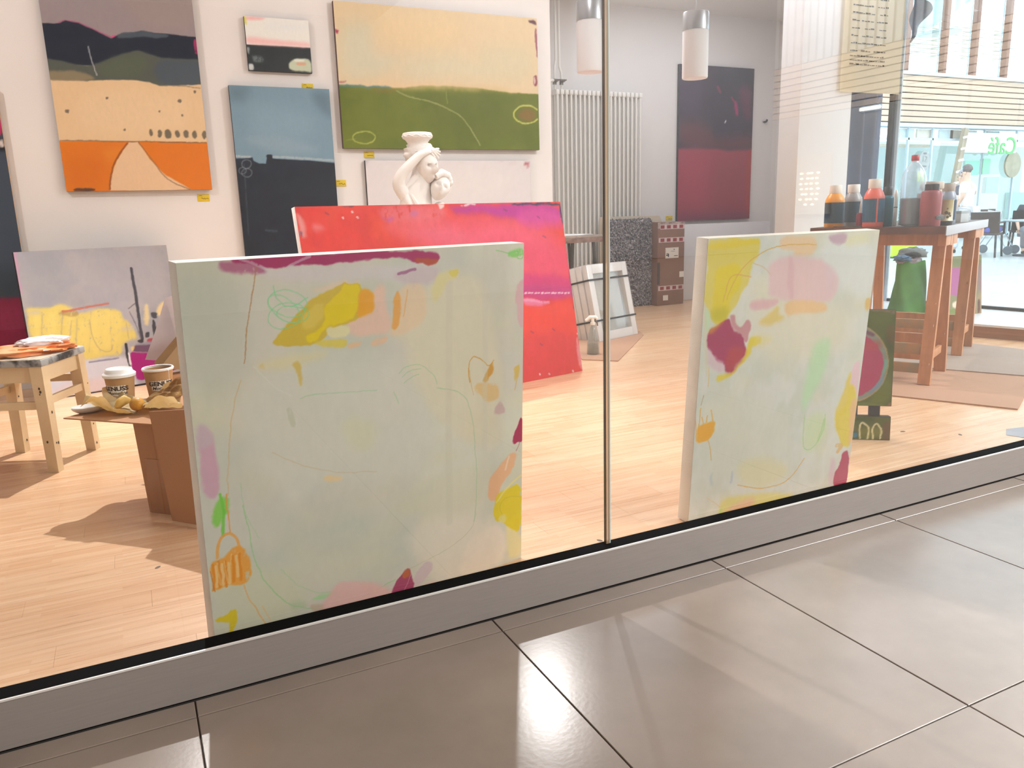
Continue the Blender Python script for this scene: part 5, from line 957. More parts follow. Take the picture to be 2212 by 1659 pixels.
P_('wide bright red and magenta painting leaning back below the plaster sculpture', 'red', FR['red'], 300, .04, '#f3efee', grain=.12, gain=.74, mname='glossy_paint', rough=.4, bump=.35)
P_('grey harbour painting with yellow quay and magenta boat standing on the floor', 'gray', FR['gray'], 200, .035, '#1b181a')
G_ = 'paintings hung on the white wall'
P_('tall landscape painting with navy hills, beige town and orange fields', 'beige', FR['beige'], 180, .035, '#5a4038', G_)
P_('smallest painting on the wall, white sky over a dark field', 'small', FR['small'], 90, .03, '#14161a', G_)
P_('upright painting with slate blue sky above a near black lower half', 'blue', FR['blue'], 140, .035, '#262a34', G_)
P_('wide painting of an olive green field under a pale beige sky', 'green', FR['green'], 240, .035, '#54302e', G_)
P_('low white painting with black edge hanging under the green field painting', 'white', FR['white'], 60, .03, '#141215', G_)
P_('upright purple and crimson painting hanging by the cardboard carton', 'purple', FR['purple'], 120, .035, '#140f18', G_)
P_('blue grey and magenta painting cut by the frame edge, hung beside the hills landscape', 'left', FR['left'], 90, .05, '#d8b898', G_)
P_('olive and pink painting standing on the window ledge behind the trestle legs', 'sill', FR['sill'], 90, .03, '#222832', name='canvas_painting')
# painted board in two pieces joined by black pegs
o_, d_, up_, Wd, Ht = FR['arch']; o_, d_, up_ = Vector(o_), Vector(d_), Vector(up_); n_ = up_.cross(d_)
ab = thing('painted_board', 'small green painted panel with pink disc, its lower block on black pegs', 'painting')
ab.matrix_world = Matrix(((d_.x, n_.x, up_.x, o_.x), (d_.y, n_.y, up_.y, o_.y), (d_.z, n_.z, up_.z, o_.z), (0, 0, 0, 1)))
M_ED = mat('panel_edge', '#2a2014', .7)
MB().box((0, 0, .148), (Wd, .03, Ht), bev=.003).build('upper_board', M_ED, ab); MB().box((0, 0, 0), (Wd, .045, .104), bev=.003).build('lower_block', M_ED, ab)
painted_grid('painted_face', 'arch', 130, Wd, .002, Wd-.002, .15, Ht-.002, ab); painted_grid('painted_face', 'archlow', 130, Wd, .002, Wd-.002, .002, .102, ab)
peg = MB().box((-.022, .006, .10), (.022, .03, .152), bev=.003).build('peg', mat('peg_black', '#15151a', .6), ab, loc=(.435, 0, 0))
for x in (.345, .25, .15, .06): put(peg, ab, (x, 0, 0))
# ------------------------------------------------------------------ yellow price tags on the wall
M_TAG = mat('yellow_card', '#e8c818', .6, var=.03); M_INK = mat('pen_ink', '#2a2216', .8)
def price_tag(x, z, Y, label, w=.075, h=.045):
    t = thing('price_tag', label, 'tag', (x, Y, z), 0, 'yellow price tags')
    MB().box((0, -.003, 0), (w, 0, h), bev=.0008).build('card', M_TAG, t)
    p = MB(); rr = random.Random(int(x*1000))
    p.tube([(.008, -.0036, h*.78), (.022, -.0036, h*.84), (.03, -.0036, h*.76)], .0012, 5)
    p.tube([(w*(.3+.6*i/9), -.0036, h*(.36+.16*rr.uniform(-1, 1))) for i in range(10)], .0013, 5)
    p.build('pen_marks', M_INK, t, smooth=0, kind='stuff'); return t
price_tag(.487, 1.139, YB-.001, 'yellow price tag below the orange fields landscape')
price_tag(1.238, 1.868, YB-.001, 'yellow price tag showing above the slate blue painting')
price_tag(1.420, 1.224, YB-.001, 'yellow price tag beside the slate blue painting and the white one')
price_tag(1.641, 1.421, YB-.001, 'yellow price tag between the green field painting and the white painting')
price_tag(5.462, .872, 7.233, 'yellow price tag beside the purple and crimson painting', .09, .05)

# ------------------------------------------------------------------ plaster sculpture on its plinth
M_PLAS = mat('white_plaster', '#ece4de', .75, var=.05, scale=14, bump=.15, bscale=40)
pl = thing('plinth', 'plain white plinth hidden behind the leaning red painting', 'plinth', (1.68, 4.75, 0))
MB().box((-.19, -.17, 0), (.19, .17, .80), bev=.006).build('column', M_WHITE, pl); MB().box((-.21, -.19, .80), (.21, .19, .83), bev=.004).build('top_slab', M_WHITE, pl)
scu = thing('sculpture', 'white plaster sculpture of a woman holding a vase on her head with a child', 'sculpture', (1.68, 4.70, .83))
# local: x right, y away, z up from the plinth top
skin('torso', [(-.02, .0, .0, (.14, .11)), (-.025, .01, .10, (.145, .105)), (-.025, .015, .20, (.135, .09)), (-.015, .01, .30, (.118, .08)), (.012, -.005, .38, (.07, .068)), (.02, -.012, .45, (.056, .06)), (.02, 0, .50, (.05, .055))],
     [(i, i+1) for i in range(6)], M_PLAS, scu, 2)
def face_fn(d, q):
    # brow, sockets, nose, lips and chin pressed out of an oval head that faces -y
    q = q.copy(); f = max(0, -d.y); z, x = d.z, d.x; g = lambda v, c, w_: math.exp(-(((v-c)/w_)**2))
    q.y -= .046*g(x, 0, .12)*g(z, -.10, .20)*f + .020*g(x, 0, .20)*g(z, -.24, .09)*f
    q.y += .034*g(abs(x), .36, .17)*g(z, .10, .10)*f; q.y -= .008*g(abs(x), .36, .12)*g(z, .08, .05)*f
    q.y -= .008*g(abs(x), .34, .26)*g(z, .27, .07)*f
    q.y -= .024*g(x, 0, .24)*g(z, -.46, .055)*f + .024*g(x, 0, .22)*g(z, -.60, .055)*f - .02*g(x, 0, .26)*g(z, -.53, .03)*f
    q.y -= .014*g(x, 0, .28)*g(z, -.86, .13)*f
    q.x *= 1 - .22*max(0, -z); return q
hd = MB().ball((0, 0, 0), (.066, .074, .098), 32, 24, face_fn).build('face', M_PLAS, scu, smooth=80); hd.location = (.040, -.045, .462); hd.rotation_euler = (.10, -.05, .28)
def wrap_fn(d, q):
    return q*(1+.05*math.sin(d.x*16+d.z*10)+.04*math.sin(d.z*22))
MB().ball((0.022, .015, .545), (.098, .092, .075), 28, 18, wrap_fn).build('headscarf', M_PLAS, scu, smooth=80)
vz = MB().lathe([(.072, .55), (.066, .575), (.058, .59), (.062, .605), (.074, .622), (.084, .628), (.09, .632), (.091, .652), (.086, .662), (.076, .664), (.060, .655), (.05, .61)], (.005, 0, 0), 36, cap=False)
vz.build('vase', M_PLAS, scu, smooth=50)
bd = MB()
for k in range(12): bd.tube([(.005+.091*math.cos(a), .091*math.sin(a), .642+.006*math.cos((a*12-k*2*PI)/1)*0+.004*math.sin(j)) for j, a in enumerate([2*PI*k/12+t*.42 for t in (0, .2, .4, .6, .8, 1)])], .0028, 5)
bd.build('rim_ornament', M_PLAS, scu)
skin('raised_arm', [(-.055, .0, .26, .05), (-.115, -.02, .31, .045), (-.150, -.03, .365, .044), (-.125, -.055, .42, .036), (-.075, -.075, .475, .031), (-.02, -.088, .525, .026), (.025, -.096, .548, (.026, .018)), (.055, -.098, .556, (.024, .014))], [(i, i+1) for i in range(7)], M_PLAS, scu, 2)
for k, (dx, dz) in enumerate(((.052, -.035), (.062, -.018), (.064, .0), (.058, .016), (.03, -.045))):
    skin('finger', [(.05, -.099, .552+.008*(k-1.5)*-1 if k < 4 else .54, .0095), (.05+dx*.6, -.098, .552+dz*.6, .0085), (.05+dx*1.05, -.088, .546+dz*1.15, .0065)], [(0, 1), (1, 2)], M_PLAS, scu, 1)
skin('other_arm', [(-.10, -.02, .31, .036), (-.085, -.05, .24, .03), (-.06, -.075, .17, .026), (-.02, -.09, .12, .02)], [(0, 1), (1, 2), (2, 3)], M_PLAS, scu, 2)
dr = MB().tube([(-.075, -.055, .30), (-.05, -.082, .24), (-.03, -.095, .18), (-.012, -.10, .10), (-.01, -.10, .02)], [.012, .016, .018, .018, .016], 8).build('drapery_fold', M_PLAS, scu)
ch = MB().ball((0, 0, 0), (.060, .064, .078), 28, 20, lambda d, q: face_fn(d, q*1.0)).build('child_face', M_PLAS, scu, smooth=80); ch.location = (.115, -.055, .335); ch.rotation_euler = (-.12, .42, -.25)
hr = MB(); random.seed(11)
for k in range(26):
    a = random.uniform(-.6, PI+.5); b = random.uniform(.1, 1.25); c = Vector((.128+.058*math.cos(a)*math.cos(b), -.03+.058*math.sin(a)*math.cos(b)*.9, .358+.062*math.sin(b)))
    hr.ball(c, random.uniform(.018, .028), 10, 7)
hr.tube([(.075, -.095, .40), (.12, -.085, .425), (.165, -.06, .41), (.185, -.03, .36), (.18, -.02, .31)], [.018, .024, .024, .022, .014], 10)
hr.build('child_hair', M_PLAS, scu, smooth=80)
skin('child_body', [(.13, .0, .0, (.08, .07)), (.125, -.01, .10, (.075, .065)), (.12, -.02, .19, (.06, .055)), (.118, -.035, .26, (.035, .035))], [(0, 1), (1, 2), (2, 3)], M_PLAS, scu, 2)

# ------------------------------------------------------------------ column radiator with its pipes
ra = thing('radiator', 'tall white column radiator on the wall behind the trestle stand', 'radiator', (3.985, 7.075, .15))
RH, NS, SP = 2.02, 20, .0515
sec = MB()
for y in (-.05, 0, .05): sec.tube([(0, y, .03), (0, y, RH-.03)], .0125, 8)
sec.box((-.02, -.066, .0), (.02, .066, .05), bev=.012); sec.box((-.02, -.066, RH-.05), (.02, .066, RH), bev=.012)
s0 = sec.build('radiator_section', M_WHITE, ra, smooth=50)
for k in range(1, NS): put(s0, ra, (k*SP, 0, 0))
for x in (.1, .9):
    MB().box((x-.03, -.05, -.15), (x+.03, .05, .0), bev=.006).build('foot', mat('dark_bracket', '#3c3a3a', .6), ra)
MB().box((-.01, -.055, -.02), (NS*SP-.03, .055, 0)).build('bottom_rail', mat('dark_bracket', '#3c3a3a', .6), ra, smooth=0)
for x in (0, .075):
    MB().tube([(x, 0, RH), (x, 0, RH+.06)], .011, 10).build('stub_pipe', M_WHITE, ra)
    MB().tube([(x, 0, RH+.05), (x, 0, RH+.10)], .02, 10).tube([(x, -.06, RH+.08), (x, .0, RH+.08)], .014, 8).tube([(x-.02, -.05, RH+.08), (x+.02, -.07, RH+.085)], .007, 6).build('valve', mat('valve_metal', '#8a8683', .35, .7), ra)
MB().tube([(-.16, .1, RH+.085), (-.05, 0, RH+.085), (0, 0, RH+.085)], .017, 10).build('thermostat_head', M_WHITE, ra)
pp = thing('heating_pipe', 'two thin white heating pipes rising from the radiator valves to the ceiling', 'pipe', (3.985, 7.075, 2.27))
MB().tube([(0, 0, 0), (0, 0, .12), (.02, .01, .18), (.02, .01, ZC-2.27)], .0125, 10).build('pipe', M_WHITE, pp)
MB().tube([(.075, 0, 0), (.075, 0, .06), (.06, .01, .12), (.06, .01, ZC-2.27)], .0125, 10).build('pipe', M_WHITE, pp)

# ------------------------------------------------------------------ pendant lamps
M_FROST = cloth('frosted_glass', '#f8f8fa', .4, .005); M_STEEL = mat('brushed_steel', '#9c9ca0', .3, .85, var=.06, scale=6, stretch=(1, 1, .1))
def pendant(x, label):
    t = thing('pendant_lamp', label, 'lamp', (x, 3.669, 1.70), 0, 'cylinder pendant lamps')
    MB().lathe([(.0, .012), (.055, .004), (.0675, .0), (.0700, .006), (.0700, .26), (.066, .26), (.066, .012), (.05, .016), (0, .02)], n=36, cap=False).build('glass_shade', M_FROST, t, smooth=40)
    MB().lathe([(.0712, .245), (.0712, .335), (.069, .34), (0, .342)], n=36, cap=False).build('metal_cap', M_STEEL, t, smooth=40)
    MB().tube([(0, 0, .34), (0, 0, ZC-1.70)], .0022, 6).build('cord', mat('grey_cord', '#b8b8b8', .6), t)
    MB().ball((0, 0, .15), (.03, .03, .05), 14, 10).build('bulb', M_FROST, t, smooth=80)
pendant(2.28, 'pendant lamp with steel cap partly behind the pane joint'); pendant(2.956, 'pendant lamp with steel cap hanging in front of the purple painting')

# ------------------------------------------------------------------ paint-spattered stool
M_STOOL = mat('stool_cream_paint', '#e0c8a2', .5, var=.05, scale=9, bump=.08); M_SP = mat('paint_drip', '#3a2a22', .6); M_TOP = mat('stool_top', '#cdbba4', .6, var=.25, scale=6, stretch=(3, 20, 3)); M_TEDGE = mat('stool_top_edge', '#25282e', .6, scale=14, col2='#a3a5a6', sharp=.12)
st = thing('stool', 'old cream painted wooden stool with paint spots and a dark edged top', 'stool', (-.361, 3.661, 0), math.atan2(.29, .131))
# local x runs from the near leg to the leg on its right, y towards the other side
A_ = .318
MB().box((-.018, -.018, .448), (A_+.018, A_+.018, .476), bev=.004).build('seat', M_TEDGE, st); MB().box((-.014, -.014, .4755), (A_+.014, A_+.014, .4785), bev=.001).build('seat_surface', M_TOP, st)
inn = .02
for i, (x, y) in enumerate(((0, 0), (A_, 0), (A_, A_), (0, A_))):
    cx, cy = (x-inn*(1 if x else -1)*.6 if x else inn*.6), (y-inn*.6 if y else inn*.6)
    lg = MB().beam((x, y, 0), (cx, cy, .448), .042, .042, up=(1, 0, 0), w1=.050, d1=.050).build('leg', M_STOOL, st, smooth=0)
    rr = random.Random(i); sp = MB()
    for k in range(7):
        z = rr.uniform(.02, .42); f = z/.448; px_, py_ = x+(cx-x)*f, y+(cy-y)*f; h = .021+.004*f+.0006; s_ = rr.uniform(.0015, .005)
        if k % 2: sp.ball((px_+rr.uniform(-.012, .012), py_-h, z), (s_, .0015, s_*1.4), 8, 5)
        else: sp.ball((px_-h if x == 0 else px_+h, py_+rr.uniform(-.012, .012), z), (.0015, s_, s_*1.4), 8, 5)
    sp.build('paint_spots', M_SP, lg, kind='stuff')
for (x0, y0, x1, y1) in ((0, .008, A_, .008), (A_-.008, 0, A_-.008, A_), (A_, A_-.008, 0, A_-.008), (.008, A_, .008, 0)):
    MB().beam((x0, y0, .415), (x1, y1, .415), .02, .066).build('apron', M_STOOL, st, smooth=0)
for (x0, y0, x1, y1, z) in ((0, .0, A_, .0, .30), (A_, 0, A_, A_, .34), (A_, A_, 0, A_, .30), (0, A_, 0, 0, .285)):
    MB().beam((x0, y0, z), (x1, y1, z), .016, .032).build('stretcher', M_STOOL, st, smooth=0)
bt_ = MB().tube([(A_+.018, .04, .33), (A_+.03, .04, .33)], [.006, .009], 10).build('bolt_head', M_SP, st)
# crumpled orange bag and white bag on the stool
def crump(name, label, cat, loc, rz, sx, sy, sz, m, seed, amp=.35, nu=40, nv=22, flat=0):
    rr = np.random.RandomState(seed); ph = rr.rand(12)*6.28; fq = rr.uniform(3, 9, 12)
    def fn(d, q):
        n = sum(math.sin(fq[i]*d.x+ph[i]+fq[(i+3) % 12]*d.y*1.3+fq[(i+5) % 12]*d.z) for i in range(6))/6
        n += .5*abs(math.sin(fq[7]*1.7*d.x+ph[7]+5*d.z)*math.sin(fq[8]*1.5*d.y+ph[8]))
        q = q*(1+amp*n); q.z = max(q.z, -sz*.55); return q
    o = MB().ball((0, 0, sz*.55), (sx, sy, sz), nu, nv, fn).build(name, m, None, smooth=50); o.location = loc; o.rotation_euler = (0, 0, rz)
    return tag(o, label, cat)
crump('carrier_bag', 'crumpled orange carrier bag lying on the cream stool', 'bag', (-.40, 3.865, .479), .45, .165, .11, .026, mat('orange_plastic', '#ee8338', .35, var=.25, scale=6, bump=.3, bscale=20, col2='#f4b48a'), 4, .22)
crump('paper_bag', 'crumpled white printed paper bag on top of the orange carrier bag', 'bag', (-.355, 3.862, .511), .5, .10, .06, .022, mat('white_paper_print', '#f4f0ee', .6, var=.18, scale=9, bump=.4, bscale=22, col2='#cdbfc4'), 9, .25)

# ------------------------------------------------------------------ cardboard box used as a table
M_CARD = mat('cardboard', '#b08058', .8, var=.05, scale=3, bump=.05, bscale=200); M_CARDD = mat('cardboard_edge', '#8a5f40', .85)
dv = Vector((.70, -.714, 0)).normalized(); bx = thing('cardboard_box', 'brown cardboard box with a wide flap, holding the coffee cups and pastry', 'box', (-.262, 3.133, 0), math.atan2(dv.y, dv.x))
# local x along the near face, y into the depth
bd = MB(); w0, w1, y0, y1, hb = .296, .66, .03, .40, .331
bd._add([(w0+.012, y0+.0, 0), (w1, y0, 0), (w1, y1, 0), (w0+.012, y1, 0), (w0-.012, y0, hb), (w1, y0, hb), (w1, y1, hb), (w0-.012, y1, hb)], [(3,2,1,0),(4,5,6,7),(0,1,5,4),(1,2,6,5),(2,3,7,6),(3,0,4,7)])
bd.build('carton_body', M_CARD, bx, smooth=0)
MB().prism([(0, .0), (w1, .012), (w1, .42), (.20, .43), (.03, .30)], hb, hb+.0045).build('top_flap', M_CARD, bx, smooth=0)
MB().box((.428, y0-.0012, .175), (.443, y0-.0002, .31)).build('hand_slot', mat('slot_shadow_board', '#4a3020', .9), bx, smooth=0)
fp = MB(); fp._add([(.405, -.012, .385), (.62, -.03, .41), (.64, -.045, .01), (.468, -.035, .01), (.405, -.008, .385), (.62, -.026, .41), (.64, -.041, .01), (.468, -.031, .01)], [(0,1,2,3),(7,6,5,4),(0,4,5,1),(1,5,6,2),(2,6,7,3),(3,7,4,0)])
fp.build('side_flap', M_CARD, bx, smooth=0)
MB().box((w0+.02, y0-.0016, .0), (w0+.17, y0-.0006, .20)).build('packing_tape', mat('brown_tape', '#a87650', .25), bx, smooth=0)
# cups
M_KRAFT = mat('kraft_paper', '#b98d5e', .75, var=.06, scale=12); M_LID = mat('white_lid', '#f2f0ee', .4, var=.01); M_STK = mat('white_sticker_print', '#efe6dc', .6); M_BRN = mat('dark_brown_print', '#3c2418', .7)
def wrap_text(me, R, z0, a0, taper):
    for v in me.vertices:
        a = a0 + v.co.x / R; z = z0 + v.co.y; r = R + taper*(z) + .0010 + v.co.z
        v.co = (r*math.sin(a), -r*math.cos(a), z)
def cup(label, loc, rz, lid, a0):
    t = thing('coffee_cup', label, 'cup', loc, rz, 'paper coffee cups')
    r0, r1, h = .042, .053, .108; tp = (r1-r0)/h
    MB().lathe([(r0-.003, .002), (r0, 0), (r0+tp*.03, .03), (r1, h), (r1+.0028, h+.001), (r1+.003, h+.005), (r1, h+.006), (r1-.003, h), (r0-.002, .006), (0, .006)], n=40, cap=False).build('paper_cup', M_KRAFT, t, smooth=40)
    if lid: MB().lathe([(r1+.005, h-.004), (r1+.006, h+.006), (r1+.0015, h+.010), (r1-.003, h+.012), (r1-.007, h+.024), (r1-.010, h+.026), (r1-.014, h+.022), (0, h+.021)], n=40, cap=False).build('lid', M_LID, t, smooth=40)
    else:
        MB().lathe([(r1-.002, h+.004), (r1+.004, h+.004), (r1+.0055, h+.010), (r1+.003, h+.014), (r1-.002, h+.013)], n=40, cap=False).build('rim', M_LID, t, smooth=40)
        MB().lathe([(0, .09), (.0495, .09)], n=30, cap=False).build('tea', mat('tea', '#6a4426', .2), t)
    # printed badge wrapped round the cup
    bm_ = MB(); g = []
    for i in range(25):
        a = -.80 + 1.60*i/24; hh = .0165 + .0015*math.sin(i*2.3); row = []
        for z in (.052-.017*(1-abs(a)*.25), .058+hh): row.append(((r0+tp*z+.0007)*math.sin(a+a0), -(r0+tp*z+.0007)*math.cos(a+a0), z))
        g.append(row)
    for i in range(24): bm_._add([g[i][0], g[i+1][0], g[i+1][1], g[i][1]], [(0, 1, 2, 3)])
    bm_.build('printed_badge', M_STK, t)
    me = text_mesh('GENUSS', .0225, .0002, bold=.045)
    wrap_text(me, r0, .056, a0, tp); mesh_obj('lettering', me, M_BRN, t)
    me = text_mesh('Momente', .0175, .0002, shear=.35, bold=.02)
    wrap_text(me, r0, .0405, a0+.04, tp); mesh_obj('lettering', me, M_BRN, t)
    if not lid:
        MB().tube([(.03, -.045, h+.014), (.036, -.0555, h+.004), (.034, -.056, .075)], .0007, 5).build('tea_string', M_LID, t)
        MB().box((.022, -.0585, .038), (.044, -.0570, .066)).build('tea_tag', M_LID, t, smooth=0)
    return t
cup('lidded kraft paper coffee cup with printed brown lettering', (-.070, 3.28, .3362), 0, True, -.42)
cup('open kraft paper cup with a tea bag string over its rim', (.066, 3.29, .3362), 0, False, .12)
# pastry bag with what is left of breakfast
M_PB = mat('pastry_bag_paper', '#ead8b0', .65, var=.16, scale=9, bump=.6, bscale=25, col2='#dcbf86')
def bag_fn(a, b):
    x = (a-.5)*.33; y = (b-.5)*.2; e = max(abs(a-.5), abs(b-.5))*2
    z = .004 + .055*e**3*(.6+.6*math.sin(a*9+b*7)) + .018*abs(math.sin(a*17+b*5))*abs(math.sin(b*13-a*4)) + .05*max(0, a-.72)*3.0*max(0, b-.2)
    return Vector((x+.012*math.sin(b*11), y+.012*math.sin(a*13), max(.002, z)))
pb = MB().sheet(bag_fn, 46, 30, .0008).build('pastry_bag', M_PB, None, smooth=25); pb.location = (-.012, 3.115, .3362); pb.rotation_euler = (0, 0, -.42)
tag(pb, 'torn crumpled pastry bag spread out before the coffee cups', 'bag')
def folds(a, b): return Vector((.015+a*.16, .02+b*.07-.02*a, .016+.085*a*(.25+b)+.012*abs(math.sin(a*6+b*8))+.008*abs(math.sin(b*11-a*5))))
MB().sheet(folds, 26, 14, .0008).build('gathered_end', mat('pastry_bag_brown', '#e2bc7c', .6, scale=12, bump=.6, bscale=30, col2='#a87838'), pb, smooth=25)
dn = MB().ball((0, 0, 0), (.026, .026, .025), 20, 14).build('dough_ball', mat('fried_dough', '#cf9222', .5, var=.2, scale=20, bump=.3, bscale=60), None, smooth=80); dn.location = (-.020, 3.038, .373); tag(dn, 'golden round dough ball lying in the pastry bag', 'pastry')
cs = MB().tube([(0, 0, 0), (.012, .012, .014), (.03, .018, .022), (.045, .012, .018)], [.010, .017, .018, .009], 12).build('pastry_piece', mat('pastry_crust', '#e0b258', .55, var=.15, scale=18, bump=.3, bscale=50), None, smooth=80); cs.location = (-.087, 3.072, .362); tag(cs, 'pale broken pastry piece beside the golden dough ball', 'pastry')
wp = MB().lathe([(0, 0), (.036, .002), (.05, .012), (.054, .022), (.050, .024), (.034, .007), (0, .005)], n=32, cap=False, sy=.72).build('paper_dish', M_LID, None, smooth=50); wp.location = (-.185, 3.178, .3362); tag(wp, 'small white oval paper dish on the corner of the box flap', 'dish')
nk = MB().sheet(lambda a, b: Vector(((a-.5)*.09, (b-.5)*.06, .004+.012*abs(math.sin(a*5+b*3)))), 12, 8, .0006).build('napkin', mat('napkin', '#f4f2f0', .8), None, smooth=40); nk.location = (.03, 3.20, .3365); nk.rotation_euler = (0, 0, .4); tag(nk, 'white paper napkin between the two coffee cups', 'napkin')
sk = thing('sandwich_carton', 'open brown sandwich carton standing behind the cups', 'carton', (.125, 3.43, .035), .35)
ks = MB(); ks._add([(-.055, 0, .40), (.10, 0, .36), (.10, 0, .54), (-.055, .05, .40), (.10, .05, .36), (.10, .05, .54)], [(0, 1, 2), (5, 4, 3), (0, 3, 4, 1), (1, 4, 5, 2), (2, 5, 3, 0)]); ks.build('wedge', mat('brown_carton', '#9a7c56', .7), sk, smooth=0)
ks = MB(); ks._add([(-.075, -.01, .425), (-.055, 0, .395), (.10, 0, .545), (.075, -.014, .565)], [(0, 1, 2, 3)]); bmesh.ops.solidify(ks.bm, geom=ks.bm.faces[:], thickness=.002); ks.build('lid_flap', mat('brown_carton', '#9a7c56', .7), sk, smooth=0)
MB().box((-.005, .0, -.0345), (.11, .06, .36)).build('holder', M_CARD, sk, smooth=0)
ev = MB(); ev._add([(.09, 0, .003), (.16, 0, .003), (.16, 0, .72), (.05, 0, .70), (-.005, .0, .565), (-.058, 0, .452), (.09, 0, .42)], [(0, 1, 2, 3, 4, 5, 6)]); bmesh.ops.solidify(ev.bm, geom=ev.bm.faces[:], thickness=.002)
ev = ev.build('paper_sheet', mat('pinkish_paper', '#cfc3c4', .7, var=.03), None, smooth=0); ev.location = (.085, 3.555, 0); ev.rotation_euler = (0, 0, .2); tag(ev, 'pale pinkish paper sheet propped up behind the sandwich carton', 'paper')
# ------------------------------------------------------------------ work table: board on two trestles
TU = Vector((.9, .436, 0)).normalized(); TV = Vector((-TU.y, TU.x, 0)); TC = Vector((3.857, 2.733, 0)); TRZ = math.atan2(TU.y, TU.x); TZ = .868
def tp(u, v, z=TZ): return TC + TU*u + TV*v + Vector((0, 0, z))
M_TR = mat('trestle_pine', '#cf8f60', .5, var=.13, scale=5, stretch=(6, 6, 1), bump=.1); M_TR2 = mat('trestle_grime', '#8f8266', .7, var=.3, scale=12, col2='#b5814f'); M_DOT = mat('dried_paint_dots', '#e2d2bc', .6); M_DOTD = mat('dark_paint_dots', '#3a2420', .6)
tb = thing('work_table_top', 'dark stained table board with a grey plastic edge on wooden trestles', 'table', (TC.x, TC.y, 0), TRZ)
MB().box((0, 0, TZ-.036), (1.46, .69, TZ), bev=.003).build('board', mat('stained_board', '#5c4038', .45, var=.3, scale=5, stretch=(1, 8, 1), col2='#36302e'), tb)
MB().box((-.003, -.006, TZ-.048), (1.463, -.0002, TZ+.002), bev=.001).build('edge_strip', mat('grey_plastic', '#aeaab0', .4, var=.03), tb)
MB().box((-.006, .0, TZ-.040), (-.0002, .69, TZ-.001)).build('edge_lipping', mat('lipping_wood', '#7a4a3a', .5, var=.3, scale=9), tb, smooth=0)
def trestle(u0, u1, label, seed):
    t = thing('trestle', label, 'trestle', (TC.x, TC.y, 0), TRZ, 'trestles under the work table'); um = (u0+u1)/2; rr = random.Random(seed)
    MB().box((um-.03, -.0+.01, TZ-.036-.075), (um+.03, .68, TZ-.0362), bev=.003).build('top_beam', M_TR, t)
    MB().box((um-.17, .01, TZ-.036-.07), (um-.035, .05, TZ-.0365), bev=.002).build('end_rail', M_TR, t); MB().box((um+.035, .01, TZ-.036-.07), (um+.17, .05, TZ-.0365), bev=.002).build('end_rail', M_TR, t)
    for v in (.05, .63):
        for uf, ut in ((u0, um-.10), (u1, um+.08)):
            lg = MB().beam((uf, v, .0080 if seed == 1 else .0136), (ut, v, TZ-.04), .036, .062, up=(0, 1, 0), bev=0).build('leg', M_TR, t, smooth=0)
            dots = MB()
            for k in range(9):
                z = rr.uniform(.02, .5); f = z/TZ; s_ = rr.uniform(.003, .008)
                dots.ball((uf+(ut-uf)*f+rr.uniform(-.02, .02), v-.0182, z), (s_, .0012, s_*1.2), 7, 4)
            dots.build('paint_spots', M_DOT if seed % 2 else M_DOTD, lg, kind='stuff')
    for uf, ut in ((u0, um-.10), (u1, um+.08)):
        for z, hgt in ((.095, .055), (.20, .06)):
            f = (z)/(TZ-.04); x = uf+(ut-uf)*f
            MB().box((x-.011, .03, z-hgt/2), (x+.011, .65, z+hgt/2), bev=.002).build('stretcher', M_TR if z > .2 or uf == u1 else M_TR2, t)
    for v in (.05, .63): MB().box((u0+.07, v-.01, .13), (u1-.07, v+.01, .175), bev=.002).build('cross_rail', M_TR, t)
trestle(.056, .507, 'spattered wooden trestle under the near end of the work table', 1); trestle(1.06, 1.46, 'wooden trestle under the far end of the work table', 2)

# bottles and jars on it
M_CAPW = mat('cap_white', '#ece6de', .45, var=.02); M_NAVY = mat('navy_label', '#17425a', .45, var=.12, scale=9); M_DARK = mat('cap_dark', '#2c2c36', .4); 
PG = 'paint bottles on the work table'
def paint_bottle(u, v, label, body, R, H, capm, strip=None, base=None, lab=M_NAVY, capr=.62, shoulder=.60):
    p = tp(u, v); t = thing('paint_bottle', label, 'bottle', p, 0, PG); m = mat('paint_'+body, body, .35, var=.04, scale=5)
    hs, hc = H*shoulder, H*.82
    MB().lathe([(R*.96, 0), (R, .006), (R, hs), (R*.97, hs+.012), (R*.84, hs+(hc-hs)*.55), (R*capr*1.0, hc-.006), (R*capr*.92, hc), (0, hc)], n=32).build('bottle_body', m, t, smooth=40)
    MB().lathe([(R*capr, hc-.004), (R*capr*1.03, hc), (R*capr*1.03, H-.004), (R*capr*.98, H), (0, H)], n=32).build('cap', capm, t, smooth=40)
    if lab:
        lb = MB(); g = []
        for i in range(41):
            a = -PI + 2*PI*i/40
            g.append([((R+.0008)*math.sin(a), -(R+.0008)*math.cos(a), z) for z in (H*.10, hs*.985)])
        a0 = math.atan2(p.x, p.y)   # the gap that shows the paint faces the shop front
        for i in range(40):
            if strip and abs(-PI+2*PI*(i+.5)/40 + .55) < .13: continue
            lb._add([g[i][0], g[i+1][0], g[i+1][1], g[i][1]], [(0, 1, 2, 3)])
        lb.build('label_band', lab, t)
    return t
b1 = paint_bottle(.10, .592, 'orange paint bottle with white cap, first on the left of the table', '#f0a030', .053, .235, M_CAPW)
b1['label'] = 'orange paint bottle with white cap and navy label'
paint_bottle(.26, .536, 'grey paint bottle with white cap and navy label', '#9a979a', .050, .238, M_CAPW, capr=.66)
paint_bottle(.07, .375, 'coral red paint bottle with white cap and blue label', '#ee6a58', .054, .258, M_CAPW, strip=True, lab=mat('blue_label', '#1f5878', .45, var=.08))
paint_bottle(.50, .085, 'grey blue paint bottle with beige cap beside the tin', '#8f97aa', .047, .228, mat('cap_beige', '#b9aaa2', .5), capr=.7, lab=mat('petrol_label', '#123f60', .45, var=.15))
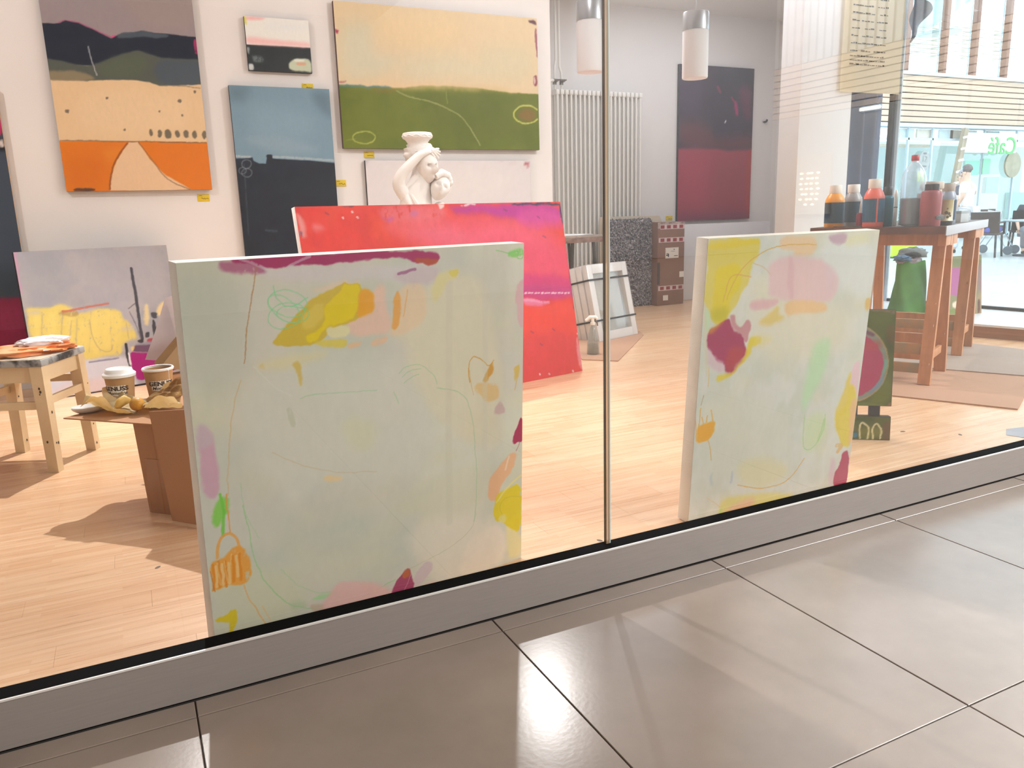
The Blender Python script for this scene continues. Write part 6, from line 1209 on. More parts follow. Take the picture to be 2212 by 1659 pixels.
p = tp(.16, .326); t = thing('paint_bottle', 'slim teal bottle with black cap behind the coral bottle', 'bottle', p, 0, PG)
MB().lathe([(.031, 0), (.0325, .005), (.0325, .15), (.030, .162), (.02, .170), (.02, .172), (0, .172)], n=28).build('bottle_body', mat('teal_plastic', '#1d6f86', .35, var=.05), t, smooth=40); MB().lathe([(.022, .168), (.023, .172), (.022, .212), (.02, .215), (0, .215)], n=28).build('cap', M_DARK, t, smooth=40)
p = tp(.14, .463); t = thing('paint_tube', 'small crimson paint tube standing by the coral bottle', 'tube', p)
MB().lathe([(.0185, 0), (.019, .004), (.0185, .07), (.016, .076), (0, .078)], n=20).build('tube_body', mat('crimson_plastic', '#c0395a', .35), t, smooth=40); MB().tube([(.0, 0, .076), (.004, 0, .12), (.008, 0, .165)], [.006, .005, .002], 8).build('nozzle', M_CAPW, t)
p = tp(.28, .311); t = thing('white_tube', 'narrow white tube between the teal bottle and the water bottle', 'tube', p)
MB().lathe([(.011, 0), (.012, .004), (.012, .17), (.009, .185), (.003, .20), (0, .2)], n=16).build('tube_body', M_CAPW, t, smooth=40); MB().lathe([(.0122, .10), (.0126, .101), (.0126, .104), (.0122, .105)], n=16, cap=False).build('tube_ring', M_DARK, t)
# water bottle
p = tp(.12, .193); t = thing('water_bottle', 'large clear plastic water bottle with red cap, half full of murky water', 'bottle', p)
pet = glass('clear_plastic', (.84, .92, .96), .07, .05, haze=.34, hazecol=(.78, .86, .92)); prof = [(.05, 0), (.060, .006)]
for i in range(13):
    z = .014+i*.0165; prof += [(.0625, z), (.0605, z+.008)]
prof += [(.0625, .235), (.061, .255), (.053, .285), (.038, .312), (.022, .332), (.0175, .338), (.0175, .352), (0, .352)]
MB().lathe(prof, n=40).build('plastic_body', pet, t, smooth=60); MB().lathe([(.0195, .345), (.020, .347), (.020, .372), (.018, .375), (0, .375)], n=24).build('cap', mat('red_cap', '#b81f36', .4), t, smooth=40)
MB().lathe([(.048, .004), (.0575, .008), (.0575, .15), (0, .15)], n=32).build('murky_water', glass('murky_water', (.42, .46, .48), .03, .05, haze=.55, hazecol=(.38, .40, .42)), t, smooth=60)
p = tp(.07, .091); t = thing('paint_jar', 'dusty red paint jar with dark lid and smeared label', 'jar', p)
MB().lathe([(.050, 0), (.052, .006), (.052, .165), (.047, .180), (.036, .186), (.033, .187), (0, .187)], n=32).build('jar_body', mat('dusty_red_paint', '#a04c54', .4, var=.12, scale=7), t, smooth=40); MB().lathe([(.034, .184), (.035, .187), (.035, .217), (.033, .219), (0, .219)], n=28).build('lid', M_DARK, t, smooth=40)
crump('smear', None, None, (0, 0, 0), 0, .03, .004, .016, mat('grey_smear', '#6a6a6c', .6, var=.3), 3).parent = t; t.children[-1].location = (.0, -.0525, .035); 
for c_ in t.children:
    if c_.name.startswith('smear'): c_.location = (.012, -.052, .035)
p = tp(.30, .135); t = thing('paint_can', 'cream lidded can standing behind the dusty red jar', 'can', p)
MB().lathe([(.054, 0), (.055, .004), (.055, .16), (.05, .19), (.048, .2), (0, .2)], n=32).build('can_body', mat('cream_can', '#e0d4b0', .5, var=.1, scale=9), t, smooth=40); MB().lathe([(.058, .196), (.060, .2), (.060, .226), (.057, .236), (0, .238)], n=32).build('lid', mat('putty_lid', '#cdbfb4', .5), t, smooth=40)
p = tp(.33, .20); t = thing('red_marker', 'dark red marker standing beside the water bottle', 'marker', p)
MB().lathe([(.012, 0), (.0125, .003), (.0125, .17), (.012, .172), (0, .172)], n=14).build('barrel', mat('marker_red', '#8c2036', .4), t, smooth=40); MB().lathe([(.0128, .12), (.0132, .122), (.0132, .174), (0, .175)], n=14).build('cap', mat('marker_cap', '#7a1a30', .35), t, smooth=40)
p = tp(.20, .045); t = thing('dish', 'flat dark dish under the small tin', 'dish', p); MB().lathe([(.040, 0), (.044, .003), (.046, .020), (.043, .022), (.040, .008), (0, .007)], n=30, cap=False).build('dish_body', M_DARK, t, smooth=40)
t = thing('tin', 'small pale gold tin with brown spots standing on a dark dish', 'tin', p+Vector((0, 0, .0225)))
MB().lathe([(.041, 0), (.0425, .003), (.041, .006), (.041, .108), (.0425, .111), (.0425, .114), (.039, .112), (.038, .10), (0, .099)], n=32, cap=False).build('tin_body', mat('tin_metal', '#cfc7b2', .35, .4, var=.12, scale=9, col2='#b8a670'), t, smooth=40)
for a, z, r in ((-.75, .045, .009), (-.38, .04, .008), (-.55, .022, .007), (-.2, .028, .006), (-.62, .066, .004)):
    o = MB().lathe([(r, -.0005), (r, .0005)], n=16).build('printed_spot', mat('brown_print', '#5c4632', .6), t); o.location = (.0412*math.sin(a), -.0412*math.cos(a), z); o.rotation_euler = (PI/2, 0, a)
p = tp(.86, .07); t = thing('small_box', 'small grey white box on the corner of the work table', 'box', p, TRZ-.35)
MB().box((-.045, -.03, 0), (.045, .04, .066), bev=.002).build('carton', mat('grey_box_card', '#c2c8cc', .6, var=.03), t); MB().box((-.046, -.031, .052), (.046, .041, .068), bev=.002).build('lid', mat('grey_box_lid', '#a9b3ba', .6), t)
p = tp(.42, .20); t = thing('brush_holder', 'black brush holder with a cream tube behind the small tin', 'holder', p)
MB().lathe([(.026, 0), (.028, .003), (.028, .12), (.025, .12), (.024, .01), (0, .008)], n=24, cap=False).build('cup_body', M_DARK, t, smooth=40)
MB().tube([(0, 0, .01), (-.01, -.006, .15), (-.02, -.01, .205)], .006, 8).build('brush_handle', M_DARK, t); MB().tube([(.01, -.01, .01), (.012, -.012, .13), (.018, -.014, .175)], [.01, .011, .006], 8).build('paint_tube', mat('cream_tube', '#e0c88a', .5), t)
t = thing('drawing_board', 'thin paint stained palette board lying on the work table', 'palette', tp(.12, .50, TZ+.0005), TRZ)
MB().box((-.07, -.10, 0), (.05, .09, .005), bev=.001).build('board', mat('palette_wood', '#8c6448', .5, var=.4, scale=16, col2='#4a4444'), t)

# ------------------------------------------------------------------ ledge: green bag, box
def gbag(d, q):
    z = d.z; wdt = 1.0 + .38*max(0, -z-.15) - .16*max(0, z-.1); q = q.copy(); q.x *= wdt; q.y *= wdt
    if z < -.55: q.z = -.55*.25
    k = 1+.06*math.sin(7*d.x+3*d.z)+.05*math.sin(11*d.y+5*d.z+1); q.x *= k; q.y *= k; return q
gb = thing('green_bag', 'bulging bright green bag stuffed with grey rags on the window ledge', 'bag', (5.66, 4.28, .1005))
def gb_fn(a, b):
    an = a*2*PI; z = b*.43; wd = .20-.06*b**.7+.05*max(0, .25-b)*2; dp = .10-.03*b
    wd *= 1+.04*math.sin(an*3+b*5); return Vector((wd*math.cos(an), dp*math.sin(an)*(1+.1*math.sin(an*5+b*7)), z+.01*math.sin(an*4)*b))
MB().sheet(gb_fn, 44, 18, .003).build('bag_body', mat('green_cloth', '#74b858', .6, var=.2, scale=4, bump=.15, bscale=18, col2='#5c9856'), gb, smooth=60)
MB().lathe([(0, .002), (.2, .004)], n=30, sy=.55, cap=False).build('bag_base', mat('green_cloth', '#74b858'), gb)
for i, (x, y, z, sx, sz, cm) in enumerate(((-.03, 0, .44, .11, .045, '#a49aa2'), (-.11, .0, .47, .08, .028, '#5a7a96'), (.03, .02, .49, .10, .05, '#8a9496'), (-.02, -.02, .50, .06, .02, '#23262a'))):
    o = crump('rag', None, None, (x, y, z-.03), i, sx, .06, sz, mat('rag_'+cm, cm, .8, var=.15), 20+i, .3, 24, 14); o.parent = gb
tag(MB().box((5.36, 3.96, .1005), (5.52, 4.10, .146), bev=.003).build('paper_stack', mat('white_card', '#eceef0', .6)), 'flat white paper stack on the window ledge in front of the green bag', 'paper')

# ------------------------------------------------------------------ cardboard sheets and scraps on the studio floor
M_SHEET = mat('floor_cardboard', '#b98f74', .8, var=.05, scale=2)
def sheet_on_floor(pts, th, label, m=M_SHEET, name='cardboard_sheet', cat='cardboard', z=.0006):
    cx = sum(p[0] for p in pts)/len(pts); cy = sum(p[1] for p in pts)/len(pts)
    o = MB().prism([(p[0]-cx, p[1]-cy) for p in pts], 0, th).build(name, m, None, smooth=0); o.location = (cx, cy, z); return tag(o, label, cat)
sheet_on_floor([(3.30, 3.22), (3.785, 2.225), (4.03, 2.345), (4.56, 2.62), (4.25, 3.30), (3.7, 3.5)], .007, 'flat cardboard sheet under the near legs of the work table trestle')
sheet_on_floor([(4.30, 3.06), (4.53, 2.63), (4.75, 2.2), (5.35, 2.9), (5.28, 3.46), (4.9, 3.9), (4.2, 3.6)], .005, 'greyer cardboard sheet under the far trestle by the window ledge', mat('grey_floor_cardboard', '#a8968a', .8, var=.05, scale=2), z=.0082)
sheet_on_floor([(2.745, 4.548), (2.915, 4.366), (3.72, 5.20), (3.80, 5.38), (3.0, 5.3)], .005, 'cardboard sheet under the wrapped white frames and spray bottle')
sheet_on_floor([(3.334, 1.995), (3.42, 2.05), (3.60, 2.02), (3.5, 1.90), (3.36, 1.915)], .0008, 'torn grey paper scrap on the parquet near the glass', mat('grey_paper', '#a9aeb8', .7), 'paper_scrap', 'paper')
for i, (x, y, r) in enumerate(((3.02, 2.26, .008), (3.18, 2.10, .007), (1.22, 1.93, .006), (.70, 2.62, .006), (-.02, 2.42, .006))):
    o = MB().lathe([(0, .0012), (r*.7, .001), (r, 0)], n=12, cap=False, sx=1.8).build('paint_splash', mat('dried_splash', '#6a5a50', .6), floor, smooth=0); o.location = (x, y, .0003); o.rotation_euler = (0, 0, i)

# ------------------------------------------------------------------ things by the recess wall
def rug_thing():
    t = thing('shag_rug', 'grey black shaggy rug stood upright against the radiator', 'rug', (4.43, 6.86, .012))
    Wd, Ht, R = .60, .895, .10
    def inside(x, z):
        if not (0 <= x <= Wd and 0 <= z <= Ht): return False
        cx = Wd-R
        if x > cx and z > Ht-R and math.hypot(x-cx, z-(Ht-R)) > R: return False
        if x > cx and z < R and math.hypot(x-cx, z-R) > R: return False
        return True
    poly = [(0, 0)] + [(Wd-R+R*math.sin(a), R-R*math.cos(a)) for a in np.linspace(0, PI/2, 8)] + [(Wd-R+R*math.cos(a), Ht-R+R*math.sin(a)) for a in np.linspace(0, PI/2, 8)] + [(0, Ht)]
    b = MB(); b._add([(x, 0, z) for x, z in poly] + [(x, .02, z) for x, z in poly], [tuple(range(len(poly)))[::-1], tuple(range(len(poly), 2*len(poly)))] + [(i, (i+1) % len(poly), len(poly)+(i+1) % len(poly), len(poly)+i) for i in range(len(poly))])
    b.build('rug_backing', mat('rug_backing', '#6c6a6e', .9), t, smooth=0)
    rr = random.Random(3); cols = [[], [], []]
    ms = [MB(), MB(), MB()]
    for i in range(8200):
        x, z = rr.uniform(0, Wd), rr.uniform(0, Ht)
        if not inside(x, z): continue
        a = rr.uniform(0, 2*PI); l = rr.uniform(.016, .034); wd = rr.uniform(.003, .006); dx, dz = math.cos(a)*l, math.sin(a)*l - .006; nx_, nz_ = -math.sin(a)*wd, math.cos(a)*wd; y0 = -rr.uniform(.0, .012)
        ms[rr.choice((0, 0, 1, 1, 2))]._add([(x-nx_, y0, z-nz_), (x+nx_, y0, z+nz_), (x+dx*.5+nx_, y0-.014, z+dz*.5+nz_), (x+dx*.5-nx_, y0-.014, z+dz*.5-nz_), (x+dx, y0-.006, z+dz)], [(0, 1, 2, 3), (3, 2, 4)])
    for m_, c_ in zip(ms, ('#6a686e', '#a3a0a6', '#cac6ca')): m_.build('pile', mat('rug_pile_'+c_, c_, .85), t, smooth=0, kind='stuff')
rug_thing()
bo = MB().prism([(0, 0), (.79, 0), (.77, .88), (.74, .93), (0, .935)], 0, .012).build('backing_board', mat('pale_board', '#dccdb8', .8, var=.03), None, smooth=0); bo.rotation_euler = (PI/2, 0, 0); bo.location = (4.40, 6.93, .002); tag(bo, 'pale beige board standing behind the shaggy rug', 'board')
bb = thing('carton', 'tall narrow brown carton with red and white tape and address labels', 'carton', (4.99, 6.74, .001))
MB().box((0, 0, 0), (.345, .12, .865), bev=.004).build('carton_body', mat('brown_carton_tall', '#8f6a58', .75, var=.06, scale=3), bb)
M_TW = mat('tape_white', '#e2cfce', .4); M_TRD = mat('tape_red', '#9a2a30', .4)
for z in (.79, .655, .155):
    MB().box((.012 if z < .7 else .03, -.0014, z), (.343, -.0003, z+.05)).build('tape', M_TW, bb, smooth=0)
    r = MB()
    for k in range(4): r.box((.035+k*.08, -.0022, z+.008), (.083+k*.08, -.0013, z+.042))
    r.build('tape_print', M_TRD, bb, smooth=0, kind='stuff')
MB().box((.0, -.0012, .80), (.34, -.0004, .862)).build('torn_tape', mat('tape_torn', '#6c5250', .4, var=.4, scale=18, col2='#d8c6c4'), bb, smooth=0)
MB().box((.10, -.002, .49), (.27, -.0004, .60)).build('address_label', M_CAPW, bb, smooth=0); pm = MB()
for i, (x, z, w_, h_) in enumerate(((.11, .515, .018, .012), (.13, .505, .014, .03), (.112, .532, .03, .008), (.205, .575, .012, .01), (.21, .51, .05, .006), (.17, .56, .05, .003))): pm.box((x, -.0028, z), (x+w_, -.0019, z+h_))
pm.build('label_print', M_DARK, bb, smooth=0, kind='stuff')
MB().box((.285, -.002, .285), (.345, -.0004, .345)).build('address_label', M_CAPW, bb, smooth=0); MB().box((.075, -.002, .05), (.14, -.0004, .105)).build('address_label', M_CAPW, bb, smooth=0)
MB().box((-.004, -.002, .22), (.03, -.0004, .45)).build('dark_strip', mat('dark_strip', '#4a3a38', .6), bb, smooth=0)
wb = MB().box((0, 0, 0), (1.25, .02, .825), bev=.006).build('display_board', mat('white_board_face', '#e9ebf0', .45, var=.01), None); wb.location = (5.49, 6.96, .002); tag(wb, 'large white board standing on the floor below the purple painting', 'panel')

# small trestle stand with sheets
ss = thing('sketch_stand', 'small dark legged stand with white sheets on its spattered top', 'table', (3.60, 5.95, 0), .12)
tpz = MB(); tpz.box((-.25, -.06, .735), (.22, .02, .775), bev=.003); tpz.build('front_rail', mat('spattered_rail', '#9a7a6c', .6, var=.3, scale=16, col2='#6a4a40'), ss)
MB().box((-.25, -.05, .775), (.23, .42, .795), bev=.003).build('top', mat('spattered_top', '#b8a496', .6, var=.25, scale=12), ss)
for x, y, dx in ((-.13, -.03, -.02), (.10, -.03, .06), (-.15, .38, -.02), (.14, .38, .05)):
    MB().tube([(x, y, .735), (x+dx, y, 0)], [.015, .010], 8).build('leg', mat('dark_leg', '#4c4038', .5, var=.2), ss)
for i, (x, y, rz, c_) in enumerate(((-.18, .0, .1, '#f2f0ee'), (-.14, .06, -.15, '#fbfafa'), (-.2, .1, .3, '#eeeaea'))):
    o = MB().box((0, 0, 0), (.30, .21, .003)).build('paper_sheet', mat('sheet_'+c_, c_, .7), None, smooth=0); o.location = (3.60+x-.02, 5.95+y, .7955+i*.0032); o.rotation_euler = (0, 0, rz+.12); tag(o, ('lowest', 'middle', 'topmost')[i]+' white paper sheet of the pile on the sketch stand', 'paper', 'sheets on the sketch stand')
# wrapped frames
M_WRAP = glass('shrink_wrap', (.93, .93, .94), .07, .12, haze=.16, hazecol=(.85, .85, .86)); M_FRW = mat('white_frame', '#efebe8', .5, var=.03); M_STRAP = mat('black_strap', '#17171a', .5)
cf = thing('wrapped_frames', 'shrink wrapped stack of white window frames tied with two black straps', 'frames', (3.235, 5.10, .006)); th_ = .30
cf.rotation_euler = (-.22, 0, .33)
FW, FH = .50, .60
for k in range(4):
    y = k*.062
    if k == 0:
        fm = MB()
        for a, b in (((0, y, 0), (.062, y+.05, FH)), ((FW-.062, y, 0), (FW, y+.05, FH)), ((.0622, y, 0), (FW-.0622, y+.05, .07)), ((.0622, y, FH-.07), (FW-.0622, y+.05, FH))): fm.box(a, b, bev=.003)
        f0 = fm.build('frame', M_FRW, cf)
        g0 = MB().box((.05, .022, .06), (FW-.05, .027, FH-.06)).build('pane', M_GLASS, f0, smooth=0)
    else:
        c_ = put(f0, cf, (random.uniform(-.006, .006), y, 0)); put(g0, c_)
MB().box((.064, .0535, .072), (FW-.064, .0585, FH-.072)).build('backing', mat('kraft_backing', '#c4b2a0', .7, var=.12, scale=5, stretch=(4, 1, 1)), cf, smooth=0)
MB().box((-.006, -.006, -.004), (FW+.006, .262, FH+.006), bev=.012).build('shrink_wrap', M_WRAP, cf)
for z in (.155, .475):
    s_ = MB(); yy0, yy1 = -.0085, .265
    for a, b in (((-.009, yy0, z), (FW+.009, yy0+.002, z+.014)), ((-.009, yy1-.002, z), (FW+.009, yy1, z+.014)), ((-.0092, yy0, z), (-.0072, yy1, z+.014)), ((FW+.0072, yy0, z), (FW+.0092, yy1, z+.014))): s_.box(a, b)
    s_.build('strap', M_STRAP, cf, smooth=0)
# spray bottle
sb = thing('spray_bottle', 'clear spray bottle with white trigger head standing on cardboard', 'bottle', (2.915, 4.685, .006), -.5)
MB().lathe([(.042, 0), (.045, .006), (.043, .08), (.034, .14), (.022, .185), (.014, .20), (.014, .215), (0, .215)], n=28).build('bottle_body', glass('spray_plastic', (.78, .80, .78), .06, .05, haze=.35, hazecol=(.55, .55, .52)), sb, smooth=50)
MB().lathe([(.037, .006), (.038, .01), (.037, .07), (0, .07)], n=24).build('liquid', glass('spray_liquid', (.7, .7, .66), .04, 0, haze=.3, hazecol=(.6, .58, .5)), sb, smooth=50)
MB().lathe([(.017, .208), (.018, .212), (.018, .228), (0, .23)], n=20).build('collar', M_CAPW, sb, smooth=40)
MB().tube([(-.05, 0, .238), (-.02, 0, .262), (.02, 0, .262), (.03, 0, .25)], [.010, .014, .013, .011], 10).tube([(0, 0, .225), (0, 0, .26)], .012, 10).build('spray_head', M_CAPW, sb)
MB().tube([(.012, 0, .245), (.03, 0, .225), (.034, 0, .20)], [.007, .006, .004], 8).build('trigger', mat('trigger_brown', '#6a5c50', .5), sb)
MB().tube([(0, 0, .02), (.002, 0, .12), (0, 0, .215)], .0025, 6).build('dip_tube', M_CAPW, sb)
# ceiling bits and a wall hook
hk = thing('wall_hook', 'small dark metal hook on the shaded wall beside the purple painting', 'hook', (6.85, 7.232, 1.95))
MB().tube([(0, 0, 0), (0, -.03, 0), (0, -.045, .02)], .012, 8).build('hook', M_DARK, hk); MB().lathe([(.025, -.004), (.025, .0)], n=14).build('plate', M_DARK, hk)
sd = MB().lathe([(.045, 0), (.06, -.008), (.05, -.03), (.02, -.036), (0, -.036)], n=24).build('ceiling_detector', mat('detector', '#6a6668', .5), None, smooth=40); sd.location = (6.2, 6.3, ZC); tag(sd, 'small grey ceiling detector above the shaded corner', 'detector')
# ------------------------------------------------------------------ the atrium seen through the corner window
YC = 13.0
M_SLAT = mat('pale_larch', '#d2b9a2', .6, var=.08, scale=2, stretch=(.4, 8, 8)); M_POST = mat('brown_post', '#8a6454', .55, var=.08, scale=4); M_PALE = mat('pale_metal', '#c6dbe6', .4, var=.02)
M_AQ = mat('aqua_interior', '#cfeeee', .7, var=.03, scale=.6); M_WH2 = mat('bright_white', '#f3f6f6', .7, var=.01)
gal = thing('wall_gallery', None, None); gal['kind'] = 'structure'
x0, x1 = 13.05, 28.0; zb, zt = 2.80, 3.84; n = 8; ph = (zt-zb)/n
box('gallery_beam', (x0, YC+.06, zb-.02), (x1, YC+.30, zt+.02), mat('gallery_beam', '#6a5a52', .8), gal)
for k in range(n): box('cladding_board', (x0, YC, zb+k*ph+.012), (x1, YC+.04, zb+(k+1)*ph-.012), M_SLAT, gal)
box('gallery_sill', (x0, YC-.05, zt), (x1, YC+.3, zt+.07), M_PALE, gal); box('gallery_soffit', (x0, YC-.02, zb-.10), (x1, YC+.3, zb-.02), M_PALE, gal)
# the gallery turns the corner and runs back along the mall walk
xg = 13.0
box('gallery_beam', (xg+.06, -16, zb-.02), (xg+.30, 1.2, zt+.02), mat('gallery_beam', '#6a5a52', .8), gal)
for k in range(n): box('cladding_board', (xg, -16, zb+k*ph+.012), (xg+.04, 1.2, zb+(k+1)*ph-.012), M_SLAT, gal)
wu = thing('window_4', None, None); wu['kind'] = 'structure'
px_ = [16.55, 17.85, 18.95, 20.15, 21.4, 22.6, 23.8, 25]
for x in px_:
    MB().box((x-.055, YC+.02, zt+.07), (x+.055, YC+.16, 7.2), bev=.004).build('post', M_POST, wu); box('post_flange', (x-.075, YC+.165, zt+.07), (x-.056, YC+.19, 7.2), M_PALE, wu)
box('pane', (x0, YC+.2, zt+.07), (x1, YC+.208, 7.0), M_GLASS, wu)
# upstairs: white ceiling, louvred wall
up = thing('wall_upstairs', None, None); up['kind'] = 'structure'
box('upper_floor', (x0, YC+.3, zt-.1), (x1, YC+7, zt), M_WH2, up)
lc = MB(); lc._add([(15.5, 13.4, 5.75), (19.6, 13.4, 5.95), (23.5, 19.5, 5.6), (17, 19.5, 5.0)], [(0, 1, 2, 3)]); bmesh.ops.solidify(lc.bm, geom=lc.bm.faces[:], thickness=.12); lc.build('sloping_soffit', mat('soffit_aqua', '#cfe3e4', .8, var=.02), up, smooth=0)
for k in range(9): box('louvre', (19.6, 16.0, 5.0+k*.11), (25.2, 16.08, 5.07+k*.11), mat('louvre_wood', '#d9d2c6', .6), up)
box('aqua_panel', (18.3, 15.2, zt), (19.05, 15.25, 5.2), mat('aqua_panel', '#a9e2f4', .6, var=.02), up)
dl = MB().lathe([(0, .03), (.35, .03), (.5, .0), (.48, -.02), (0, -.03)], n=28).tube([(0, 0, .02), (0, 0, .6)], .02, 6).build('disc_lamp', mat('disc_lamp_grey', '#b9cccb', .5), None, smooth=40); dl.location = (18.75, 13.9, 5.05); tag(dl, 'pale grey disc lamp hanging upstairs behind the brown posts', 'lamp')
# café front
cf_ = thing('wall_cafe', None, None); cf_['kind'] = 'structure'
box('back_panel', (x0, YC+4.2, 0), (x1, YC+4.3, 2.7), mat('cafe_back_aqua', '#c9f1ef', .7, var=.05, scale=.5), cf_)
for i, (a, b, c_) in enumerate(((17.2, 18.6, '#f4fbfa'), (19.2, 20.4, '#bfe8e6'), (21.4, 23.6, '#f0f8f6'), (24.2, 25.4, '#a8dcd6'), (15.5, 16.6, '#dff6f8'))):
    box('display_panel', (a+3.0, YC+4.05, .35), (b+3.0, YC+4.18, 1.2+.3*(i % 3)), mat('display_'+c_, c_, .6, var=.03), cf_)
for i, x in enumerate((16.9, 17.75, 18.9, 19.7, 21.0, 22.4, 24.0)): box('glazing_bar', (x, YC+.12, 0), (x+.05, YC+.17, zb-.1), M_PALE, cf_)
for z in (.06, 2.42): box('glazing_rail', (x0, YC+.12, z), (x1, YC+.17, z+.05), M_PALE, cf_)
box('pane', (x0, YC+.14, .1), (x1, YC+.146, 2.42), M_GLASS, cf_)
for i, (x, c_) in enumerate(((16.7, '#e0f4f6'), (17.3, '#e8e0d0'), (18.1, '#d8eef2'), (18.5, '#c9bfae'), (19.0, '#cfeaf0'), (19.9, '#b9d4da'))): box('transom_panel', (x, YC+.2, 2.47), (x+.5, YC+.24, 2.68), mat('transom_'+c_, c_, .6), cf_)
box('lintel_strip', (16.5, YC+.5, 2.30), (18.2, YC+.6, 2.36), mat('lintel_tan', '#cdbf9c', .6), cf_)
lp = MB().beam((18.12, YC-.1, 0), (18.62, YC-.1, 2.68), .14, .10, up=(0, 1, 0)).build('slanting_post', mat('tan_post', '#b3a48c', .6, var=.2, scale=3), cf_, smooth=0)
for k in range(9):
    f = .12+.1*k; MB().beam((18.12+.5*f-.09, YC-.155, 2.68*f), (18.12+.5*f+.09, YC-.155, 2.68*f+.03), .02, .05).build('post_band', M_WH2, cf_, smooth=0)
sg = thing('cafe_sign', 'white café sign board with green letters seen mirrored from behind', 'sign', (18.6, YC-.05, 2.13))
MB().box((0, 0, 0), (2.14, .03, .47), bev=.004).build('board', M_WH2, sg)
me = text_mesh('Café', .60, .006); co_ = [v.co.copy() for v in me.vertices]
lt = mesh_obj('lettering', me, mat('sign_green', '#58c86c', .5), sg); lt.scale = (-1, 1, 1); lt.rotation_euler = (PI/2, 0, 0); lt.location = (1.56, -.012, -.03)
ov = thing('oval_sign', 'grey rimmed oval sign numbered twelve on the café glass', 'sign', (17.45, YC+.08, 1.94))
o = MB().lathe([(0, -.012), (.17, -.012), (.185, -.004), (.185, .012), (0, .012)], n=36, sy=1.25).build('disc', mat('oval_white', '#eef2f2', .5), ov, smooth=40); o.rotation_euler = (PI/2, 0, 0)
o = MB().lathe([(.165, .0), (.19, .0), (.19, .022), (.165, .022)], n=36, sy=1.25).build('rim', mat('oval_grey', '#a3a9a8', .5), ov, smooth=40); o.rotation_euler = (PI/2, 0, 0)
lt = mesh_obj('lettering', text_mesh('12', .20, .004), mat('oval_grey', '#a3a9a8', .5), ov); lt.rotation_euler = (PI/2, 0, 0); lt.location = (0, -.03, -.02)
MB().box((-.07, -.03, -.14), (.07, -.022, -.11)).build('printed_bar', mat('oval_dark', '#70787a', .5), ov, smooth=0); MB().box((-.05, -.03, .15), (.05, -.022, .19)).build('printed_bar', mat('oval_dark', '#70787a', .5), ov, smooth=0)
pn = thing('plaque', 'round tan plaque on the café glass right of the mirrored sign', 'sign', (20.86, YC+.08, 1.85)); pn['label'] = 'round tan plaque on the café glass below the mirrored sign'
o = MB().lathe([(0, -.02), (.25, -.02), (.29, -.01), (.30, .02), (0, .02)], n=36).build('disc', mat('plaque_tan', '#c9c0a2', .5, var=.15, scale=4), pn, smooth=40); o.rotation_euler = (PI/2, 0, 0)
o = MB().lathe([(.29, -.02), (.32, -.02), (.32, .025), (.29, .025)], n=36).build('rim', mat('plaque_rim', '#a9a288', .5), pn, smooth=40); o.rotation_euler = (PI/2, 0, 0)
ty = thing('paper_sticker', 'yellow and green sticker under the oval sign on the café glass', 'sticker', (17.38, YC+.08, 1.46)); MB().box((-.12, -.01, 0), (.12, 0, .24)).build('sticker_face', mat('sticker_yellow', '#e8f08c', .6), ty, smooth=0); MB().box((-.03, -.014, -.14), (.05, -.004, .09)).build('sticker_tail', mat('sticker_green', '#b0cf9a', .6), ty, smooth=0)
for i, (x, z, w_, h_, c_) in enumerate(((19.0, 1.6, .55, .35, '#7fe6b8'), (19.7, 1.62, .28, .38, '#86eeb0'), (19.9, 1.15, .5, .4, '#b0f0dc'))):
    o = box('window_poster', (x, YC+.09, z), (x+w_, YC+.10, z+h_), mat('poster_'+c_, c_, .6), None); tag(o, ('wide', 'narrow', 'lowest')[i]+' mint green poster on the café glass behind the walkers', 'poster', 'green posters on the café glass')
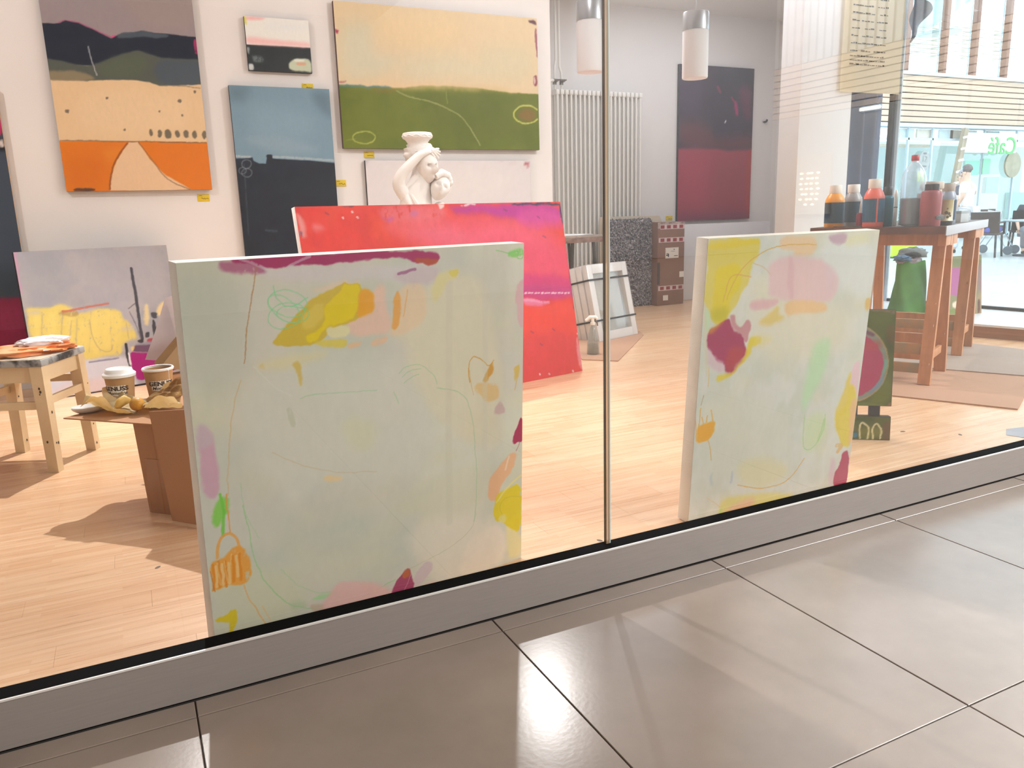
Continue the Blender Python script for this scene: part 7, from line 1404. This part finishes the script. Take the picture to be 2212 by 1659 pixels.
# people
M_SKIN = mat('skin_tone', '#d9b29c', .55, var=.03); M_HAIR = mat('grey_hair', '#6a6468', .8, var=.2, scale=20); M_SHOE = mat('dark_shoe', '#23262c', .6)
def person(label, loc, rz, H, shirt, trouser, stoop=0, arms=((-.1, .25), (.1, .3)), seated=False, hair=M_HAIR, sleeve=.55):
    """figure facing -y, H tall; arms = (outward, forward) offset of each hand"""
    t = thing('person', label, 'person', loc, rz); s = H/1.75; f = lambda *v: tuple(c*s for c in v)
    hipz = .93 if not seated else .50; sh = hipz+.50; st_ = stoop
    J = {'pel': (0, 0, hipz), 'bel': (0, -.02-st_*.2, hipz+.16), 'che': (0, -st_*.7, hipz+.36), 'nec': (0, -.01-st_, sh+.05), 'hea': (0, -.03-st_*1.15, sh+.16), 'top': (0, -.02-st_*1.2, sh+.30)}
    vs, es, ix = [], [], {}
    def add(n, co, r):
        ix[n] = len(vs); vs.append(f(*co)+((r[0]*s, r[1]*s) if isinstance(r, tuple) else r*s,)); return ix[n]
    for n, r in (('pel', (.15, .11)), ('bel', (.145, .105)), ('che', (.165, .11)), ('nec', .055), ('hea', (.072, .085)), ('top', (.07, .085))): add(n, J[n], r)
    es += [(0, 1), (1, 2), (2, 3), (3, 4), (4, 5)]
    hands = []
    for k, sg_ in enumerate((-1, 1)):
        o_, fw_ = arms[k]; shd = (sg_*.19, -st_*.8, sh-.03); hd_ = (sg_*(.22+o_), -fw_-st_*.3, hipz+.02+(.18 if abs(o_) > .2 else 0)); el = (sg_*(.25+o_*.55), .04-fw_*.3-st_*.5, (shd[2]+hd_[2])/2-.02)
        a = add('s%d' % k, shd, .06); b = add('e%d' % k, el, .042); c = add('w%d' % k, hd_, .028); es.extend([(2, a), (a, b), (b, c)]); d_ = (Vector(hd_)-Vector(el)).normalized(); p_ = Vector(hd_)+d_*.06
        q = add('p%d' % k, tuple(p_), (.036, .02)); es.append((c, q)); hands.append((p_, d_, sg_))
    for k, sg_ in enumerate((-1, 1)):
        if seated: pts = ((sg_*.10, -.05, hipz-.02, .085), (sg_*.12, -.42, hipz, .07), (sg_*.12, -.44, .10, .045), (sg_*.12, -.55, .04, .038))
        else:
            g = .10*sg_; pts = ((sg_*.095, 0, hipz-.06, .09), (sg_*.10, -.03-g, .50, .062), (sg_*.10, .02-g*1.6, .09, .042), (sg_*.11, -.12-g*1.6, .035, .036))
        pr_ = 0
        for j, p in enumerate(pts): q = add('l%d%d' % (k, j), p[:3], p[3]); es.append((pr_, q)); pr_ = q
    skin('body', vs, es, M_SKIN, t, 2)
    for p_, d_, sg_ in hands:
        sd_ = d_.cross(Vector((0, 1, 0))).normalized()
        for j, L_ in enumerate((.055, .07, .066, .05)):
            b0 = p_+sd_*(.022*(j-1.5))*1.0; skin('finger', [f(*b0)+(.010*s,), f(*(b0+d_*L_*.6))+(.009*s,), f(*(b0+d_*L_+Vector((0, -.015, 0))))+(.007*s,)], [(0, 1), (1, 2)], M_SKIN, t, 1)
        b0 = p_-d_*.03-sd_*.03; skin('thumb', [f(*b0)+(.011*s,), f(*(b0-sd_*.02+d_*.03))+(.009*s,), f(*(b0-sd_*.022+d_*.055))+(.008*s,)], [(0, 1), (1, 2)], M_SKIN, t, 1)
    # shirt and trousers follow the same skeleton a little outside it
    sv = [vs[ix[n]] for n in ('pel', 'bel', 'che')]; nk_ = vs[ix['nec']]; cl = lambda v, d: v[:3]+(tuple(r+d*s for r in v[3]) if isinstance(v[3], tuple) else v[3]+d*s,)
    S = [cl(sv[0], .028), cl(sv[1], .026), cl(sv[2], .026), (nk_[0], nk_[1], nk_[2]-.04*s, .075*s)]; E_ = [(0, 1), (1, 2), (2, 3)]
    S[0] = (S[0][0], S[0][1], S[0][2]-.10*s, S[0][3])
    for k in (0, 1):
        a, b = vs[ix['s%d' % k]], vs[ix['e%d' % k]]; S.append(cl(a, .022)); m_ = tuple(a[i]+(b[i]-a[i])*sleeve*1.4 for i in range(3)); S.append(m_+(.066*s,)); E_ += [(2, len(S)-2), (len(S)-2, len(S)-1)]
    skin('shirt', S, E_, shirt, t, 2)
    T = [cl(vs[ix['pel']], .02)]; E_ = []
    for k in (0, 1):
        pr_ = 0
        for j in range(3): v = vs[ix['l%d%d' % (k, j)]]; T.append(cl(v, .022)); E_.append((pr_, len(T)-1)); pr_ = len(T)-1
    skin('trousers', T, E_, trouser, t, 2)
    for k in (0, 1):
        a, b = Vector(vs[ix['l%d2' % k]][:3]), Vector(vs[ix['l%d3' % k]][:3]); skin('shoe', [tuple(a+Vector((0, .03*s, -.05*s)))+(.045*s,), tuple((a+b)/2+Vector((0, 0, -.035*s)))+(.048*s,), tuple(b+Vector((0, -.05*s, 0)))+(.036*s,)], [(0, 1), (1, 2)], M_SHOE, t, 2)
    hc = Vector(vs[ix['hea']][:3])*.35+Vector(vs[ix['top']][:3])*.65
    def cap_fn(d, q): return q if d.z > -.15+max(0, -d.y)*.75 else q*.80
    h = MB().ball((0, 0, 0), (.092*s, .108*s, .115*s), 20, 14, cap_fn).build('hair', hair, t, smooth=80); h.location = hc+Vector((0, .008*s, .025*s))
    for sx in (-1, 1): 
        e = MB().ball((0, 0, 0), (.012*s, .02*s, .032*s), 8, 6).build('ear', M_SKIN, t, smooth=80); e.location = hc+Vector((sx*.088*s, 0, -.045*s))
        e = MB().ball((0, 0, 0), .011*s, 8, 6).build('eye', mat('eye_dark', '#2a2624', .3), t, smooth=80); e.location = hc+Vector((sx*.034*s, -.088*s, -.03*s))
    o = MB().ball((0, 0, 0), (.014*s, .022*s, .028*s), 8, 6).build('nose', M_SKIN, t, smooth=80); o.location = hc+Vector((0, -.10*s, -.06*s))
    o = MB().ball((0, 0, 0), (.026*s, .008*s, .007*s), 8, 6).build('mouth', mat('lips', '#a8685e', .5), t, smooth=80); o.location = hc+Vector((0, -.088*s, -.11*s))
    return t
M_TEE = mat('white_tee', '#f2f2f2', .8, var=.02); M_DK = mat('charcoal_jacket', '#3d4454', .8, var=.05); M_LT = mat('light_trousers', '#dfe3ea', .8, var=.03); M_GR = mat('grey_trousers', '#7c828e', .8, var=.04)
person('person in a white tee shirt and light trousers, walking away with a walker frame', (14.62, 9.95, 0), PI+.25, 1.60, M_TEE, M_LT, .04, ((.30, .15), (-.0, .12)))
person('person with grey hair in a charcoal jacket walking beside the white tee shirt', (15.62, 10.72, 0), PI+.1, 1.55, M_DK, M_GR, .05, ((0, .1), (0, .1)), hair=mat('ash_hair', '#9a98a4', .8, var=.1))
person('person in a dark shirt seated at a café table', (15.12, 9.05, 0), -.9, 1.50, mat('dark_shirt', '#343a48', .8), M_GR, .06, ((0, .25), (0, .25)), True, mat('bald_crown', '#c8a090', .6))
# walker frame
wk = thing('walker', 'folding walker frame with small wheels held by the walking pair', 'walker', (14.55, 9.3, 0), .3); M_TUBE = mat('walker_tube', '#c3ccd4', .3, .6)
for x in (-.22, .22):
    MB().tube([(x, .25, .07), (x, .02, .50), (x, .0, .78), (x, .12, .80)], .014, 8).build('side_tube', M_TUBE, wk); MB().tube([(x, -.28, .07), (x, .0, .52)], .014, 8).build('front_leg', M_TUBE, wk)
    for y in (.25, -.28):
        o = MB().lathe([(.02, -.015), (.075, -.015), (.08, 0), (.075, .015), (.02, .015)], n=20).build('wheel', mat('wheel_grey', '#6a7680', .6), wk, smooth=40); o.rotation_euler = (0, PI/2, 0); o.location = (x, y, .08)
    MB().tube([(x, .10, .80), (x, .22, .80)], .02, 8).build('grip', M_SHOE, wk)
MB().tube([(-.22, .0, .5), (.22, .0, .5)], .012, 8).build('cross_tube', M_TUBE, wk); MB().box((-.2, -.1, .42), (.2, .08, .52), bev=.01).build('seat_pouch', mat('pouch', '#3a4048', .8), wk)
# café furniture
def cafe_table(label, loc):
    t = thing('cafe_table', label, 'table', loc, 0, 'café tables in the atrium')
    MB().lathe([(0, .60), (.42, .60), (.43, .61), (.43, .625), (.42, .63), (0, .63)], n=32, cap=False).build('table_top', mat('cafe_top', '#b0bcc4', .4), t, smooth=40); MB().tube([(0, 0, .03), (0, 0, .6)], .035, 10).build('column', M_DK, t); MB().lathe([(.24, 0), (.24, .02), (.04, .04), (0, .04)], n=24).build('foot', M_DK, t, smooth=40)
    return t
def cafe_chair(label, loc, rz):
    t = thing('cafe_chair', label, 'chair', loc, rz, 'dark chairs round the café tables'); m = mat('dark_wicker', '#222a34', .6, var=.2, scale=30)
    MB().box((-.22, -.22, .38), (.22, .22, .42), bev=.01).build('seat', m, t)
    def bk(a, b): return Vector(((a-.5)*.46, .21+.05*b-.06*(2*a-1)**2, .42+b*.36))
    MB().sheet(bk, 10, 6, .02).build('backrest', m, t)
    for x in (-.19, .19):
        for y in (-.19, .19): MB().tube([(x, y, .38), (x*1.12, y*1.12, 0)], .018, 8).build('leg', m, t)
        MB().tube([(x*1.15, .2, .60), (x*1.2, -.15, .60), (x*1.15, -.19, .40)], .018, 8).build('armrest', m, t)
    return t
cafe_table('round café table with cups and blue cushion below', (14.35, 8.55, 0))['label'] = 'round café table laid with a white pot and a green tumbler'; cafe_table('round café table behind the seated person', (15.75, 8.35, 0))
cafe_chair('dark woven chair facing the laid café table from the near side', (14.0, 7.8, 0), PI+.2); cafe_chair('dark woven chair at the far side of the laid café table', (13.75, 8.95, 0), 1.9); cafe_chair('dark woven chair under the seated person', (15.15, 9.15, 0), -.9+PI)
cafe_chair('dark woven chair beside the plain café table', (15.1, 7.75, 0), PI-.4)
t = thing('white_pot', 'white pot on the laid café table', 'pot', (14.22, 8.45, .631)); MB().lathe([(.05, 0), (.06, .02), (.05, .09), (.045, .1), (0, .1)], n=20).build('pot_body', M_WH2, t, smooth=40); MB().tube([(.05, 0, .03), (.09, 0, .05), (.05, 0, .08)], .008, 6).build('handle', M_WH2, t)
t = thing('tumbler', 'light green tumbler on the laid café table', 'cup', (14.55, 8.5, .631)); MB().lathe([(.04, 0), (.05, .12), (.046, .12), (.037, .006), (0, .006)], n=20, cap=False).build('tumbler_body', mat('green_tumbler', '#8fc47c', .4), t, smooth=40)
cu_ = MB().box((-.2, -.16, 0), (.2, .16, .1), bev=.04).build('seat_cushion', mat('blue_cushion', '#2c4aa8', .7), None, smooth=60); cu_.location = (13.75, 8.95, .4215); tag(cu_, 'blue cushion on the dark chair behind the laid café table', 'cushion')
pf = thing('pouf', 'lime green cube seat in the atrium beyond the green bag', 'seat', (12.72, 9.84, 0), .3); MB().box((-.2, -.2, .02), (.2, .2, .42), bev=.04).build('cushion', mat('lime_fabric', '#c2ea1e', .7), pf, smooth=60); MB().box((-.18, -.18, 0), (.18, .18, .03)).build('base', M_DK, pf)
# far wall closing the atrium so that the sky stays above
structure('wall_far', (4.0, 21, 0), (30, 21.2, 3.2), M_AQ)

# lamps on the facade across the mall walk, seen as reflections in the shop glass
wl_ = thing('strip_lamp', 'short bright strip lamp on the facade, mirrored in the glass over the dark curtain', 'lamp', (12.96, -7.55, 2.74)); MB().box((-.03, -.22, -.03), (.03, .22, .03), bev=.01).build('tube', glow('lamp_white', '#fff4e4', 9), wl_); MB().box((.03, -.25, -.05), (.05, .25, .05)).build('housing', M_PALE, wl_, smooth=0)
gl_ = thing('light_garland', 'rows of small warm lights mirrored in the glass on the white pillar', 'lights', (12.9, -8.87, 1.0)); rr_ = random.Random(8)
MB().box((.02, -.5, -.2), (.09, .5, 1.0), bev=.01).build('backboard', mat('garland_board', '#c8b49c', .8), gl_)
b0 = None
for r in range(7):
    for k in range(4):
        if r == 0 and k in (0, 3): continue
        y, z = -.22+.14*k+rr_.uniform(-.03, .03), r*.105
        if b0 is None: b0 = MB().ball((0, 0, 0), (.025, .04, .022), 10, 7).build('bulb', glow('lamp_warm', '#ffe0b4', 6), gl_, smooth=80); b0.location = (0, y, z)
        else: put(b0, gl_, (0, y, z))
